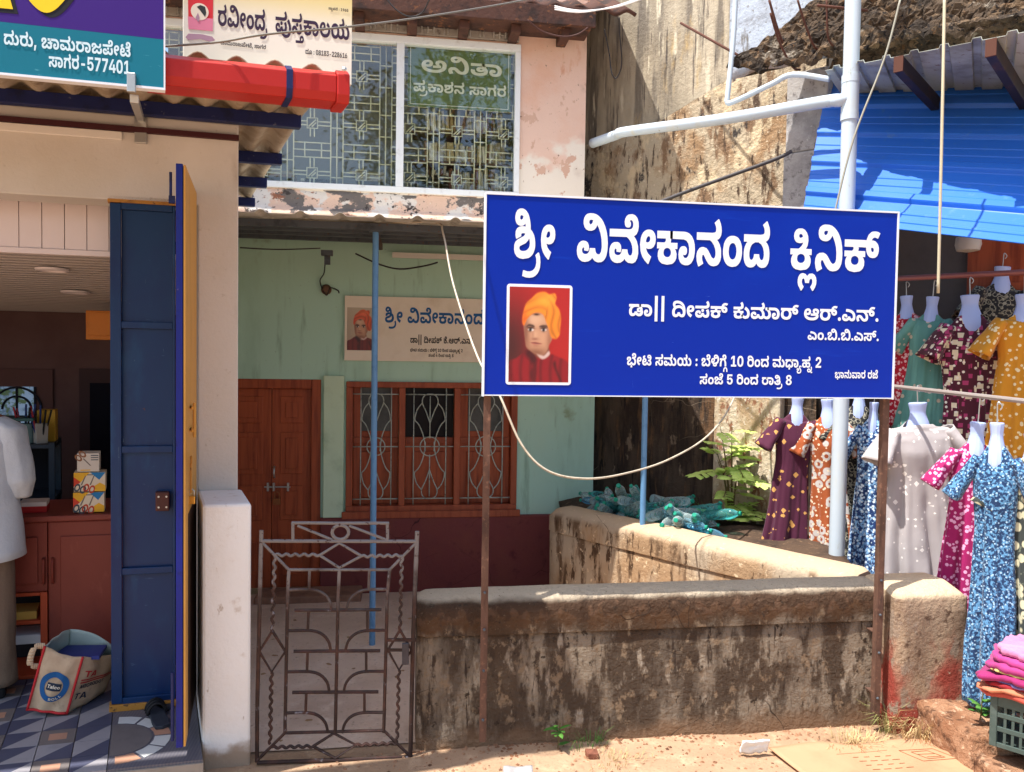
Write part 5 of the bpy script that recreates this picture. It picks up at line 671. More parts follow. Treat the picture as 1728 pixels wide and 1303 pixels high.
def poly_alpha(poly, U, W, soft):
    n = len(poly); Q = [tuple(.5*((2*poly[j][d])+(-poly[j-1][d]+poly[(j+1) % n][d])*t+(2*poly[j-1][d]-5*poly[j][d]+4*poly[(j+1) % n][d]-poly[(j+2) % n][d])*t*t+(-poly[j-1][d]+3*poly[j][d]-3*poly[(j+1) % n][d]+poly[(j+2) % n][d])*t**3) for d in (0, 1)) for j in range(n) for t in (0, .34, .67)]
    wn = np.zeros(U.shape, bool); dm = np.full(U.shape, 9.)
    for (x0, y0), (x1, y1) in zip(Q, Q[1:]+Q[:1]):
        ex, ey = x1-x0, y1-y0; L2 = ex*ex+ey*ey+1e-12; t = np.clip(((U-x0)*ex+(W-y0)*ey)/L2, 0, 1)
        dm = np.minimum(dm, np.hypot(U-x0-t*ex, W-y0-t*ey))
        if y0 != y1: wn ^= ((y0 <= W) != (y1 <= W)) & (U < x0+(W-y0)*ex/(y1-y0))
    sd = np.where(wn, dm, -dm); return np.clip(.5+sd/(2*soft), 0, 1)
def portrait(fr, w_, h_, lift, parent, bg, robe, tur):
    """a printed picture: a fine flat sheet whose colours are mixed from soft shapes"""
    nu, nv = 84, 126; U, W = np.meshgrid(np.linspace(0, 1, nu), np.linspace(0, 1, nv)); C = np.zeros((nv, nu, 3))
    col = lambda k: np.array(k, float)
    bl = lambda x, y, sx, sy, rot=0: np.exp(-((((U-x)*math.cos(rot)+(W-y)*math.sin(rot))/sx)**2+((-(U-x)*math.sin(rot)+(W-y)*math.cos(rot))/sy)**2))
    def put(a, k): C[:] = C*(1-a[..., None])+(col(k) if np.ndim(k) == 1 else k)*a[..., None]
    one = np.ones_like(U)
    put(one, bg[0]); put(np.clip(bl(.0, .35, .42, .5), 0, 1)*.85, bg[1])
    put(poly_alpha(PT['robe'], U, W, .012), robe); shade = .5+.5*np.sin(38*(U-.35*W)+3*np.sin(6*W)); put(poly_alpha(PT['robe'], U, W, .012)*shade**3*.4, col(robe)*.5)
    put(poly_alpha(PT['robeshade'], U, W, .03)*.8, col(robe)*.4); put(poly_alpha(PT['fold'], U, W, .02)*.6, col(robe)*.45); put(poly_alpha(PT['fold2'], U, W, .02)*.7, col(robe)*.4)
    put(poly_alpha(PT['neck'], U, W, .015), (128,78,56)); put(poly_alpha(PT['collar'], U, W, .01), (206,176,164))
    fa = poly_alpha(PT['face'], U, W, .012); put(fa, (198,148,114))
    put(fa*bl(.42, .66, .16, .07)*.6, (224,184,150)); put(fa*bl(.42, .5, .05, .06)*.5, (220,176,142)); put(fa*bl(.6, .47, .08, .07)*.4, (212,160,124))
    put(fa*bl(.27, .5, .06, .2)*.75, (116,70,52)); put(fa*bl(.68, .44, .06, .14)*.65, (140,86,62)); put(fa*bl(.44, .3, .2, .06)*.8, (118,70,50)); put(fa*bl(.31, .4, .06, .06)*.45, (160,106,80))
    put(fa*bl(.35, .567, .065, .028)*.75, (126,80,60)); put(fa*bl(.575, .567, .06, .028)*.75, (126,80,60)); put(fa*bl(.395, .5, .022, .05)*.5, (164,110,84)); put(fa*bl(.43, .455, .055, .014)*.75, (138,84,66)); put(fa*bl(.45, .385, .06, .012)*.6, (160,104,80))
    for e in ('e1', 'e2'): put(poly_alpha(PT[e], U, W, .006), (232,222,214))
    put(np.clip(bl(.352, .553, .02, .016)*1.6, 0, 1), (36,22,18)); put(np.clip(bl(.572, .553, .02, .016)*1.6, 0, 1), (36,22,18))
    put(np.clip(bl(.36, .572, .055, .006, -.08)*1.2, 0, 1), (52,30,24)); put(np.clip(bl(.577, .572, .05, .006, .05)*1.2, 0, 1), (52,30,24))
    for e in ('b1', 'b2'): put(poly_alpha(PT[e], U, W, .01)*.9, (48,28,22))
    put(poly_alpha(PT['lip'], U, W, .01)*.85, (166,84,74)); put(np.clip(bl(.45, .412, .07, .005, -.06), 0, 1), (96,48,42))
    ta = poly_alpha(PT['turban'], U, W, .012); put(ta, tur)
    r_ = np.hypot((U-.34)*1.0, (W-.5)*.9); f1 = .5+.5*np.sin(62*r_+5*np.sin(7*U)+4*np.sin(9*W)); put(ta*np.where(U < .6+.25*(W-.7), f1**2, 0)*.55, col(tur)*.72)
    f2 = .5+.5*np.sin(70*(U*.75+W*.3)+3*np.sin(14*W)); put(ta*np.where(U >= .6+.25*(W-.7), f2**2, 0)*.6, col(tur)*.66)
    put(ta*bl(.6, .87, .16, .07)*.55, np.minimum(255, col(tur)*1.2+20)); put(ta*bl(.25, .66, .05, .1)*.5, col(tur)*col((.95,.55,.5))); put(ta*bl(.7, .52, .08, .05)*.4, col(tur)*.7); put(np.clip(bl(.45, .715, .05, .012), 0, 1)*fa, (60,30,22))
    mb = MB(); mb.grid(lambda u, v: fr.p(u*w_, v*h_, lift), nu, nv)
    m = bpy.data.materials.new('portrait_ink'); m.use_nodes = True; at = m.node_tree.nodes.new('ShaderNodeAttribute'); at.attribute_name = 'ink'; bs = m.node_tree.nodes['Principled BSDF']; m.node_tree.links.new(at.outputs['Color'], bs.inputs['Base Color']); bs.inputs['Roughness'].default_value = .4
    o = mb.build('portrait_print', m, parent); at_ = o.data.color_attributes.new('ink', 'FLOAT_COLOR', 'POINT')
    L = np.clip(C.reshape(-1, 3)/255, 0, 1); L = np.where(L <= .04, L/12.92, ((L+.055)/1.055)**2.4)
    at_.data.foreach_set('color', np.concatenate([L, np.ones((len(L), 1))], 1).astype(np.float32).ravel())
    return o
pw = X(629, 550, SY).x-X(586, 550, SY).x
portrait(Fr(cf.p(.02, chh*.16, 0), (1,0,0), (0,0,1), (0,-1,0)), pw+.03, chh*.66, .0015, cs, ((196,178,152), (176,156,132)), (120,34,30), (222,92,50))
# ------------------------------------------------------------------ compound walls
WY = 3.72
wl, wr = X(703, 1150, WY).x, X(1503, 1100, WY).x
def wall_loft(p0, p1, nrm, thick, prof_top, zb, step=.045, seed=0, rough=1):
    """a plastered wall with a crowned coping; p0->p1 along the front face, nrm points to the front"""
    p0, p1, nrm = Vector(p0), Vector(p1), Vector(nrm); L_ = (p1-p0).length; d = (p1-p0)/L_; n = int(L_/step)+1
    prof = [(0, zb)]+[(0, zb+(prof_top-.17-zb)*k/7) for k in range(1, 7)]+[(0, prof_top-.175), (-.004, prof_top-.166), (.012, prof_top-.158), (.014, prof_top-.1), (.013, prof_top-.05), (.003, prof_top-.018), (-.03, prof_top), (-.09, prof_top+.02), (-thick+.08, prof_top+.02), (-thick+.03, prof_top+.005), (-thick, prof_top-.03), (-thick, prof_top-.3), (-thick, zb)]
    def fn(u, v):
        k = round(v*(len(prof)-1)); o, z = prof[k]; x = u*L_
        j = rough*(.009*noise.noise((x*2.2+seed, z*3, seed))+.005*noise.noise((x*9+seed, z*9, seed+5)))
        end = .025*(max(0, 1-x/.06)**2+max(0, 1-(L_-x)/.06)**2)
        q = p0+d*x+nrm*(o+j-(end if k < 14 else -end if k > 15 else 0))
        q.z = z+j*.7-(end*.8 if 11 < k < 18 else 0); return q
    mb = MB(); mb.grid(fn, n, len(prof))
    np_ = len(prof)
    mb.f.append([j*n for j in range(np_)]); mb.m.append(0); mb.f.append([j*n+n-1 for j in range(np_)][::-1]); mb.m.append(0)
    return mb
tz = X(1000, 1011, WY).z
wall_loft((wl, WY, 0), (wr, WY, 0), (0,-1,0), .27, tz, -.15).build('compound_wall', M_wallc, smooth=50, label='low stained concrete compound wall under the blue clinic sign', cat='wall')
dA, dB = G(925, 860, .72), G(1296, 942, .72); dd = (dB-dA).normalized(); dn = Vector((dd.y, -dd.x, 0)).normalized()
if dn.x > 0: dn = -dn
dA = Vector((dA.x, dA.y, 0)); dE = dA+dd*((3.98-dA.y)/dd.y); dE.z = 0
wall_loft(dE, dA, dn, .3, .715, -.2, seed=11).build('side_wall', M_diag, smooth=50, label='low diagonal side wall running back from the pier to the house', cat='wall')
# pier at the street end of the side wall
pl_, pr_ = X(1512, 1100, 3.6).x, X(1633, 1100, 3.6).x; pzt = X(1570, 1004, 3.6).z
def pier(u, v):
    prof = [(0,-.15)]+[(0,-.15+(pzt-.02+.15)*k/9) for k in range(1, 10)]+[(-.02, pzt), (-.16, pzt+.035), (-.3, pzt+.03), (-.33, pzt), (-.34, 0)]
    k = round(v*(len(prof)-1)); o, z = prof[k]; wd = pr_-pl_; x = wd*u; e = .02*(max(0, 1-x/.03)+max(0, 1-(wd-x)/.03))
    j = .008*noise.noise((x*4, z*4, 2))+.005*noise.noise((x*12, z*12, 7))
    return (pl_+x+.04*(1-z/pzt)*(1 if u > .5 else 0), 3.6-o-j+(e if k < 11 else 0), z+j*.4-(e if 9 < k < 14 else 0))
mb = MB(); mb.grid(pier, 20, 15); n = 20
mb.f += [[j*n for j in range(15)], [j*n+19 for j in range(15)][::-1]]; mb.m += [0, 0]
mb.build('wall_pier', M_pier, smooth=50, label='short wall end pier with flaking red paint on its face', cat='wall')

# ------------------------------------------------------------------ gate, rods laid out on its own plane
GY = 3.68
gate = thing('iron_gate', X(560, 1292, GY), 'low wrought iron rod gate with diamond and scroll pattern', 'gate')
def gp(x, y, dy=0): return X(432+x/4, y, GY)+Vector((0, dy, 0))      # x in quarter pixels of the enlarged picture
def A_(x, y): return gp(x, 652+y/4)
def B_(x, y): return gp(x, 977+y/4)
fm = MB(); r = .0095
fm.tube([A_(37, 972), B_(8, 860), B_(6, 1235)], r, 8); fm.tube([A_(1088, 978), B_(1060, 420), B_(1042, 1200)], r*1.1, 8)
fm.tube([A_(38, 1044), A_(1084, 1047)], r*.9, 8); fm.tube([B_(6, 1240), B_(1042, 1205)], r, 8)
fm.build('frame', M_gate, gate, smooth=40)
cr = MB(); cr.tube(smooth_path([A_(250, 1040), A_(250, 935), A_(270, 922), A_(560, 924), A_(870, 924), A_(886, 936), A_(888, 1040)], 3), r*.8, 8)
cr.tube([A_(280, 940), A_(515, 1036)], r*.7, 6); cr.tube([A_(628, 940), A_(880, 1036)], r*.7, 6)
ctr = (A_(570, 985)); cr.tube([ctr+Vector((.038*math.cos(t*math.pi/10), 0, .034*math.sin(t*math.pi/10))) for t in range(20)], r*.9, 6, closed=True)
cr.build('crest', M_gate, gate, smooth=40)
inn = MB(); q = r*.75
for x, xb in ((222, 195), (563, 535), (902, 862)): inn.tube([A_(x, 1238), B_(x-8 if x < 600 else x-15, 100), B_(xb, 1035)], r*.85, 8)
inn.tube([A_(222, 1238), A_(902, 1238)], q, 6); inn.tube([B_(195, 1040), B_(862, 1022)], q, 6)
for ln in ([A_(40, 1052), A_(222, 1238)], [A_(1075, 1062), A_(902, 1238)], [A_(430, 1140), A_(563, 1058), A_(712, 1145)], [A_(430, 1140), A_(563, 1225), A_(712, 1145)],
           [B_(8, 1225), B_(195, 1040)], [B_(1038, 1195), B_(862, 1022)], [B_(385, 1130), B_(525, 1042), B_(672, 1120), B_(535, 1210), B_(385, 1130)],
           [B_(110, 350), B_(22, 490), B_(105, 628), B_(198, 490), B_(110, 350)], [B_(972, 345), B_(890, 480), B_(965, 615), B_(1050, 480), B_(972, 345)]):
    inn.tube(ln, q, 6)
def wavy(p0, p1, n, amp):
    p0, p1 = Vector(p0), Vector(p1); d = (p1-p0).normalized(); s = Vector((-d.z, 0, d.x))
    return [p0+(p1-p0)*(i/(n*6))+s*amp*math.sin(i/6*2*math.pi) for i in range(n*6+1)]
for p0, p1, n in ((A_(130, 1138), A_(430, 1138), 5), (A_(712, 1147), A_(985, 1142), 5), (A_(127, 1145), B_(110, 350), 8), (A_(985, 1150), B_(972, 345), 8), (B_(105, 630), B_(95, 1115), 8), (B_(965, 615), B_(952, 1100), 8), (B_(105, 1137), B_(385, 1130), 5), (B_(672, 1122), B_(952, 1108), 5)):
    inn.tube(wavy(p0, p1, n, .005), q, 6)
for k, (xl, xc, xr) in enumerate(((225, 560, 892), (219, 552, 884), (210, 543, 872), (200, 535, 862))):
    y0 = 70+277*k; yb = y0+138
    inn.tube(smooth_path([B_(xl, y0+4), B_(xl+150, y0+2), B_(xl+225, y0+25), B_(xl+270, y0+75), B_(xl+285, yb)], 4), q, 6)
    inn.tube(smooth_path([B_(xr, y0), B_(xr-140, y0+2), B_(xr-215, y0+25), B_(xr-262, y0+75), B_(xr-280, yb)], 4), q, 6)
    if k < 3:
        inn.tube([B_(xl+35, yb+4), B_(xr-45, yb)], q*1.1, 6)
        inn.tube([B_(xl+130, yb), B_(xl+125, y0+277)], q, 6); inn.tube([B_(xr-140, yb), B_(xr-140, y0+275)], q, 6)
    if k == 0:
        inn.tube([A_(362, 1238), B_(358, 72)], q, 6); inn.tube([A_(765, 1238), B_(760, 72)], q, 6)
inn.build('pattern_rods', M_gate, gate, smooth=40)
lt = MB(); lt.bar(B_(885, 412), B_(1082, 412), .016, .012); lt.bar(B_(890, 480), B_(1000, 480), .012, .012)
lt.build('latch_bar', M_gate, gate)
lk = MB(); cc = B_(1008, 490); lk.box(cc.x-.016, cc.x+.016, GY-.03, GY-.012, cc.z-.055, cc.z+.05); lk.build('latch_plate', grime((66,62,66), .5, .6, 30, 'dark_steel', metal=.4), gate, bevel=.004)

# ------------------------------------------------------------------ blue clinic sign on two rusty angle posts
SGY = 3.6
BL, BR = X(817, 665, SGY), X(1504, 672, SGY); TL = X(817, 326, SGY); TR = X(1515, 362, SGY)
sw = (BR.x+TR.x)/2-BL.x; z0 = (BL.z+BR.z)/2; z1 = (TL.z+TR.z)/2; sh_ = z1-z0
sign = thing('clinic_sign', (BL.x, SGY, 0), 'big blue clinic signboard with white lettering and a turbaned portrait', 'sign')
M_blue = mat('sign_blue', c(0,40,156), .36, spec=.22, layers=[('n', (1.2,1.2,2), .5, .8, c(0,48,166)), ('n', (2,2,24), .6, .75, c(6,54,170)), ('n', (60,60,8), .71, .76, c(70,110,206)), ('n', (8,8,60), .72, .76, c(80,120,210)), ('n', 150, .72, .78, c(120,150,214))], bump=(3, .06, .02))
M_edge = paint('sign_edge_white', (228,232,238), .5)
MB().box(BL.x, BL.x+sw, SGY, SGY+.03, z0, z1).build('board', [M_blue], sign, bevel=.002)
e = MB(); t_ = .009
e.box(BL.x-t_, BL.x-.0005, SGY-.004, SGY+.034, z0-t_, z1+t_); e.box(BL.x+sw+.0005, BL.x+sw+t_, SGY-.004, SGY+.034, z0-t_, z1+t_); e.box(BL.x, BL.x+sw, SGY-.004, SGY+.034, z1+.0005, z1+t_); e.box(BL.x, BL.x+sw, SGY-.004, SGY+.034, z0-t_*.6, z0-.0005)
e.build('edge_trim', M_edge, sign)
sf = Fr((BL.x, SGY, z0), (1,0,0), (0,0,1), (0,-1,0))
def sl(px, py): q = sf.inv(X(px, py, SGY)); return q.x, q.y
def sign_text(txt, pxa, pya, pxb, pyb, h, mb):
    (xa, ya), (xb, yb) = sl(pxa, pya), sl(pxb, pyb); lettering(mb, txt, sf, xa, xb, (ya+yb)/2, h, bold=.0016 if h > .1 else 0)
# the title: one word at a time, tall and heavy; then the other lines
for nm_, lines in (('title_lettering', (('ಶ್ರೀ', 866, 435, 937, 438, .178), ('ವಿವೇಕಾನಂದ', 972, 440, 1299, 452, .178), ('ಕ್ಲಿನಿಕ್', 1331, 456, 1482, 458, .178))),
                   ('name_lettering', (('ಡಾ|| ದೀಪಕ್ ಕುಮಾರ್ ಆರ್.ಎನ್.', 1060, 533, 1483, 543, .064), ('ಎಂ.ಬಿ.ಬಿ.ಎಸ್.', 1362, 573, 1483, 576, .045))),
                   ('hours_lettering', (('ಭೇಟಿ ಸಮಯ : ಬೆಳಿಗ್ಗೆ 10 ರಿಂದ ಮಧ್ಯಾಹ್ನ 2', 1057, 617, 1386, 620, .045), ('ಸಂಜೆ 5 ರಿಂದ ರಾತ್ರಿ 8', 1180, 648, 1336, 650, .042), ('ಭಾನುವಾರ ರಜೆ', 1408, 638, 1481, 639, .034)))):
    for txt, pa, ya, pb_, yb, hh_ in lines:
        tx = MB(); sign_text(txt, pa, ya, pb_, yb, hh_, tx); tx.build(nm_, M_white, sign)
(xa, ya), (xb, yb) = sl(853, 649), sl(966, 482)
mb = MB(); rr_ = .014
poly = arc((xa+rr_, ya+rr_), rr_, 180, 270, 4)+arc((xb-rr_, ya+rr_), rr_, 270, 360, 4)+arc((xb-rr_, yb-rr_), rr_, 0, 90, 4)+arc((xa+rr_, yb-rr_), rr_, 90, 180, 4)
mb.prism(poly, sf, .0005, .0022); mb.build('portrait_border', M_white, sign)
portrait(Fr(sf.p(xa+.013, ya+.013, 0), (1,0,0), (0,0,1), (0,-1,0)), xb-xa-.026, yb-ya-.026, .0026, sign,
         ((176,28,24), (52,22,20)), (140,14,24), (246,140,38))
pbz = {0: X(817, 1258, SGY).z, 1: X(1482, 1222, SGY).z}
for k, (px, py) in enumerate(((819, 900), (1488, 900))):
    x = X(px, py, SGY+.04).x; zb = max(pbz[k], .0)
    zt_ = z1-.02
    p = MB(); a_ = .034; t2 = .005
    p.box(x-a_/2, x+a_/2, SGY+.033, SGY+.033+t2, zb, zt_); p.box(x+a_/2-t2 if k == 0 else x-a_/2, x+a_/2 if k == 0 else x-a_/2+t2, SGY+.038, SGY+.033+a_, zb, zt_)
    po = p.build('post', M_rust, sign, bevel=.001)
    bt_ = MB()
    for z in (.18, .42, .62, .8): bt_.lathe([(.007,0),(.007,.005),(.004,.008)], Fr((x, SGY+.033, z), (1,0,0), (0,0,1), (0,-1,0)), 8)
    bt_.build('bolts', M_steel, po)
    wq = MB(); wq.bar((x, SGY+.068, .52), (x, WY+.02, .52), .03, .005); wq.bar((x, SGY+.068, .2), (x, WY+.02, .2), .03, .005); wq.build('wall_tie', M_rust, po)
# ------------------------------------------------------------------ shop on the left
M_shopwall = mat('shop_beige_plaster', c(212,206,198), .85, layers=[('n', 1.6, .4, .75, c(204,196,184)), ('n', (5,5,2), .58, .78, c(186,176,164)), ('n', 30, .62, .75, c(194,186,174))], bump=(45, .25, .008))
M_shopblue = mat('door_blue_paint', c(14,50,92), .38, layers=[('n', (2.5,2.5,1.4), .42, .7, c(12,36,84)), ('n', (6,6,2), .55, .75, c(22,66,106)), ('n', (40,40,14), .68, .74, c(74,100,124)), ('n', (9,9,30), .66, .72, c(60,92,126)), ('n', (50,50,6), .7, .75, c(110,128,140)), ('n', 22, .7, .74, c(90,60,46))], bump=(6, .06, .01))
M_ultra = mat('door_edge_blue', c(16,30,120), .4, layers=[('n', 20, .55, .75, c(12,22,90)), ('n', 60, .68, .73, c(120,110,150))])
M_yellow = mat('yellow_leaf_paint', c(206,152,72), .55, layers=[('n', (6,6,2), .5, .75, c(190,136,60)), ('n', 40, .68, .74, c(150,110,60))])
M_ochre = mat('ochre_frame', c(178,124,52), .6, layers=[('n', 12, .5, .7, c(140,94,40)), ('n', 40, .58, .68, c(90,64,40))])
M_roof = mat('asbestos_sheet', c(176,160,138), .9, layers=[('n', (2,6,2), .42, .68, c(146,126,102)), ('n', (7,3,7), .54, .7, c(112,90,68)), ('n', 24, .56, .72, c(190,176,154)), ('n', 4, .62, .7, c(136,98,66))], bump=(50, .3, .008))
M_navy = mat('purlin_navy', c(24,34,84), .5, layers=[('n', 10, .5, .7, c(18,24,60)), ('n', 50, .64, .72, c(88,90,110))])
M_counter = mat('counter_red_oxide', c(130,58,46), .5, layers=[('n', (3,3,2), .45, .7, c(112,46,38)), ('n', (10,10,5), .6, .75, c(146,76,62))])
shop = thing('stationery_shop', SHOP.p(-1, .5, 0), 'beige plastered stationery shop with open blue metal doors and corrugated roof', 'shop')
FZ = .13; FV = .42                       # floor level, depth of the shop front behind the street edge
uE = S(402, 500, FV).x; uP = S(334, 500, FV).x; hz0 = S(120, 333, FV).z; hz1 = S(200, 200, FV).z+.02
UL = -3.4; VB = 3.1
mb = MB(); wallholes(mb, UL, uE, -.1, hz1, FV, FV+.2, [(UL+.1, uP, -.1, hz0)], SHOP); mb.build('front_wall', M_shopwall, shop, bevel=.006)
mb = MB(); mb.box(uE-.15, uE-.003, FV+.201, VB, -.1, hz1, SHOP); mb.build('side_wall', M_shopwall, shop)
b0, b1 = S(341, 1000, 0).x, S(424, 1000, 0).x; bz = S(380, 851, 0).z
mb = MB(); n_ = 8


mb.box(b0, b1, 0, FV-.002, -.05, bz, SHOP)
mb.build('gate_pier', mat('pier_white', c(234,232,228), .8, layers=[('n', 2, .45, .75, c(226,220,212)), ('n', 8, .6, .75, c(204,192,178)), ('n', (30,30,10), .64, .72, c(186,172,158)), ('z', .12, .05, c(160,140,120), .14, 12)], bump=(40, .35, .01)), bevel=.014, label='white gate pier before the shop front left of the iron gate', cat='pier')
mb = MB(); mb.box(UL, uE-.151, VB, VB+.1, -.1, 3.1, SHOP); mb.box(UL-.1, UL, FV, VB, -.1, 3.1, SHOP)
M_inner = mat('shop_inner_wall', c(112,84,80), .85, layers=[('n', 2, .4, .7, c(100,72,70))])
mb.build('inner_wall', M_inner, shop)
fz_ = (S(10, 203, FV).z+S(390, 231, FV).z)/2
mb = MB(); mb.box(UL, uE-.001, FV-.025, FV-.0015, fz_-.016, fz_+.01, SHOP); mb.build('fascia_strip', paint('fascia_maroon', (66,26,30), .6), shop)
cb = S(206, 226, FV-.02)
mb = MB(); mb.box(UL, cb.x, FV-.018, FV-.0017, cb.z-.028, cb.z+.012, SHOP); mb.build('conduit_trim', paint('trim_white', (226,220,210), .6), shop, bevel=.004)
# ceiling of narrow strips and the white panelled drop in front of it
ddv = .75; dz0 = S(100, 430, ddv).z; dz1 = S(100, 338, ddv).z+.05
pwid = .105; u = S(187, 400, ddv).x+.2; k = 0
while u > UL+.1:
    MB().box(u-pwid+.003, u, ddv, ddv+.02, dz0+.03, dz1, SHOP).build('ceiling_drop_panel', paint('drop_panel_white', (226,214,214), .5) if k == 0 else bpy.data.materials['drop_panel_white'], shop, bevel=.002); u -= pwid; k += 1
MB().box(UL+.1, uP-.02, ddv-.006, ddv+.026, dz0, dz0+.029, SHOP).build('drop_trim', bpy.data.materials['drop_panel_white'], shop, bevel=.003)
MB().box(UL+.1, uP-.02, ddv+.03, ddv+.1, dz0+.1, 3.0, SHOP).build('drop_back', M_inner, shop)
zc0 = dz0; zc1 = S(100, 528, VB-.05).z
M_strip = paint('ceiling_strip', (176,166,162), .45)
for i in range(30):
    v0 = ddv+.035+(VB-ddv-.04)*i/30; v1 = ddv+.035+(VB-ddv-.04)*(i+1)/30-.008; za = zc0+(zc1-zc0)*(v0-ddv)/(VB-ddv)
    MB().box(UL+.02, uE-.16, v0, v1, za, za+.012, SHOP).build('ceiling_strip', M_strip, shop)
MB().box(UL, uE-.152, ddv+.03, VB, zc0+.03, zc0+.06, SHOP).build('ceiling_back', M_inner, shop)
for px, py in ((88, 449), (127, 493)):
    v = 1.15 if px < 100 else 1.95; qq = S(px, py, v); za = zc0+(zc1-zc0)*(v-ddv)/(VB-ddv)
    MB().lathe([(.085,0),(.085,-.012),(.07,-.016),(.068,-.006)], Fr(SHOP.p(qq.x, v, za-.001), (1,0,0), (0,1,0), (0,0,1)), 20).build('downlight', bpy.data.materials['drop_panel_white'], shop, smooth=40)
# back wall: a small grilled window and a dark doorway
bv = VB-.002
a, b_ = S(-60, 622, bv), S(90, 700, bv); 
bw = MB(); bw.box(a.x, b_.x, bv-.03, bv, b_.z-.25, a.z, SHOP); bwn = bw.build('back_window', paint('recess_brown', (104,74,70), .85), shop)
a2, b2 = S(-30, 652, bv), S(62, 695, bv)
MB().box(a2.x, b2.x, bv-.036, bv-.031, b2.z-.1, a2.z, SHOP).build('pane', mat('daylit_pane', c(120,146,176), .3, emit=.28, layers=[('n', 9, .45, .6, c(70,96,120)), ('n', 16, .52, .6, c(60,84,60))]), bwn)
g = MB(); cx_ = S(30, 690, bv).x; cz_ = S(30, 690, bv).z
for k in (-.28, -.14, 0, .14): g.tube([SHOP.p(cx_+k*.9, bv-.042, b2.z-.1), SHOP.p(cx_+k*.9, bv-.042, a2.z)], .009, 6)
for rr2 in (.1, .17): g.tube([SHOP.p(cx_+rr2*math.cos(t*math.pi/12), bv-.045, cz_+rr2*math.sin(t*math.pi/12)) for t in range(13)], .009, 6)
g.build('grille', paint('grille_black', (30,32,44), .6), bwn)
a, b_ = S(134, 622, bv), S(205, 850, bv)
MB().box(a.x, b_.x, bv-.03, bv, FZ, a.z, SHOP).build('back_doorway', paint('doorway_frame', (78,58,58), .85), shop)
a, b_ = S(152, 646, bv), S(205, 850, bv)
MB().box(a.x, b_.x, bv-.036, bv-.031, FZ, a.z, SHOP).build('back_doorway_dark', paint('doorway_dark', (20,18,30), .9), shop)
# roof of corrugated sheet on navy purlins
HR = S(507, 206, FV-.06).z-EYE.z
ends = [T(507, 206, HR*1300/392), T(475, 268, HR*1300/331), T(450, 308, HR*1300/291), T(430, 342, HR*1300/258)]
E_ = [SHOP.inv(q) for q in ends]; pz_ = sum(e.z for e in E_)/4
E_[0] = S(507, 206, FV-.06); pz_ = E_[0].z
def edge_u(v):
    a, b_ = E_[0], E_[-1]; return a.x+(b_.x-a.x)*(v-a.y)/(b_.y-a.y)+.03
for e in E_: MB().box(UL, e.x, e.y-.025, e.y+.025, pz_-.035, pz_+.03, SHOP).build('purlin', M_navy, shop, bevel=.003)
V0, V1 = SHOP.inv(T(560, 120, 1.225*1300/500)).y, E_[-1].y+.1
zr = pz_+.05+.008; DROP = (zr+.022-S(375, 92, V0).z)/(FV-V0)
# ribs must stay parallel: lay the sheet on a straight grid and cut it along the slanting edge
def rf2(u, v):
    vv = V0+(V1-V0)*v; uu = min(UL+(edge_u(V0)-UL)*u, edge_u(vv)); ph = uu/.146*2*math.pi
    return SHOP.p(uu, vv, zr+.022*math.sin(ph)+.005*noise.noise((uu*3, vv*3, 1))-DROP*max(0, FV-vv))
nu = int((edge_u(V0)-UL)/.0146)
MB().grid(rf2, nu, 26).build('roof_sheet', M_roof, shop, smooth=True, solid=.007)
# struts carrying the signs
TSV = V0-.16; AV = V0-.125; LSV = V0+.1
st = MB(); a = SHOP.p(S(222, 138, TSV).x, TSV-.006, S(222, 138, TSV).z); b_ = SHOP.p(S(238, 250, FV).x, FV-.012, S(238, 243, FV).z)
st.bar(b_, b_+Vector((0,0,.24)), .055, .02, up=(0,1,0)); st.bar(b_+Vector((0,-.01,.12)), SHOP.p(S(226, 165, TSV).x, TSV+.05, S(226, 160, TSV).z), .03, .03); st.bar(a-Vector((0,0,.04)), a+Vector((0,0,.03)), .03, .012, up=(0,1,0))
st.build('sign_strut', M_steelbright, shop, bevel=.002)

# floor of patterned tiles
F0 = SHOP.inv(G(230, 1294, FZ)).y
fl = MB(); fl.box(UL, b0-.004, F0-.01, FV, -.1, FZ-.012, SHOP); fl.box(UL, uE-.152, FV+.0005, VB, -.1, FZ-.012, SHOP); flo = fl.build('shop_floor', grime((150,140,128), .8, .7, 8, 'floor_grout'), kind='structure', loc=SHOP.p(0,0,0))
M_tg = grime((150,146,148), .45, .8, 12, 'tile_grey'); M_td = grime((78,80,98), .45, .8, 12, 'tile_slate'); M_tc = grime((184,138,112), .45, .8, 12, 'tile_copper'); M_tm = grime((116,108,104), .45, .8, 12, 'tile_taupe'); M_tw = grime((206,206,200), .45, .85, 12, 'tile_pale')
ts = .15; g_ = .004
def tri_tile(flip):
    m = MB(); s = ts-g_; t = .012; z = Vector((0,0,t))
    P = [(0,0),(s,0),(s,s),(0,s)]; 
    if flip: A1, A2 = [P[0],P[1],P[2]], [P[0],P[2],P[3]]
    else: A1, A2 = [P[0],P[1],P[3]], [P[1],P[2],P[3]]
    for k, tr in enumerate((A1, A2)): m.prism(tr, Fr((0,0,0), SHOP.u, SHOP.v, (0,0,1)), 0, t+.0006*k, k)
    return m
def sq_tile():
    m = MB(); s = ts-g_; f = Fr((0,0,0), SHOP.u, SHOP.v, (0,0,1)); m.prism([(0,0),(s,0),(s,s),(0,s)], f, 0, .012, 0); m.prism([(s*.24,s*.28),(s*.76,s*.28),(s*.76,s*.72),(s*.24,s*.72)], f, .0115, .0128, 1); return m
def reg(m, mats):
    o = m.build('tile', mats, None, loc=(0,0,0)); return o
protos = [reg(tri_tile(True), [M_tg, M_td]), reg(sq_tile(), [M_tm, M_tc]), reg(tri_tile(True), [M_td, M_tg])]
used_ = [False]*3
uR = S(186, 1240, .1).x
nrow = int((1.6-F0)/ts); ncol = int((uR-UL)/ts)
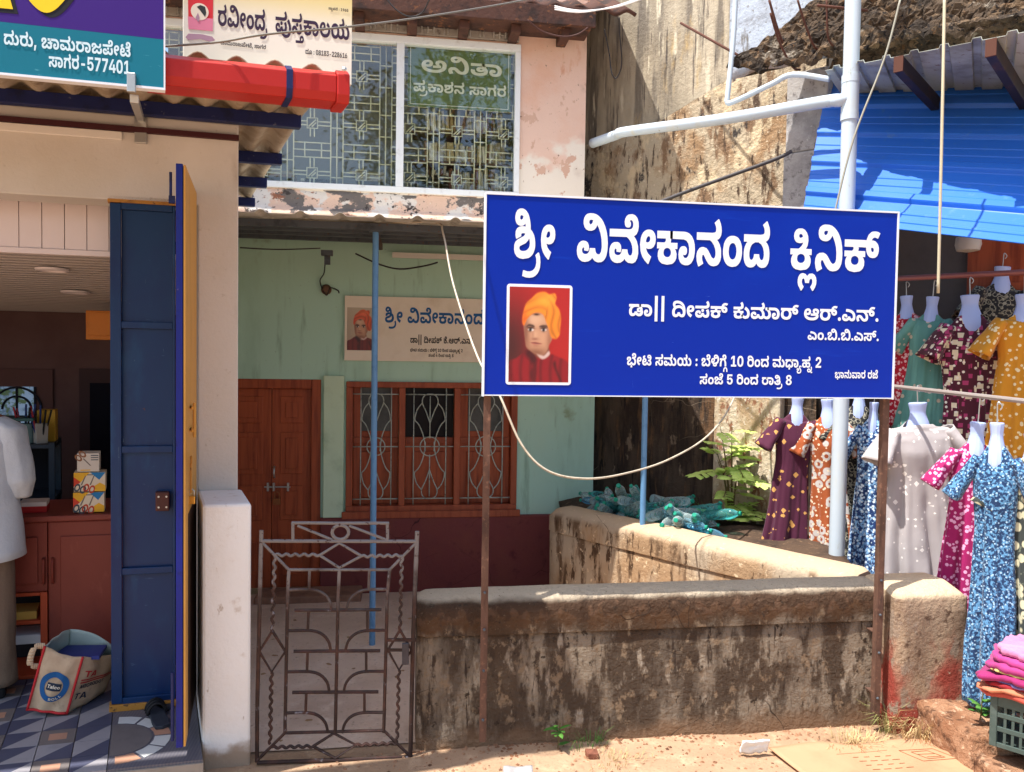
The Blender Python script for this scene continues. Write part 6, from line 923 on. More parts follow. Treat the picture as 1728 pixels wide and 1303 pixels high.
for j in range(nrow):
    for i in range(min(ncol, 12)):
        k = [0, 1, 2, 1][(i+2*j) % 4] if (i+j) % 2 else [0, 2][j % 2]
        o = protos[k] if not used_[k] else protos[k].copy()
        if used_[k]: COL.objects.link(o)
        used_[k] = True; o.parent = flo
        o.location = SHOP.p(uR-ts*(i+1), F0+ts*j, FZ-.0118)-flo.location
MB().box(UL, uR-ts*12-.004, F0, VB, FZ-.0118, FZ, SHOP).build('plain_slab', M_tg, flo)
MB().box(uR-ts*12, uR-.004, F0+ts*nrow, VB, FZ-.0118, FZ, SHOP).build('plain_slab', M_tg, flo)
slab = mat('ribbed_slab', c(92,90,98), .45, layers=[('w', (22,22,0), .45, .55, c(104,100,104), 1.5)])
MB().box(uR, b0-.006, F0, FV+.2, FZ-.0118, FZ, SHOP).build('ribbed_slab', slab, flo)
def mosaic(cu, cv, r0, r1, n, core):
    f = Fr(SHOP.p(cu, cv, FZ), SHOP.u, SHOP.v, (0,0,1))
    pie = lambda ra, rb_, a0, a1: [(ra*math.cos(R(a)), ra*math.sin(R(a))) for a in (a0, (a0+a1)/2, a1)][::-1]+[(rb_*math.cos(R(a)), rb_*math.sin(R(a))) for a in (a0, (a0+a1)/2, a1)]
    lim = lambda pts: all(f.p(x, y, 0) is not None and uR+.004 < cu+x < b0-.01 and cv+y > F0+.002 for x, y in pts)
    for i in range(n):
        a0, a1 = 360*i/n+2, 360*(i+1)/n-2; pts = pie(r0, r1, a0, a1)
        if lim(pts): MB().prism(pts, f, .0002, .0022).build('mosaic_piece', M_tw if i % 3 else M_tc, flo)
    pts = [(r0*.93*math.cos(R(a)), r0*.93*math.sin(R(a))) for a in range(0, 360, 12)]
    pts = [(max(x, uR+.004-cu), max(y, F0+.004-cv)) for x, y in pts]
    MB().prism(pts, f, .0002, .002).build('mosaic_disc', core, flo)
mosaic(uR+.02, F0+.28, .17, .24, 12, M_tm)

# blue leaf standing in the opening, the second leaf swung out
LV = FV+.03
l0, l1 = S(187, 800, LV), S(296, 800, LV); lz0, lz1 = S(240, 1172, LV).z, S(240, 346, LV).z; lz0 = FZ+.035
leaf = thing('blue_door_leaf', SHOP.p((l0.x+l1.x)/2, LV, FZ), 'inner blue metal door leaf of four panels with brown lock box', 'door')
rails = [lz0+.01, S(240, 962, LV).z, S(240, 758, LV).z, S(240, 549, LV).z, lz1-.012]
f_ = MB(); f_.box(l0.x, l0.x+.05, LV-.02, LV+.02, lz0, lz1, SHOP); f_.box(l1.x-.012, l1.x, LV-.02, LV+.02, lz0, lz1, SHOP)
for i, z in enumerate(rails): f_.box(l0.x+.05, l1.x-.012, LV-.018, LV+.018, z-.017, z+.017, SHOP)
f_.build('frame', M_shopblue, leaf, bevel=.003)
for za, zb in zip(rails, rails[1:]): MB().box(l0.x+.051, l1.x-.0125, LV+.004, LV+.012, za+.0175, zb-.0175, SHOP).build('panel', M_shopblue, leaf)
lb = S(274, 845, LV); w2 = .032; lbx = MB().box(lb.x-w2, lb.x+w2, LV-.045, LV-.0, lb.z-.045, lb.z+.05, SHOP).build('lock_box', grime((84,44,36), .5, .6, 20, 'lock_brown'), leaf, bevel=.005)
sm = MB(); [sm.lathe([(.005,0),(.005,.003)], Fr(SHOP.p(lb.x+dx, LV-.046, lb.z+dz), SHOP.u, (0,0,1), -SHOP.v), 8) for dx in (-.018, .018) for dz in (-.025, .028)]; sm.build('screws', M_steelbright, lbx)
for za_, zb_ in ((lz1+.002, lz1+.035), (FZ, lz0-.002)): MB().box(l0.x-.01, l1.x+.02, LV-.03, LV+.03, za_, zb_, SHOP).build('door_frame_rail', M_ochre, shop, bevel=.003)
NV = -.2                                  # how far the second leaf swings out over the step
n0, n1 = S(297, 1200, NV), S(310, 1200, NV); zt2 = S(304, 276, NV).z; zb2 = max(S(304, 1262, NV).z, FZ+.012); hv = LV-.03
hu1 = S(328, 700, hv).x; hu0 = hu1-.034
sw_ = thing('swung_door_leaf', SHOP.p(n0.x, NV, zb2), 'door leaf swung outward, deep blue edge and yellow inner face, against the pillar', 'door')
hA = [SHOP.p(n0.x, NV, zb2), SHOP.p(n1.x-.004, NV, zb2), SHOP.p(hu1, FV-.006, zb2), SHOP.p(hu0, FV-.006, zb2)]
MB().hexa(hA, [Vector((p.x, p.y, zt2)) for p in hA]).build('leaf', M_ultra, sw_, bevel=.002)
ym = S(320, 862, 0).z; M_lowbrown = mat('dark_brown_lower', c(70,48,34), .8, layers=[('n', 9, .45, .7, c(46,32,26))])
lf_u = lambda v: n1.x+(hu1+.004-n1.x)*(v-NV)/(FV-NV)
def face_strip(name, v0, v1, z0_, z1_, mt):
    P_ = [SHOP.p(lf_u(v0)-.001, v0, z0_), SHOP.p(lf_u(v0)+.007, v0, z0_), SHOP.p(lf_u(v1)+.007, v1, z0_), SHOP.p(lf_u(v1)-.001, v1, z0_)]
    MB().hexa(P_, [Vector((p.x, p.y, z1_)) for p in P_]).build(name, mt, sw_)
face_strip('yellow_face', NV+.004, FV-.01, ym, zt2-.004, M_yellow); face_strip('yellow_edge', NV+.004, NV+.12, zb2+.002, ym-.0005, M_yellow); face_strip('brown_lower_face', NV+.1205, FV-.01, zb2+.002, ym-.0005, M_lowbrown)  # below the yellow the leaf face is dark brown, flush with it
mb = MB(); k0 = SHOP.p(n0.x-.02, NV+.01, S(292, 290, NV).z); mb.tube([k0, k0-Vector((0,0,.13))], .006, 8); mb.box(n0.x-.028, n0.x-.002, NV, NV+.025, k0.z-.13, k0.z-.1, SHOP)
mb.tube([SHOP.p(n0.x-.014, NV+.01, zb2+.03), SHOP.p(n0.x-.014, NV+.01, zb2+.33)], .007, 8)
mb.build('drop_bolt', M_navy, sw_, smooth=40)
lu = lambda v: n1.x+(hu1+.012-n1.x)*(v-NV)/(FV-NV)+.008
mb = MB()
for py in (688, 726): z_ = S(320, py, 0).z; mb.box(lu(.05)-.003, lu(.05)+.006, -.04, .14, z_-.006, z_+.006, SHOP)
mb.tube([SHOP.p(lu(.14)+.006, .15, S(327, 680, .15).z), SHOP.p(lu(.14)+.006, .15, S(327, 738, .15).z)], .007, 8); mb.build('hinge', M_yellow, sw_)
mb = MB(); z_ = S(318, 775, 0).z; uu = lu(-.02); mb.tube([SHOP.p(uu+.006, -.02+.02*math.cos(t*math.pi/6), z_+.016*math.sin(t*math.pi/6)) for t in range(12)], .004, 6, closed=True); mb.tube([SHOP.p(uu+.004, -.02, z_-.016), SHOP.p(uu+.004, -.02, z_-.15)], .004, 6); mb.build('ring_hasp', M_ochre, sw_)
PKV = .0; pk = S(323, 838, PKV); pdl = thing('brass_padlock', SHOP.p(pk.x, PKV, pk.z-.03), 'small brass padlock hanging open on the yellow door leaf', 'padlock')
MB().box(pk.x-.016, pk.x+.016, PKV-.009, PKV+.009, pk.z-.035, pk.z+.004, SHOP).build('lock_body', M_brass, pdl, bevel=.005)
MB().tube([SHOP.p(pk.x-.011, PKV, pk.z), SHOP.p(pk.x-.011, PKV, pk.z+.025), SHOP.p(pk.x, PKV, pk.z+.036), SHOP.p(pk.x+.011, PKV, pk.z+.025), SHOP.p(pk.x+.011, PKV, pk.z)], .004, 8).build('shackle', M_steelbright, pdl, smooth=True)

# counter and what stands on and round it
CV = .95; cz_t = S(110, 868, CV).z; c1 = S(192, 900, CV).x+.25; cm = S(81, 900, CV).x; c0 = UL+.6
ct = thing('shop_counter', SHOP.p(cm, CV+.2, FZ), 'red oxide painted counter cabinet behind the shop doorway', 'counter')
MB().box(cm, c1, CV, CV+.5, FZ+.05, cz_t-.04, SHOP).build('cabinet', M_counter, ct, bevel=.006)
MB().box(c0, cm-.004, CV+.005, CV+.5, S(50, 1000, CV).z, cz_t-.04, SHOP).build('cabinet', M_counter, ct, bevel=.006)
MB().box(c0, c1, CV-.02, CV+.52, cz_t-.036, cz_t-.004, SHOP).build('top_board', M_counter, ct, bevel=.006)
for a0, a1, z0_, z1_ in ((cm+.06, c1-.02, FZ+.1, cz_t-.12), (c0, cm-.05, S(50,985,CV).z, cz_t-.12)): MB().box(a0, a1, CV-.012, CV-.001, z0_, z1_, SHOP).build('cabinet_door', M_counter, ct, bevel=.004)
for s_ in (cm-.022, cm+.022): MB().tube([SHOP.p(s_, CV-.004, cz_t-.24), SHOP.p(s_, CV-.02, cz_t-.245), SHOP.p(s_, CV-.02, cz_t-.37), SHOP.p(s_, CV-.004, cz_t-.375)], .007, 8).build('handle', M_counter, ct, smooth=True)
zs_ = S(50, 1000, CV).z
sh_m = paint('shelf_orange', (176,72,40), .5)
MB().box(cm-.04, cm-.005, CV, CV+.3, FZ, zs_-.002, SHOP).box(c0, cm-.041, CV, CV+.3, S(50,1048,CV).z-.02, S(50,1048,CV).z, SHOP).box(c0, cm-.041, CV, CV+.3, S(50,1140,CV).z-.02, S(50,1140,CV).z, SHOP).box(c0, cm-.041, CV-.004, CV+.3, zs_-.02, zs_-.002, SHOP).build('open_shelves', sh_m, ct, bevel=.003)
MB().box(c0, cm-.041, CV+.31, CV+.33, FZ, zs_, SHOP).build('shelf_back', paint('shelf_back_dark', (30,28,34), .8), ct)
for k, (px, py, nm_, col_, lb_) in enumerate(((42, 1046, 'small_carton', (190,150,70), 'little yellow carton on the open counter shelf'), (50, 1085, 'paper_stack', (206,206,206), 'stack of white paper on the middle counter shelf'))):
    q_ = S(px, py, CV+.05); MB().box(q_.x-.1, q_.x+.06, CV+.03, CV+.2, q_.z-.0, q_.z+.05, SHOP).build(nm_, paint(nm_, col_, .7), label=lb_, cat='box' if k == 0 else 'paper', bevel=.003)
# scissors boxes: printed faces built up from thin colour fields
def scissors(mb, f, x, y, s, ang, m):
    ca_, sa_ = math.cos(R(ang)), math.sin(R(ang)); L_ = lambda p: [(x+s*(a*ca_-b*sa_), y+s*(a*sa_+b*ca_)) for a, b in p]
    mb.prism(L_([(-.04,0),(.03,0),(.05,.55),(.0,.62)]), f, .0006, .001, m[1])
    for e in (-.16, .16):
        ring = lambda ro: [(e+ro*.8*math.cos(R(a)), -.22+ro*1.25*math.sin(R(a))) for a in range(0, 360, 30)]
        o_, i_ = L_(ring(.2)), L_(ring(.11)); V, F = tris([[(p[0]*1e4, p[1]*1e4) for p in o_], [(p[0]*1e4, p[1]*1e4) for p in i_][::-1]])
        mb.add([f.p(a/1e4, b/1e4, .0011) for a, b in V], F, m[0])
def gift(name, px0, px1, py0, py1, v, lab, kind):
    a, b_ = S(px0, py1, v), S(px1, py0, v); z0_ = a.z; w_, h_ = b_.x-a.x, b_.z-a.z
    o = thing(name, SHOP.p((a.x+b_.x)/2, v+.06, z0_), lab, 'box', 'scissors boxes on the counter')
    MB().box(a.x, b_.x, v, v+.13, z0_, z0_+h_, SHOP).build('carton', paint('carton_white', (222,208,184), .6) if kind else paint('carton_plain', (214,204,190), .6), o, bevel=.002)
    f = Fr(SHOP.p(a.x, v, z0_), SHOP.u, (0,0,1), -SHOP.v); mb = MB()
    if kind:
        mb.prism([(0,h_),(w_*.5,h_),(w_*.22,h_*.5),(0,h_*.78)], f, .0002, .0004, 0); mb.prism([(0,h_*.78),(w_*.22,h_*.5),(0,h_*.26)], f, .0002, .0005, 1)
        mb.prism([(w_*.52,h_),(w_,h_),(w_*.8,h_*.6)], f, .0002, .0004, 2); mb.prism([(w_*.64,0),(w_,0),(w_,h_*.3),(w_*.82,h_*.46),(w_*.66,h_*.3)], f, .0002, .0004, 0)
        scissors(mb, f, w_*.24, h_*.34, h_*.9, -20, (3, 5)); scissors(mb, f, w_*.52, h_*.34, h_*.9, -18, (4, 5))
        mb.prism([(w_*.42,h_*.86),(w_*.6,h_*.86),(w_*.6,h_*.9),(w_*.42,h_*.9)], f, .0004, .0006, 3)
    else:
        scissors(mb, f, w_*.28, h_*.72, h_*.9, -135, (6, 5))
        for k_ in (.86, .74, .62): mb.prism([(w_*.62,h_*k_),(w_*.96,h_*k_),(w_*.96,h_*(k_+.05)),(w_*.62,h_*(k_+.05))], f, .0002, .0005, 3)
        mb.prism([(w_*.15,h_*.06),(w_*.6,h_*.06),(w_*.6,h_*.12),(w_*.15,h_*.12)], f, .0002, .0005, 0)
    mb.build('box_print', [paint('print_yellow', (232,176,40), .5), paint('print_orange_red', (206,62,36), .5), paint('print_cyan', (24,120,176), .5), paint('print_slate', (64,74,86), .5), paint('print_vermilion', (190,70,44), .5), paint('print_steel', (120,110,100), .5), paint('print_bronze', (140,92,60), .5)], o)
CB = CV+.03
gift('scissors_carton', 123.5, 176, 830.5, 865, CB, 'lower yellow scissors carton standing directly on the red counter', 1)
gift('scissors_carton', 124.5, 178, 797, 830, CB-.005, 'upper yellow scissors carton in the middle of the stack', 1)
gift('scissors_carton', 130, 167.5, 765, 796.5, CB, 'small white scissors carton on top of the stack', 0)
q_ = S(62, 840, CB+.03); MB().box(q_.x-.09, q_.x+.045, CB+.06, CB+.2, cz_t-.003, cz_t+.055, SHOP).build('red_white_carton', [mat('carton_red_white', c(206,196,190), .6, layers=[('z', cz_t+.035, cz_t+.03, c(172,30,30), .0, 1)])], label='little red and white carton lying on the counter edge', cat='box', bevel=.002)
# orange box fixed to the back wall near the ceiling
a, b_ = S(145, 573, 2.2), S(192, 525, 2.2)
MB().box(a.x, b_.x, 2.2, 2.36, a.z, b_.z, SHOP).box(a.x+.012, b_.x, 2.192, 2.199, a.z+.03, b_.z-.012, SHOP).build('orange_box', grime((214,128,44), .5, .8, 8, 'orange_enamel'), label='orange box hung high behind the blue door leaf', cat='box', bevel=.006)
for s_ in (-.02, .02): pass
# slotted steel rack with pens
RV = 1.9; ra, rb_ = S(-40, 745, RV).x, S(92, 745, RV).x; rz = S(50, 748, RV).z
rack = thing('steel_rack', SHOP.p((ra+rb_)/2, RV+.2, FZ), 'dark slotted steel rack at the back of the shop', 'rack')
M_rk = grime((46,58,72), .5, .7, 20, 'rack_steel', metal=.3)
for uu, vv in ((ra, RV), (rb_-.035, RV), (ra, RV+.36), (rb_-.035, RV+.36)): MB().box(uu, uu+.035, vv, vv+.035, FZ, rz, SHOP).build('upright', M_rk, rack)
for k in range(4): MB().box(ra, rb_, RV-.004, RV+.4, rz-.35*k-.035, rz-.35*k-.012, SHOP).build('rack_shelf', M_rk, rack)
MB().box(ra, rb_, RV+.4, RV+.42, FZ, rz, SHOP).build('rack_back', paint('rack_back_dark', (26,28,38), .8), rack)
for k in range(6):
    uu = ra+.15+random.random()*.5; zz = rz-.35*random.randint(1, 3)-.011
    MB().box(uu, uu+.16, RV+.05, RV+.25, zz, zz+random.uniform(.04, .12), SHOP).build('stock_carton', paint('stock', random.choice([(150,130,60), (90,110,140), (160,150,140)]), .7), label='cardboard stock carton on a shelf of the dark steel rack', cat='box', group='cartons on the steel rack')
for px, col_, lb_ in ((38, (120,150,150), 'clear tumbler of pens on top of the steel rack'), (64, (178,174,166), 'white square cup of pens on top of the steel rack')):
    q_ = S(px, 735, RV); cp = thing('pen_cup', SHOP.p(q_.x, RV+.12, rz-.011), lb_, 'pen cup', 'pen cups on the rack')
    MB().lathe([(.045,0),(.05,.13),(.044,.13),(.04,.006)], Fr(SHOP.p(q_.x, RV+.12, rz-.011), (1,0,0), (0,1,0), (0,0,1)), 12 if px < 50 else 4).build('cup', paint('cup_paint', col_, .4), cp, smooth=30)
    for k in range(7):
        a_ = random.random()*6.28; p0 = SHOP.p(q_.x+.02*math.cos(a_), RV+.12+.02*math.sin(a_), rz+.01); p1 = p0+Vector((.05*math.cos(a_), .03*math.sin(a_), random.uniform(.17, .24)))
        MB().tube([p0, p1], .006, 6).build('pen', paint('pen_paint', random.choice([(160,40,50), (40,60,120), (30,30,30), (170,150,60), (150,60,80)]), .4), cp)
q_ = S(86, 712, RV+.05); MB().box(q_.x-.1, q_.x+.01, RV+.2, RV+.36, rz-.011, rz+.2, SHOP).build('yellow_folder', paint('folder_yellow', (206,160,50), .5), label='yellow file box behind the pens on the steel rack', cat='folder', bevel=.003)
q_ = S(20, 700, RV); MB().box(ra-.02, q_.x+.12, RV+.02, RV+.3, rz+.14, rz+.16, SHOP).box(ra, q_.x-.02, RV+.05, RV+.3, rz-.011, rz+.139, SHOP).build('teal_tray', paint('tray_teal', (50,92,90), .5), label='teal lid on a brown carton at the left end of the rack', cat='box', bevel=.003)

# ------------------------------------------------------------------ signs above the shop
tb = thing('shop_sign', SHOP.p(-1.5, TSV, S(140, 130, TSV).z), 'purple and teal shop signboard with pale lettering above the shop door', 'sign')
r0_ = S(276, 80, TSV).x; b_z = (S(10, 121, TSV).z+S(272, 150, TSV).z)/2; sp_z = (S(10, 42, TSV).z+S(270, 62, TSV).z)/2
MB().box(UL, r0_, TSV, TSV+.03, b_z, sp_z, SHOP).build('teal_panel', mat('sign_teal', c(10,112,134), .4, layers=[('n', (8,8,40), .68, .74, c(90,170,180))]), tb)
MB().box(UL, r0_, TSV, TSV+.03, sp_z+.0005, sp_z+.75, SHOP).build('purple_panel', paint('sign_purple', (58,22,120), .4), tb)
MB().box(UL, r0_+.006, TSV-.003, TSV+.034, b_z-.009, b_z-.0005, SHOP).box(r0_+.0005, r0_+.006, TSV-.003, TSV+.034, b_z, sp_z+.75, SHOP).build('edge_trim', M_edge, tb)
tf = Fr(SHOP.p(0, TSV, 0), SHOP.u, (0,0,1), -SHOP.v); mb = MB()
def sp_(px, py, v): q = S(px, py, v); return q.x, q.z
def shoptext(mb, txt, a, b_, v, f, h, m=0): (x0, y0), (x1, y1) = sp_(*a, v), sp_(*b_, v); lettering(mb, txt, f, x0, x1, (y0+y1)/2, h, m=m)
M_spb = paint('sign_pale_blue', (206,232,240), .45)
for txt, p_, q_ in (('ದುರು, ಚಾಮರಾಜಪೇಟೆ', (6, 80), (221, 92)), ('ಸಾಗರ-577401', (82, 115), (220, 124))):
    mb = MB(); shoptext(mb, txt, p_, q_, TSV, tf, .042); mb.build('lettering', M_spb, tb)
mb = MB(); bow = lambda px0, px1, py, d: [sp_(px0+(px1-px0)*i/16, py+d*math.sin(math.pi*i/16), TSV) for i in range(17)]
for off, lift, m in ((9, .001, 0), (0, .0022, 1)):
    o2 = off*.9
    P_ = [sp_(px+off, -80, TSV) for px in (43, 116)]
    body = [sp_(42+off+(116-42)*i/16, -8+o2+30*math.sin(math.pi*i/16), TSV) for i in range(17)]
    mb.prism([sp_(42+off, -90, TSV)]+body+[sp_(116+off, -90, TSV)], tf, lift-.0006, lift, m)
    mb.prism([sp_(-40+off, -90, TSV)]+[sp_(-40+off, 10+o2, TSV), sp_(22+off, 16+o2, TSV), sp_(16+off, -6+o2, TSV), sp_(16+off, -90, TSV)], tf, lift-.0006, lift, m)
mb.build('big_letters', [paint('letter_shadow', (24,20,30), .5), paint('letter_yellow', (240,206,30), .45)], tb)
# library sign standing on the roof edge
lf = Fr(SHOP.p(0, LSV, 0), SHOP.u, (0,0,1), -SHOP.v)
la, lb2 = S(309, 60, LSV).x, S(594, 60, LSV).x; lz = zr-DROP*(FV-LSV)-.02
ls = thing('bookshop_sign', SHOP.p((la+lb2)/2, LSV, lz), 'cream bookshop signboard with dark lettering and red emblem on the roof edge', 'sign')
MB().box(la, lb2, LSV, LSV+.025, lz, lz+.85, SHOP).build('board', mat('cream_sign', c(236,232,216), .5, layers=[('z', S(450,50,LSV).z, S(450,0,LSV).z+.05, c(226,208,140), .03, 2)]), ls, bevel=.002)
M_aub = paint('sign_aubergine', (56,36,62), .5); M_ssp = paint('sign_small_print', (70,60,64), .5)
for txt, p_, q_, hh_, mm in (('ರವೀಂದ್ರ', (367, 44), (451, 52), .07, M_aub), ('ಪುಸ್ತಕಾಲಯ', (464, 56), (590, 66), .07, M_aub), ('ಚಾಮರಾಜಪೇಟೆ, ಸಾಗರ', (372, 77), (449, 82), .015, M_ssp), ('ದೂ : 08183-228616', (515, 93), (586, 97), .018, M_ssp), ('ಸ್ಥಾಪನೆ : 1965', (554, 17), (588, 20), .01, M_ssp)):
    mb = MB(); shoptext(mb, txt, p_, q_, LSV, lf, hh_); mb.build('lettering', mm, ls)
mb = MB(); quad = lambda pts, l, m: mb.prism([sp_(*p, LSV) for p in pts], lf, l-.0005, l, m)
quad([(317,-20),(360,-20),(359,53),(318,49)], .001, 0); quad([(317,28),(359.5,32),(359,53),(318,49)], .0016, 1)
ctr = sp_(337, 20, LSV); rad = .034
mb.prism([(ctr[0]+rad*math.cos(R(a)), ctr[1]+rad*math.sin(R(a))) for a in range(0, 360, 15)], lf, .0016, .0022, 2)
quad([(332,12),(338,9),(346,12),(348,22),(346,29),(342,24),(337,17)], .0028, 3); quad([(330,30),(334,22),(337,30),(336,37),(333,36)], .0028, 4)
quad([(313,63),(318,57),(340,58),(358,62),(363,68),(356,71),(338,66),(318,68)], .0014, 4)
mb.build('emblem', [paint('emblem_red', (214,48,56), .5), paint('emblem_pink', (224,132,158), .5), paint('emblem_cream', (236,226,204), .5), paint('emblem_dark', (50,52,50), .5), paint('emblem_mauve', (176,140,158), .5)], ls)
# red awning cassette under it
a0_, a1_ = S(277, 130, AV).x-.06, S(589, 140, AV).x
at_, ab_ = (S(290, 95, AV).z+S(585, 112, AV).z)/2, (S(290, 148, AV).z+S(585, 170, AV).z)/2; hh_ = at_-ab_
aw = thing('awning_cassette', SHOP.p((a0_+a1_)/2, AV, ab_), 'long red rolled awning cassette under the bookshop sign', 'awning')
M_red = mat('awning_red', c(176,38,32), .38, layers=[('n', 4, .5, .8, c(160,32,28))])
prof = [(0, ab_+.18*hh_), (-.035, ab_+.02*hh_), (.10, ab_), (.10, at_), (0, at_), (-.03, at_-.18*hh_)]
prof = [(-.0, ab_), (.12, ab_), (.12, at_), (.03, at_), (-.012, at_-.22*hh_), (-.012, ab_+.26*hh_)]
n_ = len(prof); af = Fr(SHOP.p(0, AV, 0), SHOP.v, (0,0,1), SHOP.u); MB().prism(prof, af, a0_, a1_-.05).build('casing', M_red, aw, bevel=.004)
MB().prism([(x+(.004 if x > .05 else -.006), z+(.006 if z > (at_+ab_)/2 else -.008)) for x, z in prof], af, a1_-.0495, a1_).build('end_cap', M_red, aw, bevel=.005)
sx = S(488, 135, AV).x; MB().prism([(x+(.003 if x > .05 else -.003), z+(.004 if z > (at_+ab_)/2 else -.004)) for x, z in prof], af, sx-.012, sx+.012).build('strap', M_navy, aw)
MB().lathe([(.009,0),(.009,.006),(.004,.009)], Fr(SHOP.p(S(579,120,AV).x, AV-.018, S(579,120,AV).z), SHOP.u, (0,0,1), -SHOP.v), 10).build('screw', M_steelbright, aw)
# ------------------------------------------------------------------ neighbouring building on the right
NA, NB = Vector((1.72, 7.35, 0)), Vector((3.28, 5.62, 0)); nd = (NB-NA).normalized(); nn_ = Vector((nd.y, -nd.x, 0))
if nn_.x > 0: nn_ = -nn_
NF = Fr(NA, nd, -nn_, (0,0,1)); NL = (NB-NA).length
def nbp(px, py, off=0): return NF.inv(PLN(px, py, NA+nn_*off, nn_))
M_tan = mat('tan_weathered_wall', c(184,170,146), .92, layers=[('n', (2,2,.7), .42, .64, c(150,138,118)), ('n', (9,9,1.0), .48, .64, c(122,112,98)), ('n', (22,22,1.5), .56, .66, c(92,84,76)), ('n', (16,16,2), .58, .68, c(206,194,168)), ('n', (3,3,1), .58, .7, c(186,158,110)), ('z', 1.9, 1.3, c(70,58,48), 1.2, (4,4,1.2))], bump=(26, .6, .02))
M_orange = mat('laterite_wall', c(190,172,144), .95, layers=[('n', (2.4,2.4,2), .52, .66, c(164,132,98)), ('n', (8,8,3), .52, .62, c(134,106,80)), ('n', (18,18,4), .54, .64, c(86,68,54)), ('n', (7,7,3), .58, .64, c(70,64,60)), ('n', (3.2,3.2,2), .56, .64, c(214,192,156)), ('n', 40, .6, .7, c(226,206,176))], bump=(22, 1.0, .04))
M_moss = mat('mouldy_wall', c(92,76,62), .95, layers=[('n', (5,5,1.1), .42, .6, c(60,48,40)), ('n', (12,12,2), .52, .64, c(112,84,60)), ('n', (20,20,3), .56, .66, c(44,38,34)), ('n', (6,6,3), .62, .68, c(140,120,98)), ('crack', (2.4,2.4,3), .008, c(150,132,112))], bump=(30, .6, .02))
M_whitew = mat('whitewashed_wall', c(216,198,170), .92, layers=[('n', (5,5,2), .48, .6, c(186,158,124)), ('n', (14,14,6), .54, .62, c(150,104,78)), ('n', (7,7,1.2), .58, .66, c(130,108,86)), ('n', 30, .58, .66, c(236,226,206))], bump=(30, .8, .02))
M_grey = mat('grey_concrete', c(176,172,168), .9, layers=[('n', 4, .42, .66, c(146,142,140)), ('n', 18, .55, .68, c(116,112,110)), ('n', 50, .62, .72, c(200,198,194))], bump=(30, .6, .015))
M_rub = mat('broken_slab', c(104,86,68), .95, layers=[('n', 4, .42, .6, c(66,56,46)), ('n', 9, .52, .62, c(132,108,82)), ('n', 22, .55, .64, c(40,35,32)), ('n', (5,5,8), .6, .66, c(176,164,146)), ('n', (12,12,12), .6, .68, c(120,88,58))], bump=(20, 1.2, .05))
nb = thing('neighbour_building', NA+nd*.8, 'tall weathered plaster building beside the clinic, stained tan and orange', 'building')
zmid = nbp(1070, 235).z; zlow = X(1100, 660, 6.5).z+.4
def nwall(s0, s1, z0f, z1f, off, mname, mt, n=40, m=24, amp=.012, sd=0):
    def fn(u, v):
        s = s0+(s1-s0)*u; z0, z1 = z0f(s), z1f(s); z = z0+(z1-z0)*v
        a = amp*noise.noise((s*3, z*3, sd))+amp*.5*noise.noise((s*11, z*11, sd+3))
        return NF.p(s, -off-a, z)
    mb = MB(); mb.grid(fn, n, m); return mb.build(mname, mt, nb, smooth=True)
# three bands of masonry, each a little proud of the one above
ledge = lambda s: zmid+.02+.42*max(0, min(1, (s-nbp(1085, 215).x)/(nbp(1228, 145).x-nbp(1085, 215).x)))*(nbp(1228,145).z-zmid)/.42
MB().box(-.4, NL, .002, .3, -.3, 7, NF).build('wall_core', M_tan, nb)
nwall(-.4, NL, lambda s: ledge(s)-.02, lambda s: 6.5, .012, 'upper_plaster', M_tan, 50, 40, .006)
nwall(-.4, NL, lambda s: 1.95, ledge, .06, 'laterite_band', M_orange, 60, 30, .02, 5)
nwall(-.4, NL, lambda s: -.3, lambda s: 1.95, .07, 'mouldy_band', M_moss, 60, 40, .012, 9)
sL = nbp(1206, 760, .12).x; sR = nbp(1318, 760, .12).x
mb = MB(); mb.box(sL, sR, -.16, -.05, -.3, 2.3, NF); mb.build('whitewashed_panel', M_whitew, nb, bevel=.02)
c0_, c1_ = nbp(1330, 250, .1).x, nbp(1402, 250, .1).x; ct0, ct1 = nbp(1360, 360, .1).z-.3, nbp(1350, 128, .1).z
MB().box(c0_, c1_, -.2, -.061, ct0-.8, nbp(1350, 262, .1).z, NF).box(c0_+.01, c1_-.005, -.19, -.061, nbp(1350, 261, .1).z, ct1, NF).build('concrete_column', M_grey, nb, bevel=.012)
sA = nbp(1236, 60).x
wf = lambda s: nbp(1236,125).z+.02
def upw(u, v):
    s = sA+(NL+.5-sA)*u; z0 = nbp(1236, 128).z-.05+.1*noise.noise((s*3, 0, 0)); z = z0+(6.5-z0)*v
    return NF.p(s, -.05-.008*noise.noise((s*8, z*8, 0)), z)
mb = MB(); mb.grid(upw, 24, 20); mb.build('white_upper_wall', mat('blue_white_limewash', c(176,184,194), .9, layers=[('n', 6, .45, .7, c(150,154,160)), ('n', 30, .55, .7, c(130,128,126)), ('n', (9,9,2), .58, .68, c(112,106,98)), ('z', 4.35, 4.1, c(176,128,84), .6, 4)], bump=(26, .7, .015)), nb, smooth=True, solid=.02)
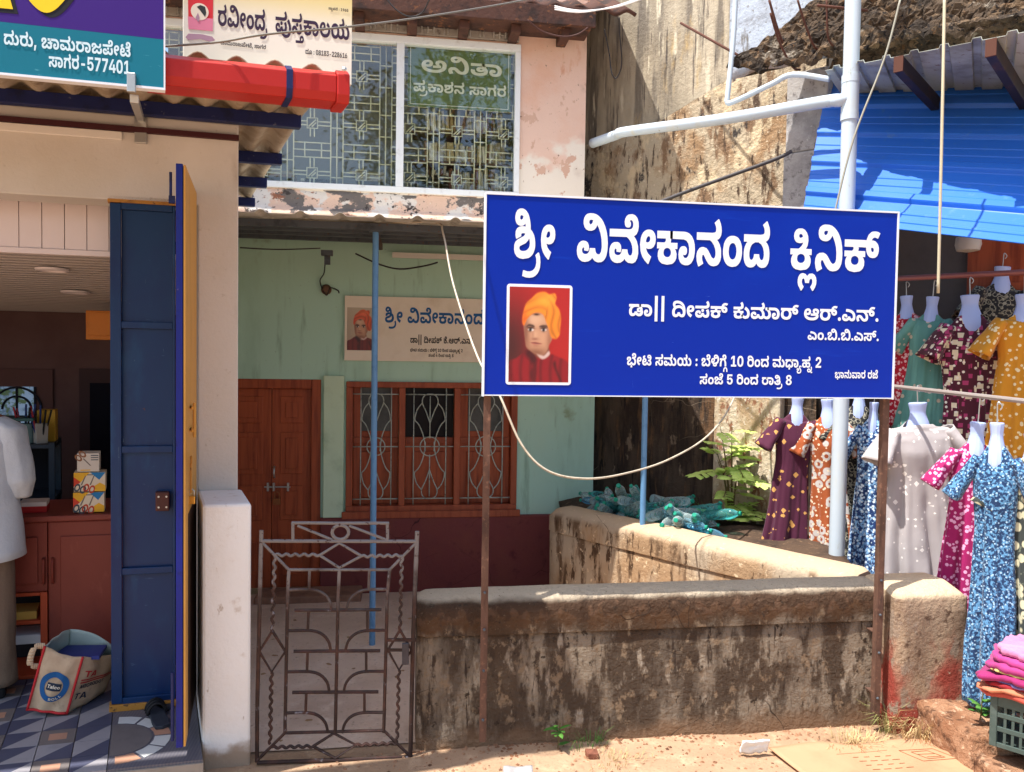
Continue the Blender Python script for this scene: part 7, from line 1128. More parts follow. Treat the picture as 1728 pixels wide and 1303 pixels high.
# broken concrete slab jutting towards the stall
def lump(p0, p1, rads, seed, n=26, m=16):
    p0, p1 = Vector(p0), Vector(p1); ax = (p1-p0)
    def fn(u, v):
        a = 2*math.pi*u; c_ = p0+ax*v; e = math.sin(math.pi*min(max(v, .02), .98))**.35
        d = Vector((0, math.cos(a)*rads[0], math.sin(a)*rads[1]))*e; q = c_+d
        n_ = noise.noise((q.x*3+seed, q.y*3, q.z*3))*.35+noise.noise((q.x*8+seed, q.y*8, q.z*8))*.3+noise.noise((q.x*20, q.y*20, q.z*20+seed))*.22+noise.noise((q.x*45, q.y*45, q.z*45+seed))*.12
        return c_+d*(1+n_)
    mb = MB(); mb.grid(fn, n, m, True, cap=True); return mb
def slabpatch(q00, q10, q11, q01, seed, amp, nu=110, nv=40):
    nrm = (q10-q00).cross(q01-q00).normalized()
    if nrm.y > 0: nrm = -nrm
    def fn(u, v):
        p = (q00*(1-u)+q10*u)*(1-v)+(q01*(1-u)+q11*u)*v
        n_ = noise.noise((p.x*4+seed, p.y*4, p.z*4))*.5+abs(noise.noise((p.x*9, p.y*9+seed, p.z*9)))*.5+abs(noise.noise((p.x*22, p.y*22, p.z*22+seed)))*.3+noise.noise((p.x*50, p.y*50, p.z*50))*.14
        ed = noise.noise((u*14+seed, 0, 3))*.5+noise.noise((u*40, seed, 1))*.3
        return p+nrm*amp*n_+Vector((0, 0, .09*ed*(1-v)**3))
    return MB().grid(fn, nu, nv)
slabpatch(T(1232, 128, 5.85), T(1800, 30, 4.65), T(1800, -75, 4.85), T(1440, -40, 5.75), 3, .16).build('broken_slab', M_rub, nb, solid=.05)
slabpatch(T(1400, 118, 5.6), T(1800, 52, 4.75), T(1800, 8, 4.6), T(1420, 70, 5.45), 9, .1, 90, 20).build('broken_slab', M_rub, nb, solid=.04)
# reinforcement rods and cables
def rod(name, pts, r, mt, lab, cat, grp=None, n=6):
    mb = MB(); mb.tube(smooth_path(pts, 6) if len(pts) > 2 else pts, r, n); return mb.build(name, mt, smooth=True, label=lab, cat=cat, group=grp)
M_rod = mat('rusty_rod', c(92,58,46), .8, metal=.2)
rod('steel_rod', [T(1149, 39, 6.4), T(1286, 116, 5.75)], .011, M_rod, 'straight rusty rod slanting out of the tan wall', 'rod')
rod('steel_rod', [T(1298, 0, 5.6), T(1316, 60, 5.65), T(1335, 92, 5.7), T(1372, 90, 5.75)], .009, M_rod, 'bent rusty rod left of the white drain pipe, first from the wall', 'rod', 'bent rods of the broken slab')
rod('steel_rod', [T(1300, 22, 5.5), T(1315, 70, 5.55), T(1337, 112, 5.6), T(1350, 118, 5.65)], .008, M_rod, 'bent rusty rod reaching lowest beside the drain pipe', 'rod', 'bent rods of the broken slab')
rod('steel_rod', [T(1346, 0, 5.4), T(1362, 50, 5.45), T(1380, 84, 5.5), T(1412, 74, 5.55)], .008, M_rod, 'bent rusty rod nearest the drain pipe on its left', 'rod', 'bent rods of the broken slab')
rod('steel_rod', [T(1395, 0, 5.3), T(1397, 60, 5.35), T(1406, 78, 5.4)], .007, M_rod, 'short rusty rod hanging straight down beside the drain pipe', 'rod', 'bent rods of the broken slab')
rod('steel_rod', [T(1379, 9, 5.2), T(1464, 18, 5.2)], .009, M_rod, 'short level rusty rod crossing the drain pipe top', 'rod')
rod('support_rod', [T(1060, 362, 5.9), T(1160, 323, 5.75), T(1300, 272, 5.55), T(1336, 255, 5.5)], .014, paint('dark_rod', (70,66,66), .6), 'dark bar rising behind the top edge of the blue clinic sign', 'bar')
# drain pipes
M_pvc = mat('pvc_pipe', c(190,202,210), .45, layers=[('n', (8,8,2), .55, .75, c(196,198,190)), ('n', (20,20,4), .64, .74, c(150,146,110))])
PT_ = 5.05
dp = thing('drain_pipe', T(1412, 940, PT_+.1), 'tall white drain pipe with a branch running to the pink wall', 'pipe')
pa, pb2 = T(1441, -40, PT_), T(1412, 960, PT_+.02); vx = (pa.x+pb2.x)/2; vy = (pa.y+pb2.y)/2
ztp = 1.92+.55*PT_; tee = PLN(1427, 170, Vector((vx, vy, 0)), Vector((0,1,0)))
vx = T(1427, 420, PT_).x; vy = T(1427, 420, PT_).y
MB().tube([(vx, vy, .3), (vx, vy, 6)], .049, 18).build('pipe', M_pvc, dp, smooth=40)
cl = MB(); tz_ = T(1427, 170, PT_).z
for dz in (-.14, .1): cl.tube([(vx, vy, tz_+dz), (vx, vy, tz_+dz+.05)], .056, 18)
cl.tube([(vx, vy, tz_-.09), (vx, vy, tz_+.1)], .054, 18); cl.build('tee_joint', M_pvc, dp, smooth=40)
p_in = T(1000, 242, 6.75)
MB().tube(smooth_path([(vx, vy, tz_), (vx-.07, vy+.03, tz_-.005), T(1390, 172, 5.2), T(1220, 201, 5.75), T(1060, 222, 6.3), T(1040, 228, 6.45), p_in], 5), .041, 14).build('branch_pipe', M_pvc, dp, smooth=40)
ws = MB()
for px in (1105, 1185): q = T(px, 216-(px-1105)*.17, 6.15-(px-1105)*.0035); ws.tube([q+Vector((0, .044*math.cos(t), .044*math.sin(t))) for t in [i*.6283 for i in range(10)]], .003, 5, closed=True)
ws.build('wire_tie', M_wire, dp)
MB().tube(smooth_path([T(1242, -30, 5.75), T(1238, 60, 5.75), T(1228, 160, 5.75), T(1227, 172, 5.75), T(1238, 172, 5.72), T(1300, 143, 5.55), T(1338, 126, 5.45), T(1400, 134, 5.3)], 5), .019, 12).build('vent_pipe', M_pvc, smooth=40, label='thin white pipe bending under the white upper wall', cat='pipe')

# ------------------------------------------------------------------ stall roofs
M_sheetg = mat('stall_roof_sheet', c(176,180,168), .6, layers=[('n', (3,3,1), .5, .7, c(140,140,128)), ('n', 20, .6, .7, c(120,100,84))])
A0, A1 = T(1392, 119, 5.2), T(1760, 48, 3.9); ax_ = (A1-A0); back = Vector((.75, .9, .05)).normalized()
sr = thing('stall_roof', A0, 'pale corrugated sheet roof on dark steel tubes over the clothes stall', 'roof')
zz0 = (A0.z+A1.z)/2
def srf(u, v):
    q = A0+ax_*u*1.25+back*v*1.6; ph = (u*1.25*ax_.length/.2) % 1
    q.z = A0.z+(A1.z-A0.z)*u*1.25+(.02 if abs(ph-.5) < .14 else 0)+.12*v; return q
MB().grid(srf, 220, 4).build('roof_sheet', M_sheetg, sr, solid=.003)
tb_ = mat('dark_tube', c(40,36,44), .6, layers=[('n', 10, .5, .7, c(66,48,44))])
for px, py, t in ((1516, 108, 4.6), (1672, 80, 4.1)):
    q = T(px, py, t); q2 = q+Vector((.9, .75, -.02)); MB().bar(q, q2, .05, .09).build('roof_tube', tb_, sr, bevel=.003)
    MB().bar(q-(q2-q).normalized()*.002, q+(q2-q).normalized()*.01, .052, .092).build('tube_mouth', M_rod, sr)
# blue profiled awning sloping down towards the street
BA, BB = T(1398, 130, 5.95), T(1800, 120, 5.0)
CA, CB_ = T(1352, 372, 5.3), T(1800, 425, 3.95)
M_bawn = mat('awning_blue', c(44,108,204), .35, layers=[('n', (2,2,5), .5, .75, c(36,104,200)), ('n', 14, .6, .75, c(70,120,190))])
ba = thing('blue_awning', CA, 'blue profiled metal awning sloping down over the hanging dresses', 'awning')
nrm_ = (BB-BA).cross(CA-BA).normalized()
if nrm_.z < 0: nrm_ = -nrm_
def baf(u, v):
    q = (BA*(1-u)+BB*u)*(1-v)+(CA*(1-u)+CB_*u)*v; k = (v*5.0) % 1
    h = .028 if k < .16 else (.0 if k > .22 else .028*(1-(k-.16)/.06))
    if k > .94: h = .028*(k-.94)/.06
    h += .005 if abs(k-.5) < .03 or abs(k-.72) < .03 else 0
    return q+nrm_*h
MB().grid(baf, 10, 250).build('profiled_sheet', M_bawn, ba, solid=.002)
MB().bar(BA+nrm_*.01, BB+nrm_*.01, .03, .02).build('top_batten', M_rod, ba)

# stall back: dark wall, brown shutter door
sb0, sb1 = T(1490, 900, 6.3), T(1900, 900, 5.2); sbd = (sb1-sb0); sbd.z = 0; sbd.normalize(); sbn = Vector((-sbd.y, sbd.x, 0))
SF = Fr((sb0.x, sb0.y, 0), sbd, sbn, (0,0,1))
stall = thing('clothes_stall', SF.p(.6, 0, 0), 'dark walled clothes stall behind the hanging dresses', 'stall')
MB().box(-.9, 2.4, 0, .1, -.2, 3.4, SF).build('back_wall', grime((92,86,84), .85, .75, 4, 'stall_grey'), stall)
sp_q = lambda px, py: SF.inv(PLN(px, py, SF.p(0, -.02, 0), sbn))
d0 = sp_q(1632, 500).x; MB().box(d0, d0+1.2, -.04, -.001, -.2, sp_q(1632, 405).z+.1, SF).build('shutter_door', M_door, stall)
for k in range(16): MB().box(d0+.12, d0+.5, -.052, -.041, .5+.13*k, .58+.13*k, SF).build('louvre', M_door, stall, bevel=.004)
fl2 = MB(); fl2.box(-1.2, 2.6, -1.5, 0, -.3, .02, SF); fl2.build('stall_floor', grime((120,84,64), .9, .7, 6, 'stall_earth'), stall)
MB().box(.2, .9, -.75, -.3, .021, .42, SF).build('bench', M_counter, stall, bevel=.01)
q_ = T(1634, 408, 5.2); MB().lathe([(.03,.0),(.075,-.0),(.08,-.05),(.07,-.09),(.02,-.1)], Fr(q_+Vector((0,0,.03)), (1,0,0), (0,1,0), (0,0,1)), 16).build('stall_lamp', mat('lamp_shade', c(190,186,178), .4), smooth=40, label='white round lamp under the awning edge', cat='lamp')
# rails
RU0, RU1 = T(1440, 474, 5.45), T(1800, 456, 4.75); RL0, RL1 = T(1290, 629, 6.2), T(1800, 682, 3.3)
RL0.z = RL1.z = (T(1505, 652, 5.0).z+T(1728, 675, 3.75).z)/2
MB().tube([RU0, RU1], .019, 10).build('dress_rail', mat('rail_pink_steel', c(150,96,92), .45, metal=.3), smooth=40, label='upper red brown rail carrying the dresses', cat='rail')
rl = MB(); rl.tube([T(1490, 650, 5.0), T(1800, 685, 3.6)], .013, 8); rl.build('dress_rail', mat('rail_grey', c(176,164,156), .4, metal=.4), smooth=40, label='lower grey rail carrying the long dresses', cat='rail')

# ------------------------------------------------------------------ dresses on bust hangers
M_bust = mat('bust_plastic', c(178,194,236), .4, spec=.5)
def dress(t, px, py_neck, py_hem, wpx, yaw, fab, fab2, lab, hlab, rail_z, neck='v', sleeve=.3, flare=1.25, fold=6, seed=0):
    top = T(px, py_neck, t); k = t/FPX; L_ = (py_hem-py_neck)*k; W = wpx*k
    f = rotfr((top.x, top.y, top.z), yaw); tl = R(3.5*math.sin(seed*2.3)); f = Fr(f.o, f.u*math.cos(tl)+f.w*math.sin(tl), f.v, f.w*math.cos(tl)-f.u*math.sin(tl))           # local x = width, -y = front, z up from the neck
    g = thing('dress', (top.x, top.y, top.z-L_), lab, 'dress', 'dresses hung at the stall'); hw = W/2
    def prof(s):                                     # s: 0 neck .. 1 hem -> half width, half depth
        pts = [(0,.40,.5), (.03,.64,.6), (.075,.92,.62), (.12,.98,.8), (.2,.95,1.0), (.34,.84,.8), (.5,.92,.8), (.75,1.06,.9), (1,1.0*flare,1.0)]
        for a, b_ in zip(pts, pts[1:]):
            if s <= b_[0]: w_ = (s-a[0])/(b_[0]-a[0]); return [a[i]+(b_[i]-a[i])*w_ for i in (1, 2)]
        return pts[-1][1:]
    dep = max(.07, hw*.42)
    def fn(u, v):
        s = v**1.25; a = 2*math.pi*u; pw_, pd = prof(s); x = math.cos(a); y = math.sin(a)
        wob = .5*noise.noise((math.cos(a)*1.5+seed, math.sin(a)*1.5, s*2)); rip = 1+.42*max(0, s-.16)*math.sin(fold*a+seed+3*wob)+.2*max(0, s-.12)*math.sin((2*fold+1)*a+1.7*seed+4*wob)+.05*math.sin(23*a+seed*3+2*wob)*s+.05*noise.noise((math.cos(a)*3, math.sin(a)*3+seed, s*9))
        dip = 0
        if s < .09 and y < 0: dip = -(.10 if neck == 'v' else .05)*(1-s/.09)*max(0, 1-abs(x)/.8)*min(1, -y*1.5)
        xx = hw*pw_*x*(1+.3*(rip-1))+.02*noise.noise((s*3, seed, 0))*s; yy = dep*pd*y*rip
        zz = -L_*s+dip+.012*math.sin(3*a+seed)*s+(.0 if s > .05 else -.05*abs(x)*hw/.25)
        return f.p(xx, yy, zz-.02*abs(x)*(1-s)*(s < .12))
    mb = MB(); mb.grid(fn, 110, 50, True); mb.build('gown', fab, g, smooth=True, solid=.004)
    for e in (-1, 1):
        c0 = Vector((e*hw*.74, 0, -L_*.045-.035)); c1 = c0+Vector((e*.55, -.1, -1)).normalized()*sleeve*.8; ax_s = (c1-c0).normalized(); sx_ = ax_s.cross(Vector((0,1,0))).normalized(); sy_ = ax_s.cross(sx_)
        def sf_(u, v, c0=c0, c1=c1, sx_=sx_, sy_=sy_):
            a = 2*math.pi*u; c_ = c0.lerp(c1, v); r_ = (.06+.035*v)*min(1, hw/.17); w_ = 1+.22*math.sin(3*a+seed)*v+.1*noise.noise((math.cos(a)*2+seed, math.sin(a)*2, v*4))
            q = c_+sx_*r_*.75*w_*math.cos(a)+sy_*r_*1.15*w_*math.sin(a); return f.p(q.x, q.y, q.z)
        mb = MB(); mb.grid(sf_, 24, 12, True); mb.build('sleeve', fab2 or fab, g, smooth=True, solid=.004)
    h = thing('bust_hanger', (top.x, top.y, top.z-.05), hlab, 'hanger', 'bust hangers on the rails')
    def bf_(u, v):
        a = 2*math.pi*u; pr = [(.05,.085),(.056,.08),(.05,.05),(.046,.025),(.05,.0),(.06,-.03),(.072,-.07),(.078,-.12),(.07,-.16)]
        i = min(int(v*(len(pr)-1)), len(pr)-2); w_ = v*(len(pr)-1)-i; r_ = pr[i][0]+(pr[i+1][0]-pr[i][0])*w_; z_ = pr[i][1]+(pr[i+1][1]-pr[i][1])*w_
        return f.p(r_*math.cos(a)*1.05*min(1, hw/.18), r_*.7*math.sin(a)-.0, z_)
    mb = MB(); mb.grid(bf_, 14, 22, True, cap=True); mb.build('bust_form', M_bust, h, smooth=24)
    hk = [f.p(0, 0, .08), f.p(0, 0, .12)]+[f.p(.02*math.sin(q), 0, max(.16, rail_z-top.z)+.0-.02*math.cos(q)*-1) for q in (0, .8, 1.6, 2.6)]
    MB().tube(smooth_path(hk, 3), .0035, 6).build('hook', M_steelbright, h, smooth=True)
def fabr(name, base, layers, rough=.8): return mat(name, c(*base), rough, sheen=.15, layers=layers, bump=(9, .15, .02))
V = lambda sc, r, col, soft=.06, met=None: ('v', sc, r, r+soft, c(*col))+((met,) if met else ())
F_red = fabr('red_print', (186,20,44), [V(46.5, .4, (238,190,186))]); F_teal = fabr('teal_cloth', (96,150,138), [('n', (5,5,1), .45, .7, c(120,176,160)), V(17.05, .22, (214,196,170), .03)])
F_mar = fabr('maroon_squares', (84,30,46), [V(20.15, .27, (178,62,108), .03, 'CHEBYCHEV'), V(17.05, .26, (236,222,186), .03, 'CHEBYCHEV'), V(26.35, .22, (240,232,214), .03)])
F_mus = fabr('mustard_dots', (210,142,34), [V(31, .3, (244,226,176), .04)]); F_wine = fabr('wine_gold', (78,26,52), [V(15.5, .33, (212,158,88), .06, 'MANHATTAN')])
F_rust = fabr('rust_floral', (160,80,38), [V(13.95, .4, (196,190,184), .08), V(13.95, .18, (150,70,36), .05), V(37.2, .28, (230,210,180), .05)])
F_blk = fabr('black_lace_print', (34,34,36), [V(29.45, .5, (150,146,128), .05), V(29.45, .36, (34,34,36), .05), V(43.4, .3, (120,116,98), .05)])
F_blue = fabr('blue_floral', (30,58,110), [('n', 42, .5, .56, c(140,186,226)), V(43.4, .34, (216,232,244), .06)]); F_sky = fabr('blue_leaf_print', (24,52,90), [('n', 70, .48, .56, c(92,146,186)), ('n', 30, .6, .64, c(20,40,72)), V(60, .22, (160,192,214), .1)])
F_grey = fabr('dusky_cloth', (178,170,168), [V(13.95, .26, (242,236,228), .02, 'MANHATTAN'), V(21.7, .16, (236,228,220), .02)])
F_mag = fabr('magenta_spots', (158,22,92), [V(40.3, .36, (232,170,204), .05)]); F_dkg = fabr('olive_leaf_print', (52,58,54), [V(18.6, .4, (206,200,164), .1), ('n', 30, .6, .66, c(120,126,104))])
UZ_ = lambda px: PLN(px, 465, RU0, Vector((sbn.x, sbn.y, 0))).z
zl_ = T(1560, 658, 4.75).z
HG = 'pale blue bust hanger inside the '
dress(5.35, 1530, 520, 720, 62, -45, F_red, None, 'red dress with pale floral print, leftmost on the upper rail', HG+'red dress', 2.47, fold=4, seed=1)
dress(5.2, 1572, 522, 745, 62, -48, F_teal, None, 'sea green dress between the red and the maroon one', HG+'sea green dress', 2.47, fold=4, seed=2)
dress(5.0, 1637, 520, 975, 92, -25, F_mar, None, 'long maroon dress with cream and pink squares on the upper rail', HG+'maroon squared dress', 2.47, flare=1.1, seed=3)
dress(4.7, 1728, 520, 770, 84, -35, F_mus, None, 'mustard dress with pale dots at the right edge', HG+'mustard dress', 2.47, seed=4)
dress(5.5, 1345, 690, 960, 64, -18, F_wine, None, 'dark wine dress with gold flowers nearest the whitewashed wall', HG+'wine dress with gold flowers', 1.9, fold=5, seed=5)
dress(5.42, 1397, 694, 975, 66, -35, F_rust, None, 'rust brown dress with grey flowers left of the drain pipe', HG+'rust brown dress', 1.9, seed=6)
dress(5.35, 1450, 676, 960, 58, -35, F_blk, None, 'black dress with pale ring print right of the drain pipe', HG+'black ring print dress', 1.9, seed=7)
dress(5.2, 1474, 700, 985, 46, -40, F_blue, None, 'navy and pale blue floral dress half hidden by the sign post', HG+'navy floral dress', 1.85, seed=8)
dress(4.85, 1549, 702, 1000, 128, -4, F_grey, None, 'dusky grey pink dress with white motifs facing the street', HG+'grey pink dress', zl_, neck='round', sleeve=.28, flare=1.12, fold=7, seed=9)
dress(4.3, 1648, 738, 1075, 74, -30, F_mag, None, 'magenta dress with pale spots and peach neckline', HG+'magenta dress', zl_-.03, seed=10)
dress(3.85, 1682, 742, 1195, 68, -50, F_sky, None, 'bright blue leaf print dress hanging lowest, in front of the pier', HG+'bright blue dress', zl_-.05, flare=1.1, seed=11)
dress(3.8, 1745, 760, 1120, 90, -40, F_dkg, None, 'dark olive dress with cream leaves at the right edge', HG+'dark olive dress', zl_-.05, seed=12)
dress(5.6, 1690, 470, 740, 80, -20, F_blk, None, 'black patterned dress hung at the back by the brown shutter', HG+'black dress by the shutter', 2.6, seed=13)
# ------------------------------------------------------------------ soil behind the side wall, bottles and plants
M_soil = mat('dark_soil', c(84,66,52), .95, layers=[('n', 6, .4, .7, c(60,48,40)), ('n', 20, .55, .7, c(116,92,70))], bump=(30, .8, .02))
q0 = dA-dn*.28; q1 = dE-dn*.28
def soil(u, v):
    a = q0.lerp(q1, u); b_ = NF.p(-.3+(NL+.25)*u, -.04, 0); p = a.lerp(b_, v)
    return (p.x, p.y, .60+.05*noise.noise((p.x*3, p.y*3, 0))+.03*math.sin(math.pi*v))
mb = MB(); mb.grid(soil, 40, 14); mb.build('soil_bank', M_soil, smooth=True, kind='structure', solid=.05)
M_pet = [clearplastic('bottle_clear', (.9,.96,.95), c(206,226,226)), clearplastic('bottle_teal', (.6,.88,.87), c(120,206,204)), clearplastic('bottle_blue', (.66,.86,.94), c(140,200,226))]
M_cap = paint('cap_green', (30,150,122), .4)
protoB = []
for k in range(3):
    o = thing('plastic_bottle', (0,0,0), 'empty clear plastic bottle in the heap behind the low side wall', 'bottle', 'bottles heaped behind the side wall')
    pr = [(.005,0),(.03,.002),(.034,.012),(.034,.06),(.031,.066),(.034,.072),(.034,.11),(.031,.116),(.034,.122),(.034,.15),(.028,.175),(.014,.2),(.013,.212)]
    MB().lathe(pr, HOUSE, 12).build('bottle_body', M_pet[k], o, smooth=40); MB().lathe([(.0145,.206),(.015,.222),(.012,.224)], HOUSE, 10).build('cap', M_cap, o, smooth=30); protoB.append(o)
random.seed(21); first = [True]*3
for i in range(96):
    px = random.uniform(950, 1178); lane = random.random()
    base = 815+ (px-950)*.30 if px > 960 else 830
    s = (px-925)/(1296-925); wp = dA.lerp(dB, s*1.32); wp.z = 0
    q = G(px, 862+(px-950)*.17, .7)
    along = dA+dd*((px-935)/250*1.15); along.z = 0
    p = along-dn*random.uniform(.33, .62)
    z = .66+random.uniform(.0, .2)*(1-.5*abs((px-1060)/130))
    k = random.choices((0, 1, 2), (3, 4, 3))[0] if px > 1080 else random.choices((0, 1, 2), (5, 4, 1))[0]
    o = protoB[k] if first[k] else copy_tree(protoB[k]); first[k] = False
    o.scale = [random.uniform(.8, 1.25)]*3; o.location = (p.x, p.y, z); o.rotation_euler = (R(random.uniform(50, 110)), R(random.uniform(-30, 30)), R(random.choice((0, 0, 90, 180, 270))+random.uniform(-50, 50)))
# young leafy plant against the whitewashed wall
M_leaf = mat('young_leaf', c(206,228,124), .5, spec=.4, layers=[('n', 14, .4, .7, c(180,212,98))]); M_leafd = mat('weed_leaf', c(70,120,44), .55, layers=[('n', 14, .4, .7, c(96,140,60))]); M_stem = paint('plant_stem', (110,98,56), .7)
M_leaf.node_tree.nodes['Principled BSDF'].inputs['Subsurface Weight'].default_value = .0
def leaf(mb, o, d, up, L_, W):
    d = d.normalized(); s = d.cross(up).normalized(); up = s.cross(d).normalized()
    P = [o, o+d*L_*.3+s*W*.5-up*W*.05, o+d*L_*.3-up*W*.0+up*W*.08, o+d*L_*.3-s*W*.5-up*W*.05, o+d*L_*.7+s*W*.42-up*L_*.08, o+d*L_*.7-up*L_*.03, o+d*L_*.7-s*W*.42-up*L_*.08, o+d*L_-up*L_*.2]
    mb.add(P, [(0,1,2),(0,2,3),(1,4,5,2),(2,5,6,3),(4,7,5),(5,7,6)])
def leafy(name, base, h, nst, leaves, L_, lab, cat, mt, spread=.22, grp=None):
    t = thing(name, base, lab, cat, grp); st = MB(); base = Vector(base)
    lv = []
    for k in range(nst):
        a = random.uniform(2.2, 5.6) if nst > 1 else 4; e = Vector((math.cos(a)*spread*random.uniform(.3, 1.2), math.sin(a)*spread*.6, h*random.uniform(.55, 1)))
        path = smooth_path([base, base+e*.5+Vector((0,0,.08*h)), base+e+Vector((0,0,-.02*h))], 5); st.tube(path, .006*h/.6+.002, 5, r2=.002)
        for j in range(leaves):
            i = int(len(path)*(.12+.88*j/leaves)); q = path[min(i, len(path)-1)]
            dr = Vector((random.uniform(-1, 1), random.uniform(-1, .3), random.uniform(-.1, .4))); rl_ = L_*random.uniform(.7, 1.2)
            # a compound leaf: leaflets either side of a rib
            rib = [q+dr.normalized()*rl_*m_/4 - Vector((0,0,.03*m_*m_/16)) for m_ in range(5)]; st.tube(rib, .0025, 4)
            for m_ in range(1, 5):
                sd = dr.normalized().cross(Vector((0,0,1))).normalized()
                for s_ in (-1, 1):
                    mb = MB(); leaf(mb, rib[m_], dr.normalized()*.6+sd*s_, Vector((random.uniform(-.2,.2), -.3, 1)), rl_*.5, rl_*.3); lv.append(mb)
            mb = MB(); leaf(mb, rib[4], dr, Vector((0,-.2,1)), rl_*.45, rl_*.2); lv.append(mb)
    st.build('stem', M_stem, t)
    if len(lv) <= 300:
        for mb in lv: mb.build('leaf', mt, t, smooth=True)
    else:
        al = MB(); [al.add(m_.v, m_.f) for m_ in lv]; al.build('leaves', mt, t, smooth=True, kind='stuff')
    return t
random.seed(5)
pbq = NF.p(nbp(1240, 880, .3).x, -.36, .62)
leafy('young_plant', pbq, .9, 5, 6, .2, 'young plant with bright green leaflets against the whitewashed wall', 'plant', M_leaf, .17)
def grass(name, base, n, h, lab, mt, rad, cat='weeds'):
    mb = MB(); base = Vector(base)
    for k in range(n):
        a = random.random()*6.28; r_ = rad*random.random(); o = base+Vector((r_*math.cos(a), r_*.6*math.sin(a), 0)); d = Vector((math.cos(a)*.6+random.uniform(-.3,.3), math.sin(a)*.5, 0)); hh = h*random.uniform(.5, 1.1); s = Vector((-d.y, d.x, 0)).normalized()*.0017
        p1 = o+d*hh*.4+Vector((0,0,hh*.55)); p2 = o+d*hh*1.1+Vector((0,0,hh*random.uniform(.2, 1)))
        mb.add([o-s, o+s, p1+s*.8, p1-s*.8, p2], [(0,1,2,3),(3,2,4)])
    return mb.build(name, mt, label=lab, cat=cat, loc=base)
M_dry = mat('dry_grass', c(206,180,130), .9, layers=[('n', 20, .4, .7, c(170,140,96))])
grass('grass_tuft', NF.p(nbp(1186, 870, .3).x, -.3, .62), 60, .2, 'green grass tuft at the end of the bottle heap', M_leafd, .08)
def leafweed(base, n, L_, lab):
    base = Vector(base); t = thing('weed', base, lab, 'weed'); 
    for k in range(n):
        a = random.random()*6.28; mb = MB(); h = random.uniform(.01, .12); leaf(mb, base+Vector((0,0,h)), Vector((math.cos(a), math.sin(a)*.8-.2, random.uniform(0, .7))), Vector((0,0,1)), L_*random.uniform(.6, 1.2), L_*.4); mb.build('leaf', M_leafd, t, smooth=True)
    MB().tube([base, base+Vector((.01,0,.13))], .003, 5).build('stem', M_stem, t)
bq = G(946, 1272, .01); leafweed((bq.x, 3.66, 0), 9, .07, 'small green weed at the foot of the compound wall')
grass('weed_grass', (bq.x+.16, 3.67, 0), 34, .1, 'wisp of green grass beside the weed at the wall foot', M_leafd, .12)
bq = G(1494, 1222, .01); grass('weed_grass', (X(1500, 1200, 3.62).x, 3.62, 0), 46, .24, 'tall thin grass in the gap between wall and pier', mat('pale_grass', c(160,158,98), .9, layers=[('n', 20, .4, .7, c(120,132,70))]), .05)
for px, py, n, h, lab in ((1560, 1240, 420, .16, 'tangled dry grass heap below the red flaked pier'), (1440, 1252, 260, .06, 'thin dry grass along the wall foot left of the right post'), (1040, 1281, 120, .035, 'short dry grass at the wall foot in the middle')):
    q = G(px, py, .01); grass('dry_grass', (q.x, min(q.y, 3.68), 0), n, h, lab, M_dry, .2)
q = T(1655, 1192, 3.75); leafweed((q.x, q.y, .2), 10, .08, 'small green weed under the bright blue dress')

# ------------------------------------------------------------------ kerb blocks, crate of cloth, cardboard, scraps
M_stone = mat('rubble_stone', c(176,132,100), .95, layers=[('n', 4, .42, .62, c(150,104,74)), ('n', 14, .52, .64, c(104,72,52)), ('n', 26, .56, .66, c(206,170,138))], bump=(22, 1.1, .04))
def rock(name, lo, hi, seed, lab, mt=None, cat='stone', amp=.035):
    lo, hi = Vector(lo), Vector(hi); c_ = (lo+hi)/2; h = (hi-lo)/2
    bm = bmesh.new(); bmesh.ops.create_cube(bm, size=2); bmesh.ops.subdivide_edges(bm, edges=bm.edges[:], cuts=9, use_grid_fill=True)
    mb = MB(); 
    for v in bm.verts:
        p = Vector([max(-1, min(1, x)) for x in v.co]); n_ = p.normalized(); p = p.lerp(n_*1.25, .16)
        q = Vector((c_.x+p.x*h.x, c_.y+p.y*h.y, c_.z+p.z*h.z)); d = amp*noise.noise((q.x*7+seed, q.y*7, q.z*7))+amp*.6*noise.noise((q.x*18, q.y*18+seed, q.z*18))
        mb.v.append(q+n_*d)
    bm.verts.index_update(); mb.f = [[v.index for v in f.verts] for f in bm.faces]; mb.m = [0]*len(mb.f); bm.free()
    return mb.build(name, mt or M_stone, smooth=True, label=lab, cat=cat)
ka = G(1585, 1262, 0); kb = T(1800, 1300, 3.2)
rock('stone_block', (ka.x-.02, 3.2, -.05), (ka.x+.75, 3.62, .17), 2, 'rough laterite step block under the crate of cloth')
rock('stone_block', (X(1690,1290,3.15).x-.12, 2.75, -.05), (X(1690,1290,3.15).x+.6, 3.18, .09), 5, 'lower rough laterite block at the right bottom corner')
M_crate = mat('crate_plastic', c(70,84,78), .5, layers=[('n', 10, .5, .75, c(92,104,98))])
cfr = rotfr(T(1669, 1230, 3.55), -52); cfr.o.z = .175; cw_, cd_, ch_ = .46, .3, .24
cr_ = thing('plastic_crate', cfr.p(cw_/2, cd_/2, 0), 'dark green slatted plastic crate on the stone block', 'crate')
for x in (0, cw_-.03):
    for y in (0, cd_-.03): MB().box(x, x+.03, y, y+.03, 0, ch_, cfr).build('corner_post', M_crate, cr_, bevel=.004)
for z in (.0, .075, .14, ch_-.05): 
    mb = MB(); hgt = .022 if z < ch_-.06 else .05
    mb.box(.03, cw_-.03, .003, .013, z, z+hgt, cfr); mb.box(.03, cw_-.03, cd_-.013, cd_-.003, z, z+hgt, cfr); mb.box(.003, .013, .03, cd_-.03, z, z+hgt, cfr); mb.box(cw_-.013, cw_-.003, .03, cd_-.03, z, z+hgt, cfr); mb.build('rim_band', M_crate, cr_, bevel=.002)
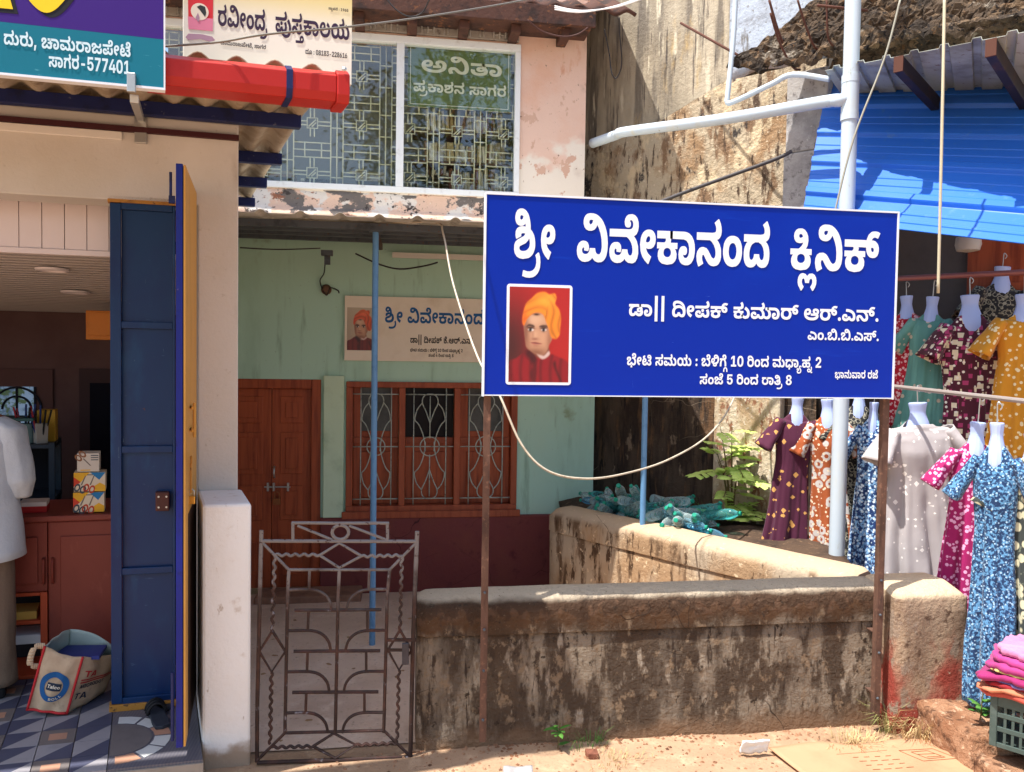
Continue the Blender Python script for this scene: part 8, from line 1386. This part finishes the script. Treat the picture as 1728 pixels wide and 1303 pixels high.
for k in range(12):
    x = .055+k*.031; MB().box(x, x+.011, .005, .012, .022, ch_-.05, cfr).build('slat', M_crate, cr_)
for k in range(8):
    y = .05+k*.028; MB().box(.005, .012, y, y+.01, .022, ch_-.05, cfr).build('slat', M_crate, cr_)
MB().box(.012, cw_-.012, .012, cd_-.012, .002, .014, cfr).build('crate_base', M_crate, cr_)
stack = [('folded_cloth', (180,74,58), 'coral red folded cloth at the bottom of the pile on the crate', .022, .04), ('folded_cloth', (196,120,86), 'orange peach folded cloth just above the coral one', .016, .055), ('folded_cloth', (150,30,40), 'dark red folded cloth low in the pile', .02, .02), ('folded_cloth', (120,110,170), 'lilac white cloth edge under the magenta ones', .012, .03), ('folded_cloth', (150,36,96), 'deep magenta folded cloth in the middle of the pile', .026, .055), ('folded_cloth', (196,188,110), 'thin pale yellow green cloth edge in the pile', .012, .015), ('folded_cloth', (166,54,116), 'plum pink folded cloth near the pile top', .03, .03), ('folded_cloth', (176,60,124), 'bright pink folded cloth second from the pile top', .03, .01), ('folded_cloth', (200,130,166), 'pale pink crumpled cloth on top of the pile', .035, -.02)]
zc = ch_+.002
for k, (nm, col_, lab, th, ov) in enumerate(stack):
    def clf(u, v, th=th, ov=ov, k=k, zc=zc):
        a = 2*math.pi*u; sx = math.copysign(abs(math.cos(a))**.45, math.cos(a)); sy = math.copysign(abs(math.sin(a))**.45, math.sin(a)); rr2 = [.0, 1, 1.03, 1.03, 1, .0][round(v*5)]; zz = [0, 0, .35, .7, 1, 1][round(v*5)]
        n_ = .035*noise.noise((sx*2+k*3, sy*2, 1))+.014*noise.noise((math.cos(a)*6+k, math.sin(a)*6, 5))
        return cfr.p(cw_/2+(cw_/2-.0+ov+n_)*sx*rr2, cd_/2+(cd_/2+ov*.5+n_)*sy*rr2, zc+th*zz+.016*noise.noise((sx*3+k, sy*3, 2))+.008*noise.noise((math.cos(a)*9+k, math.sin(a)*9, 2))-(ov*.5*abs(sx)**6 if rr2 else 0))
    mb = MB(); mb.grid(clf, 80, 6, True); mb.build(nm, fabr('cloth', col_, [('n', 12, .5, .7, tuple(x*.75 for x in c(*col_)))]), smooth=True, label=lab, cat='cloth', group='cloth pile on the crate'); zc += th+.001
MB().box(cw_*.5, cw_*.9, .04, .2, zc+.004, zc+.07, cfr).build('blue_packet', paint('packet_blue', (60,130,214), .4), label='bright blue packet on the pink cloth', cat='packet', bevel=.01)
# cardboard sheet lying on the street
cb = [G(1297, 1262, .012), G(1590, 1252, .012), G(1720, 1312, .012), G(1395, 1340, .012)]
def cbf(u, v): p = (cb[0]*(1-u)+cb[1]*u)*(1-v)+(cb[3]*(1-u)+cb[2]*u)*v; return (p.x, p.y, .016+.01*noise.noise((p.x*3, p.y*3, 0))+.02*max(0, .12-v)/.12*math.sin(u*6)**2)
cbt = thing('cardboard_sheet', cb[0], 'flattened brown carton lying on the street before the wall', 'cardboard')
M_card = mat('cardboard', c(184,142,108), .85, layers=[('n', 3, .45, .75, c(170,128,96)), ('w', (0,90,0), .3, .7, c(178,136,102), .3)])
MB().grid(cbf, 30, 20).build('sheet', M_card, cbt, smooth=True, solid=.005)
mb = MB(); up_ = lambda u, v: Vector(cbf(u, v))+Vector((0,0,.0045))
def pline(pts, wd):
    for (a, b_), (a2, b2) in zip(pts, pts[1:]):
        n = 8
        for i in range(n):
            p, q = up_(a+(a2-a)*i/n, b_+(b2-b_)*i/n), up_(a+(a2-a)*(i+1)/n, b_+(b2-b_)*(i+1)/n); s = (q-p).cross(Vector((0,0,1))).normalized()*wd; mb.add([p-s, p+s, q+s, q-s], [(0,1,2,3)])
for d in (0, .05): pline([(.66+d, .22+d), (.86-d, .2+d), (.88-d, .5-d), (.68+d, .52-d), (.66+d, .22+d)], .0016)
pline([(.72, .34), (.82, .34), (.82, .42), (.74, .42)], .0016); pline([(.3, .25), (.6, .2)], .001)
for k in range(4):
    for j in range(4): pline([(.36+.06*j, .34+.1*k), (.39+.06*j+.01*(k % 2), .34+.1*k)], .0018)
mb.build('box_print', paint('carton_ink', (140,84,48), .8), cbt)
q = G(1274, 1272, .01); pc = thing('white_packet', q, 'crumpled white packet at the foot of the wall', 'packet')
def pkf(u, v): return (q.x-.07+.14*u, q.y+.02+.015*noise.noise((u*4, v*4, 0))-.03*v, .005+.075*v+.01*noise.noise((u*6, v*5, 3)))
MB().grid(pkf, 14, 8).build('wrapper', paint('packet_white', (232,232,228), .5), pc, smooth=True, solid=.008)
q2 = G(1690, 1296, .03); 
MB().grid(lambda u, v: (q2.x-.12+.24*u, q2.y-.05+.08*v, .03+.012*noise.noise((u*5, v*5, 1))), 16, 8).build('paper_scrap', mat('paper_blue_white', c(222,226,226), .6, layers=[('n', 10, .5, .56, c(80,130,160))]), smooth=True, solid=.002, label='torn white paper scrap lying on the cardboard', cat='paper')
q = G(462, 1296, .0)
# pebbles, dry leaves on the ground
random.seed(9); mb = MB()
def pebble(mb, p, r_):
    k = random.random()*9; P = [p+Vector((r_*random.uniform(.6,1.2)*math.cos(a+k), r_*random.uniform(.6,1.2)*math.sin(a+k), 0)) for a in (0, 1.26, 2.5, 3.8, 5)]; t = p+Vector((0,0,r_*random.uniform(.5, .9)))
    mb.add(P+[t], [(i, (i+1) % 5, 5) for i in range(5)])
for i in range(3200):
    y = 3.72-1.1*random.random()**2; x = random.uniform(-.4, 3.2); pebble(mb, Vector((x, y, gz(x, y)-.001)), random.choice((.002, .003, .003, .004, .006, .009, .013)))
for i in range(500):
    y = random.uniform(3.8, 6.4); x = random.uniform(-1.4, .8); pebble(mb, Vector((x, y, gz(x, y)-.001)), random.choice((.003, .004, .006)))
mb.build('gravel', M_stone, label='loose small stones scattered on the sandy ground', cat='gravel', kind='stuff')
M_dleaf = mat('dead_leaf', c(176,140,100), .9, layers=[('n', 9, .4, .7, c(120,86,60))])
for i, (px, py) in enumerate([(455, 1065), (500, 1032), (592, 1065), (600, 1118), (680, 1122), (512, 1220), (480, 1252), (668, 1140), (560, 1115), (440, 1135), (520, 1072), (690, 1030), (470, 1098)]):
    p = G(px, py, -.02); p.z = gz(p.x, p.y)+.006; mb = MB(); a = random.random()*6.28; leaf(mb, p, Vector((math.cos(a), math.sin(a), .1)), Vector((.2,0,1)), random.uniform(.05, .1), .035)
    mb.build('fallen_leaf', M_dleaf, label='dry fallen leaf on the yard floor behind the gate', cat='leaf', group='fallen leaves in the yard', solid=.001)
# rubble and plastic at the left foot of the wall
q = G(885, 1300, 0); rock('stone', (q.x-.1, 3.33, -.02), (q.x+.03, 3.45, .04), 4, 'pale round stone at the foot of the wall near the gate', M_grey, amp=.015)
q = G(1002, 1286, 0); rock('stone', (q.x-.02, 3.55, -.015), (q.x+.035, 3.6, .022), 6, 'small red brick lump beside the weed', mat('brick_red', c(134,84,64), .9, layers=[('n', 30, .45, .65, c(110,66,50))], bump=(40, .6, .01)), amp=.012)
rock('doorstep', (SHOP.p(-2.2, 0, 0).x, SHOP.p(-.9, F0-.25, 0).y-.06, -.06), (SHOP.p(-.1, 0, 0).x, SHOP.p(-.9, F0-.03, 0).y-.05, .03), 8, 'worn earthen doorstep along the shop front', M_sand, 'step', amp=.012)

# ------------------------------------------------------------------ cloth shopping bag
M_bag = mat('bag_canvas', c(196,172,142), .9, layers=[('n', 5, .42, .7, c(176,150,122)), ('n', 14, .58, .75, c(150,128,104))], bump=(60, .3, .006)); M_bagin = mat('bag_lining', c(176,190,180), .8, layers=[('n', 6, .5, .75, c(146,158,150))])
bo = S(120, 1203, -1); BGv = SHOP.inv(G(110, 1204, FZ)).y; bs = S(46, 1200, BGv).x; be = S(158, 1206, BGv).x
bag = thing('shopping_bag', SHOP.p((bs+be)/2, BGv+.15, FZ), 'canvas shopping bag with blue round print standing open on the tiles', 'bag')
def bp(px, py, v): q = S(px, py, v); return SHOP.p(q.x, v, max(q.z, FZ+.002))
fl_ = [bp(46, 1196, BGv+.02), bp(72, 1163, BGv), bp(80, 1085, BGv+.03)]
# four walls of the bag; front and right meet at a red seam
FLb, FRb, BRb, BLb = bp(46, 1198, BGv), bp(113, 1204, BGv-.02), bp(176, 1168, BGv+.22), bp(112, 1166, BGv+.26)
FLt, FRt, BRt, BLt = bp(76, 1090, BGv+.0), bp(140, 1108, BGv-.01), bp(203, 1100, BGv+.2), bp(118, 1062, BGv+.24)
def panel(a, b_, c_, d_, bulge, sag, seed):
    nrm = (b_-a).cross(d_-a).normalized()
    def fn(u, v):
        p = (a*(1-u)+b_*u)*(1-v)+(d_*(1-u)+c_*u)*v
        p = p+nrm*(bulge*math.sin(math.pi*u)*math.sin(math.pi*min(1, v*.9+.05))+.018*noise.noise((u*3+seed, v*3, 0))*min(1, 4*u*(1-u)*3))
        p.z -= sag*math.sin(math.pi*u)*v; p.z = max(p.z, FZ+.001); return p
    return fn
pF = panel(FLb, FRb, FRt, FLt, .03, .015, 1); pR = panel(FRb, BRb, BRt, FRt, .02, .01, 4); pB = panel(BRb, BLb, BLt, BRt, .02, -.03, 7); pL = panel(BLb, FLb, FLt, BLt, .02, -.01, 9)
for fn in (pF, pR, pB, pL): MB().grid(fn, 20, 20).build('bag_panel', M_bag if fn in (pF, pR) else M_bagin, bag, smooth=True, solid=.004)
MB().add([FLb, FRb, BRb, BLb], [(0,1,2,3)]).build('bag_floor', M_bagin, bag)
M_trim = paint('bag_red_piping', (190,44,48), .7); sm = MB(); of = -(SHOP.v*.006)
sm.tube([pF(1, i/12)+of for i in range(13)], .006, 6); sm.tube([pF(0, i/12)+of for i in range(13)], .006, 6); sm.tube([pF(i/12, 0)+of+Vector((0,0,.004)) for i in range(13)], .006, 6); sm.build('piping', M_trim, bag, smooth=True)
hd = MB(); a, b_ = BRt.lerp(FRt, .12), BRt.lerp(BLt, .12)
def strap(mb, pts, wd):
    pts = smooth_path(pts, 6); 
    for p, q_ in zip(pts, pts[1:]): s = Vector((0,0,wd)) if abs((q_-p).normalized().z) < .7 else SHOP.u*wd; mb.add([p-s, p+s, q_+s, q_-s], [(0,1,2,3)])
strap(hd, [a, a+Vector((.06,-.03,.02)), a+Vector((.09,-.02,-.05)), a+Vector((.06,-.01,-.12)), a+Vector((.02,0,-.06))], .014); strap(hd, [FLt, FLt+Vector((-.04,-.02,.0)), FLt+Vector((-.06,-.02,-.08)), FLt+Vector((-.03,0,-.1))], .014)
hd.build('handle', M_bag, bag, smooth=True, solid=.004)
# printed roundel follows the front panel
def onp(fn, u, v, lift):
    e = .01; p = fn(u, v); n_ = (fn(u+e, v)-p).cross(fn(u, v+e)-p).normalized()
    if n_.dot(EYE-p) < 0: n_ = -n_
    return p+n_*lift
mb = MB()
def ringp(r0, r1, m, lift, n=36):
    for i in range(n):
        a0, a1 = 2*math.pi*i/n, 2*math.pi*(i+1)/n; g4 = [(r0, a0), (r1, a0), (r1, a1), (r0, a1)]
        mb.add([onp(pF, .52+r_*1.15*math.cos(a), .47+r_*.82*math.sin(a), lift) for r_, a in g4], [(0,1,2,3)], m)
ringp(.19, .31, 0, .005)
def patch(fn, u0, u1, v0, v1, m, lift, n=6):
    for i in range(n): mb.add([onp(fn, u0+(u1-u0)*a, v0+(v1-v0)*b2, lift) for a, b2 in ((i/n, 0), ((i+1)/n, 0), ((i+1)/n, 1), (i/n, 1))], [(0,1,2,3)], m)
patch(pF, .36, .70, .41, .53, 1, .0055)
class Skin:
    def __init__(s, fn): s.fn = fn
    def p(s, a, b_, c_): return onp(s.fn, a, b_, c_)
lettering(mb, 'Talco', Skin(pF), .38, .68, .445, .045, lift=.0065, m=2)
def ringtext(txt, r_, a0, a1, h):
    gs = shape(txt); n = len(gs)
    for i, g4 in enumerate(gs):
        if g4 == ' ': continue
        a = R(a0+(a1-a0)*(i+.5)/n); w_, (vs, fs) = glyph(g4); kk = h/620
        rx = lambda x, y: (.52+1.15*((r_)*math.cos(a)+(x*math.sin(-a)*-1 if False else 0)), 0)
        tx_, ty_ = -math.sin(a), math.cos(a)      # tangent, anticlockwise
        pts = []
        for x, y in vs:
            x, y = (x-w_/2)*kk, (y-310)*kk
            pts.append((.52+1.15*(r_*math.cos(a)+x*tx_-y*math.cos(a)), .47+.82*(r_*math.sin(a)+x*ty_-y*math.sin(a))))
        mb.add([onp(pF, px_, py_, .007) for px_, py_ in pts], fs, 2)
ringtext('ROLL', .25, 262, 320, .05)
M_bagp = [paint('print_royal_blue', (26,86,140), .7), paint('print_ink', (34,44,60), .7), paint('print_offwhite', (226,216,196), .7), paint('print_crimson', (176,44,48), .7)]
mb.build('round_print', M_bagp, bag); mb = MB()
patch(pR, .08, .95, .52, .545, 3, .0055); patch(pR, .08, .95, .57, .595, 3, .0055)
lettering(mb, 'TA', Skin(pR), .1, .4, .64, .1, lift=.006, m=3); lettering(mb, 'MICRODOT', Skin(pR), .1, .7, .42, .06, lift=.006, m=1); lettering(mb, 'TA', Skin(pR), .06, .3, .22, .1, lift=.006, m=1)
mb.build('side_print', M_bagp, bag)
pq = (FLt+FRt+BRt+BLt)/4; pq.z = min(FRt.z, FLt.z)-.02
MB().hexa([pq+Vector((-.12,-.06,-.01)), pq+Vector((.12,-.08,-.01)), pq+Vector((.1,.08,-.01)), pq+Vector((-.1,.1,-.01))], [pq+Vector((-.12,-.06,.004)), pq+Vector((.12,-.08,.01)), pq+Vector((.1,.08,.006)), pq+Vector((-.1,.1,.004))]).build('notebook', paint('notebook_blue', (40,52,120), .5), label='blue notebook lying in the open shopping bag', cat='notebook')
# slippers
for px, py, yw, lab in ((266, 1212, 25, 'dark slipper lying nearer the door edge'), (262, 1186, 40, 'dark slipper lying farther in beside the blue leaf')):
    p = G(px, py, FZ); p.z = FZ+.002; f = rotfr(p, yw+90); t = thing('slipper', p, lab, 'slipper', 'pair of slippers')
    out = [(.0,-.035),(.06,-.04),(.13,-.036),(.2,-.045),(.25,-.03),(.265,0),(.25,.03),(.2,.042),(.13,.034),(.06,.036),(0,.03),(-.012,0)]
    MB().prism([(a-.13, b_) for a, b_ in out], f, 0, .018).build('sole', grime((52,56,64), .6, .7, 20, 'sole_grey'), t, bevel=.004)
    mb = MB()
    for k in (0, .03, .06): mb.tube([f.p(.02+k, .042*math.cos(a), .014+.05*math.sin(a)) for a in [math.pi*i/8 for i in range(9)]], .008, 6)
    mb.build('strap', M_black, t, smooth=True)

# ------------------------------------------------------------------ person at the counter, seen from behind
pf = S(-32, 1185, .5); P0 = G(-55, 1182, FZ); P0.z = FZ
per = thing('person', P0, 'person in a loose white shirt and khaki trousers standing at the counter', 'person')
fr_p = rotfr(P0, 25)                                 # local +y = facing direction (into the shop)
def skin_mesh(name, verts, edges, radii, root, mt, parent, sub=2):
    me = bpy.data.meshes.new(name); o = bpy.data.objects.new(name, me); COL.objects.link(o); o.parent = parent
    me.from_pydata([tuple(fr_p.p(*v)-parent.location) for v in verts], edges, [])
    md = o.modifiers.new('skin', 'SKIN'); sv = me.skin_vertices[0].data if me.skin_vertices else None
    if sv is None:
        bm = bmesh.new(); bm.from_mesh(me); bm.verts.layers.skin.verify(); bm.to_mesh(me); bm.free(); sv = me.skin_vertices[0].data
    for i, r_ in enumerate(radii): sv[i].radius = r_ if isinstance(r_, tuple) else (r_, r_); sv[i].use_root = (i == root)
    s = o.modifiers.new('sub', 'SUBSURF'); s.levels = s.render_levels = sub; me.materials.append(mt); md.use_smooth_shade = True
    return o
vs = [(0,0,.92),(0,-.01,1.1),(0,-.01,1.3),(0,0,1.44),(0,.02,1.52),(0,.03,1.6),(0,.035,1.7)]; ed = [(i, i+1) for i in range(6)]; rd = [(.14,.1),(.13,.1),(.15,.105),(.09,.07),.055,(.075,.09),(.06,.075)]
for s in (1, -1):
    b_ = len(vs); vs += [(s*.1,0,.86),(s*.11,.01,.5),(s*.115,-.02,.1),(s*.12,.1,.04),(s*.12,.17,.03)]; ed += [(0,b_),(b_,b_+1),(b_+1,b_+2),(b_+2,b_+3),(b_+3,b_+4)]; rd += [.085,.06,.045,.04,.03]
    b_ = len(vs); vs += [(s*.19,0,1.4),(s*.22,-.02,1.12),(s*.2,.2,1.06),(s*.19,.27,1.06)]; ed += [(3,b_),(b_,b_+1),(b_+1,b_+2),(b_+2,b_+3)]; rd += [.065,.05,.036,.034]
    for j, (dx, ln) in enumerate(((-.03,.06),(-.012,.075),(.008,.078),(.026,.065))):
        f0 = len(vs); vs += [(s*(.19+dx), .30, 1.055), (s*(.19+dx), .30+ln*.6, 1.045), (s*(.19+dx), .3+ln, 1.02)]; ed += [(b_+3, f0),(f0,f0+1),(f0+1,f0+2)]; rd += [.011,.009,.008]
    f0 = len(vs); vs += [(s*.15, .29, 1.05), (s*.135, .33, 1.04)]; ed += [(b_+3, f0), (f0, f0+1)]; rd += [.012, .009]
M_skin = mat('skin', c(140,92,66), .55, layers=[('n', 20, .4, .7, c(124,80,58))])
skin_mesh('body', vs, ed, rd, 0, M_skin, per)
def loft(name, rings, mt, n=32, amp=.01, seed=0, solid=.004):
    def fn(u, v):
        k = v*(len(rings)-1); i = min(int(k), len(rings)-2); w_ = k-i; A, B = rings[i], rings[i+1]; q = [A[j]+(B[j]-A[j])*w_ for j in range(5)]; a = 2*math.pi*u
        n_ = 1+amp*5*noise.noise((math.cos(a)*2+seed, math.sin(a)*2, q[2]*6))
        return fr_p.p(q[0]+q[3]*math.cos(a)*n_, q[1]+q[4]*math.sin(a)*n_, q[2])
    mb = MB(); mb.grid(fn, n, len(rings)*5, True); return mb.build(name, mt, per, smooth=True, solid=solid)
M_shirt = mat('white_shirt', c(206,214,220), .8, layers=[('n', (5,5,2), .45, .7, c(186,194,202))], bump=(9, .35, .03)); M_tr = mat('khaki_trousers', c(132,112,94), .85, layers=[('n', (6,6,2), .45, .7, c(112,94,80))], bump=(9, .35, .03))
loft('shirt', [(0,.0,1.49,.07,.065),(0,0,1.46,.13,.08),(0,0,1.42,.205,.115),(0,-.01,1.32,.225,.135),(0,-.01,1.15,.22,.135),(0,0,.98,.235,.16),(0,0,.73,.265,.2)], M_shirt, amp=.014)
for s in (1, -1):
    loft('sleeve', [(s*.1,0,1.455,.07,.075),(s*.17,-.005,1.4,.09,.1),(s*.205,-.015,1.25,.085,.095),(s*.222,-.015,1.12,.08,.092),(s*.225,.02,1.03,.06,.075)], M_shirt, amp=.02, seed=s*3)
    loft('forearm_sleeve', [(s*.225,-.01,1.09,.07,.08),(s*.22,.08,1.08,.06,.06),(s*.205,.18,1.065,.05,.045)], M_shirt, amp=.015, seed=s)
    loft('trouser_leg', [(s*.07,0,.93,.12,.12),(s*.09,0,.8,.115,.125),(s*.11,.0,.5,.1,.11),(s*.115,-.01,.25,.095,.105),(s*.118,-.005,.07,.1,.11)], M_tr, amp=.012, seed=s*7)
    sh = MB(); f2 = Fr(fr_p.p(s*.12, .05, 0), fr_p.u, fr_p.v, (0,0,1)); sh.prism([(-.045,-.13),(.045,-.13),(.05,.0),(.052,.1),(.03,.16),(-.03,.16),(-.05,.1),(-.045,0)], f2, .002, .06); sh.build('shoe', M_black, per, bevel=.015)
hr = MB(); hr.grid(lambda u, v: fr_p.p(.088*math.sin(math.pi*v*.62)*math.cos(2*math.pi*u), .01+.105*math.sin(math.pi*v*.62)*math.sin(2*math.pi*u)-(.015), 1.66+.12*math.cos(math.pi*v*.62)), 20, 12, True); hr.build('hair', paint('black_hair', (24,22,22), .6), per, smooth=True)

# ------------------------------------------------------------------ cables and wires
def wire(pts, r, mt, lab, grp=None): rod('cable', pts, r, mt, lab, 'cable', grp)
wire([T(470, 372, 5.2), T(560, 372, 5.25), T(640, 377, 5.25), T(733, 376, 5.2), T(748, 395, 5.1), T(765, 480, 4.9), T(805, 600, 4.5), T(842, 665, 4.3), T(880, 750, 4.25), T(925, 795, 4.25), T(990, 808, 4.35), T(1060, 798, 4.6), T(1130, 775, 5.0), T(1195, 735, 5.4), T(1235, 680, 5.8), T(1262, 600, 6.0)], .0068, M_cable, 'cream cable looping from the porch roof under the blue sign')
wire([T(600, 428, 6.0), T(640, 446, 6.0), T(675, 454, 6.1), T(715, 449, 6.3), T(738, 443, 6.5)], .007, M_wire, 'black wire sagging under the porch canopy')
wire([T(200, 82, 3.1), T(278, 78, 3.02), T(370, 71, 2.95), T(450, 58, 2.95), T(600, 44, 3.15), T(740, 25, 3.6), T(870, 3, 4.2), T(960, -15, 4.8)], .0042, mat('grey_cable', c(120,116,106), .5), 'grey street cable crossing the bookshop sign')
for k in range(3): wire([T(936, 10+3*k, 6.05), T(962, 16+2*k, 6.0), T(990, 18+k, 5.9), T(1040, 12-k, 5.6), T(1090, -4-2*k, 5.3)], .005, paint('white_cable', (226,220,216), .5), 'white cable in the bundle above the pink wall corner', 'white cables above the pink wall')
wire([T(890, 34, 6.2), T(915, 53, 6.25), T(950, 62, 6.25), T(975, 58, 6.25), T(992, 47, 6.2)], .007, paint('brown_cable', (74,46,40), .6), 'brown cable sagging across the top of the pink wall')
wire([T(1020, 50, 6.3), T(1028, 90, 6.4), T(1032, 122, 6.4), T(1040, 132, 6.4), T(1049, 108, 6.35), T(1046, 60, 6.2), T(1045, 30, 6.1)], .006, M_wire, 'thin black wire loop in the grey corner beside the pink wall')
wire([T(1594, -10, 4.2), T(1591, 150, 4.2), T(1587, 330, 4.25), T(1583, 495, 4.3)], .008, mat('rope_cream', c(200,190,160), .7), 'pale rope hanging straight down before the blue awning')
wire([T(1519, 0, 4.6), T(1492, 100, 4.6), T(1440, 235, 4.6), T(1406, 370, 4.6)], .006, mat('rope_grey', c(150,146,130), .7), 'slanting thin rope between drain pipe and blue awning')
wire([T(405, 418, 5.5), T(470, 421, 5.6), T(540, 419, 6.0)], .005, M_wire, 'thin black wire running under the porch roof to the bracket')
wire([T(650, -5, 5.5), T(668, 16, 5.5), T(690, 28, 5.5), T(712, 22, 5.5), T(724, 0, 5.4)], .005, M_wire, 'thin wire loop under the brown eave')

# ------------------------------------------------------------------ trees across the street, mirrored in the upper window
M_tl = mat('street_tree_leaf', c(72,104,40), .5, layers=[('n', 2, .4, .65, c(52,84,30)), ('n', .7, .5, .6, c(104,130,54))]); M_bark = mat('tree_bark', c(92,74,58), .9, layers=[('n', (6,6,1), .4, .6, c(64,50,40))])
random.seed(31)
for x, y, h, rad, lab in ((1.5, -9.5, 14, 3.6, 'tall leafy street tree across the road, mirrored in the left window pane'), (-5.5, -11, 13, 3.4, 'broad leafy street tree across the road to the left'), (9, -12, 12, 3.2, 'smaller leafy street tree across the road to the right')):
    t = thing('street_tree', (x, y, 0), lab, 'tree', 'trees across the street'); tk = MB(); top = Vector((x+.3, y, h*.75)); tk.tube(smooth_path([(x,y,-.1), (x+.1,y+.1,h*.3), (x-.1,y,h*.55), top], 5), .26, 10, r2=.07)
    cl = []
    for k in range(16):
        a = random.random()*6.28; z = random.uniform(.38, .95)*h; r_ = rad*random.uniform(.35, 1)*math.sin(math.pi*min(1, (z/h-.25)/.8))**.5; e = Vector((x+r_*math.cos(a), y+r_*math.sin(a), z)); cl.append(e)
        tk.tube(smooth_path([(x, y, z*.7), (Vector((x, y, z*.8))+e)/2, e], 4), .07, 6, r2=.02)
    tk.build('trunk', M_bark, t, smooth=True); cr2 = MB()
    for e in cl:
        for k in range(420):
            d = Vector((random.gauss(0, 1), random.gauss(0, 1), random.gauss(0, .8))); p = e+d*.52; s_ = random.uniform(.06, .12); u_ = Vector((random.uniform(-1,1), random.uniform(-1,1), random.uniform(-.6,.6))).normalized(); v_ = u_.orthogonal().normalized()
            cr2.add([p-u_*s_, p+v_*s_*.45, p+u_*s_, p-v_*s_*.45], [(0,1,2,3)])
    cr2.build('crown', M_tl, t, kind='stuff')
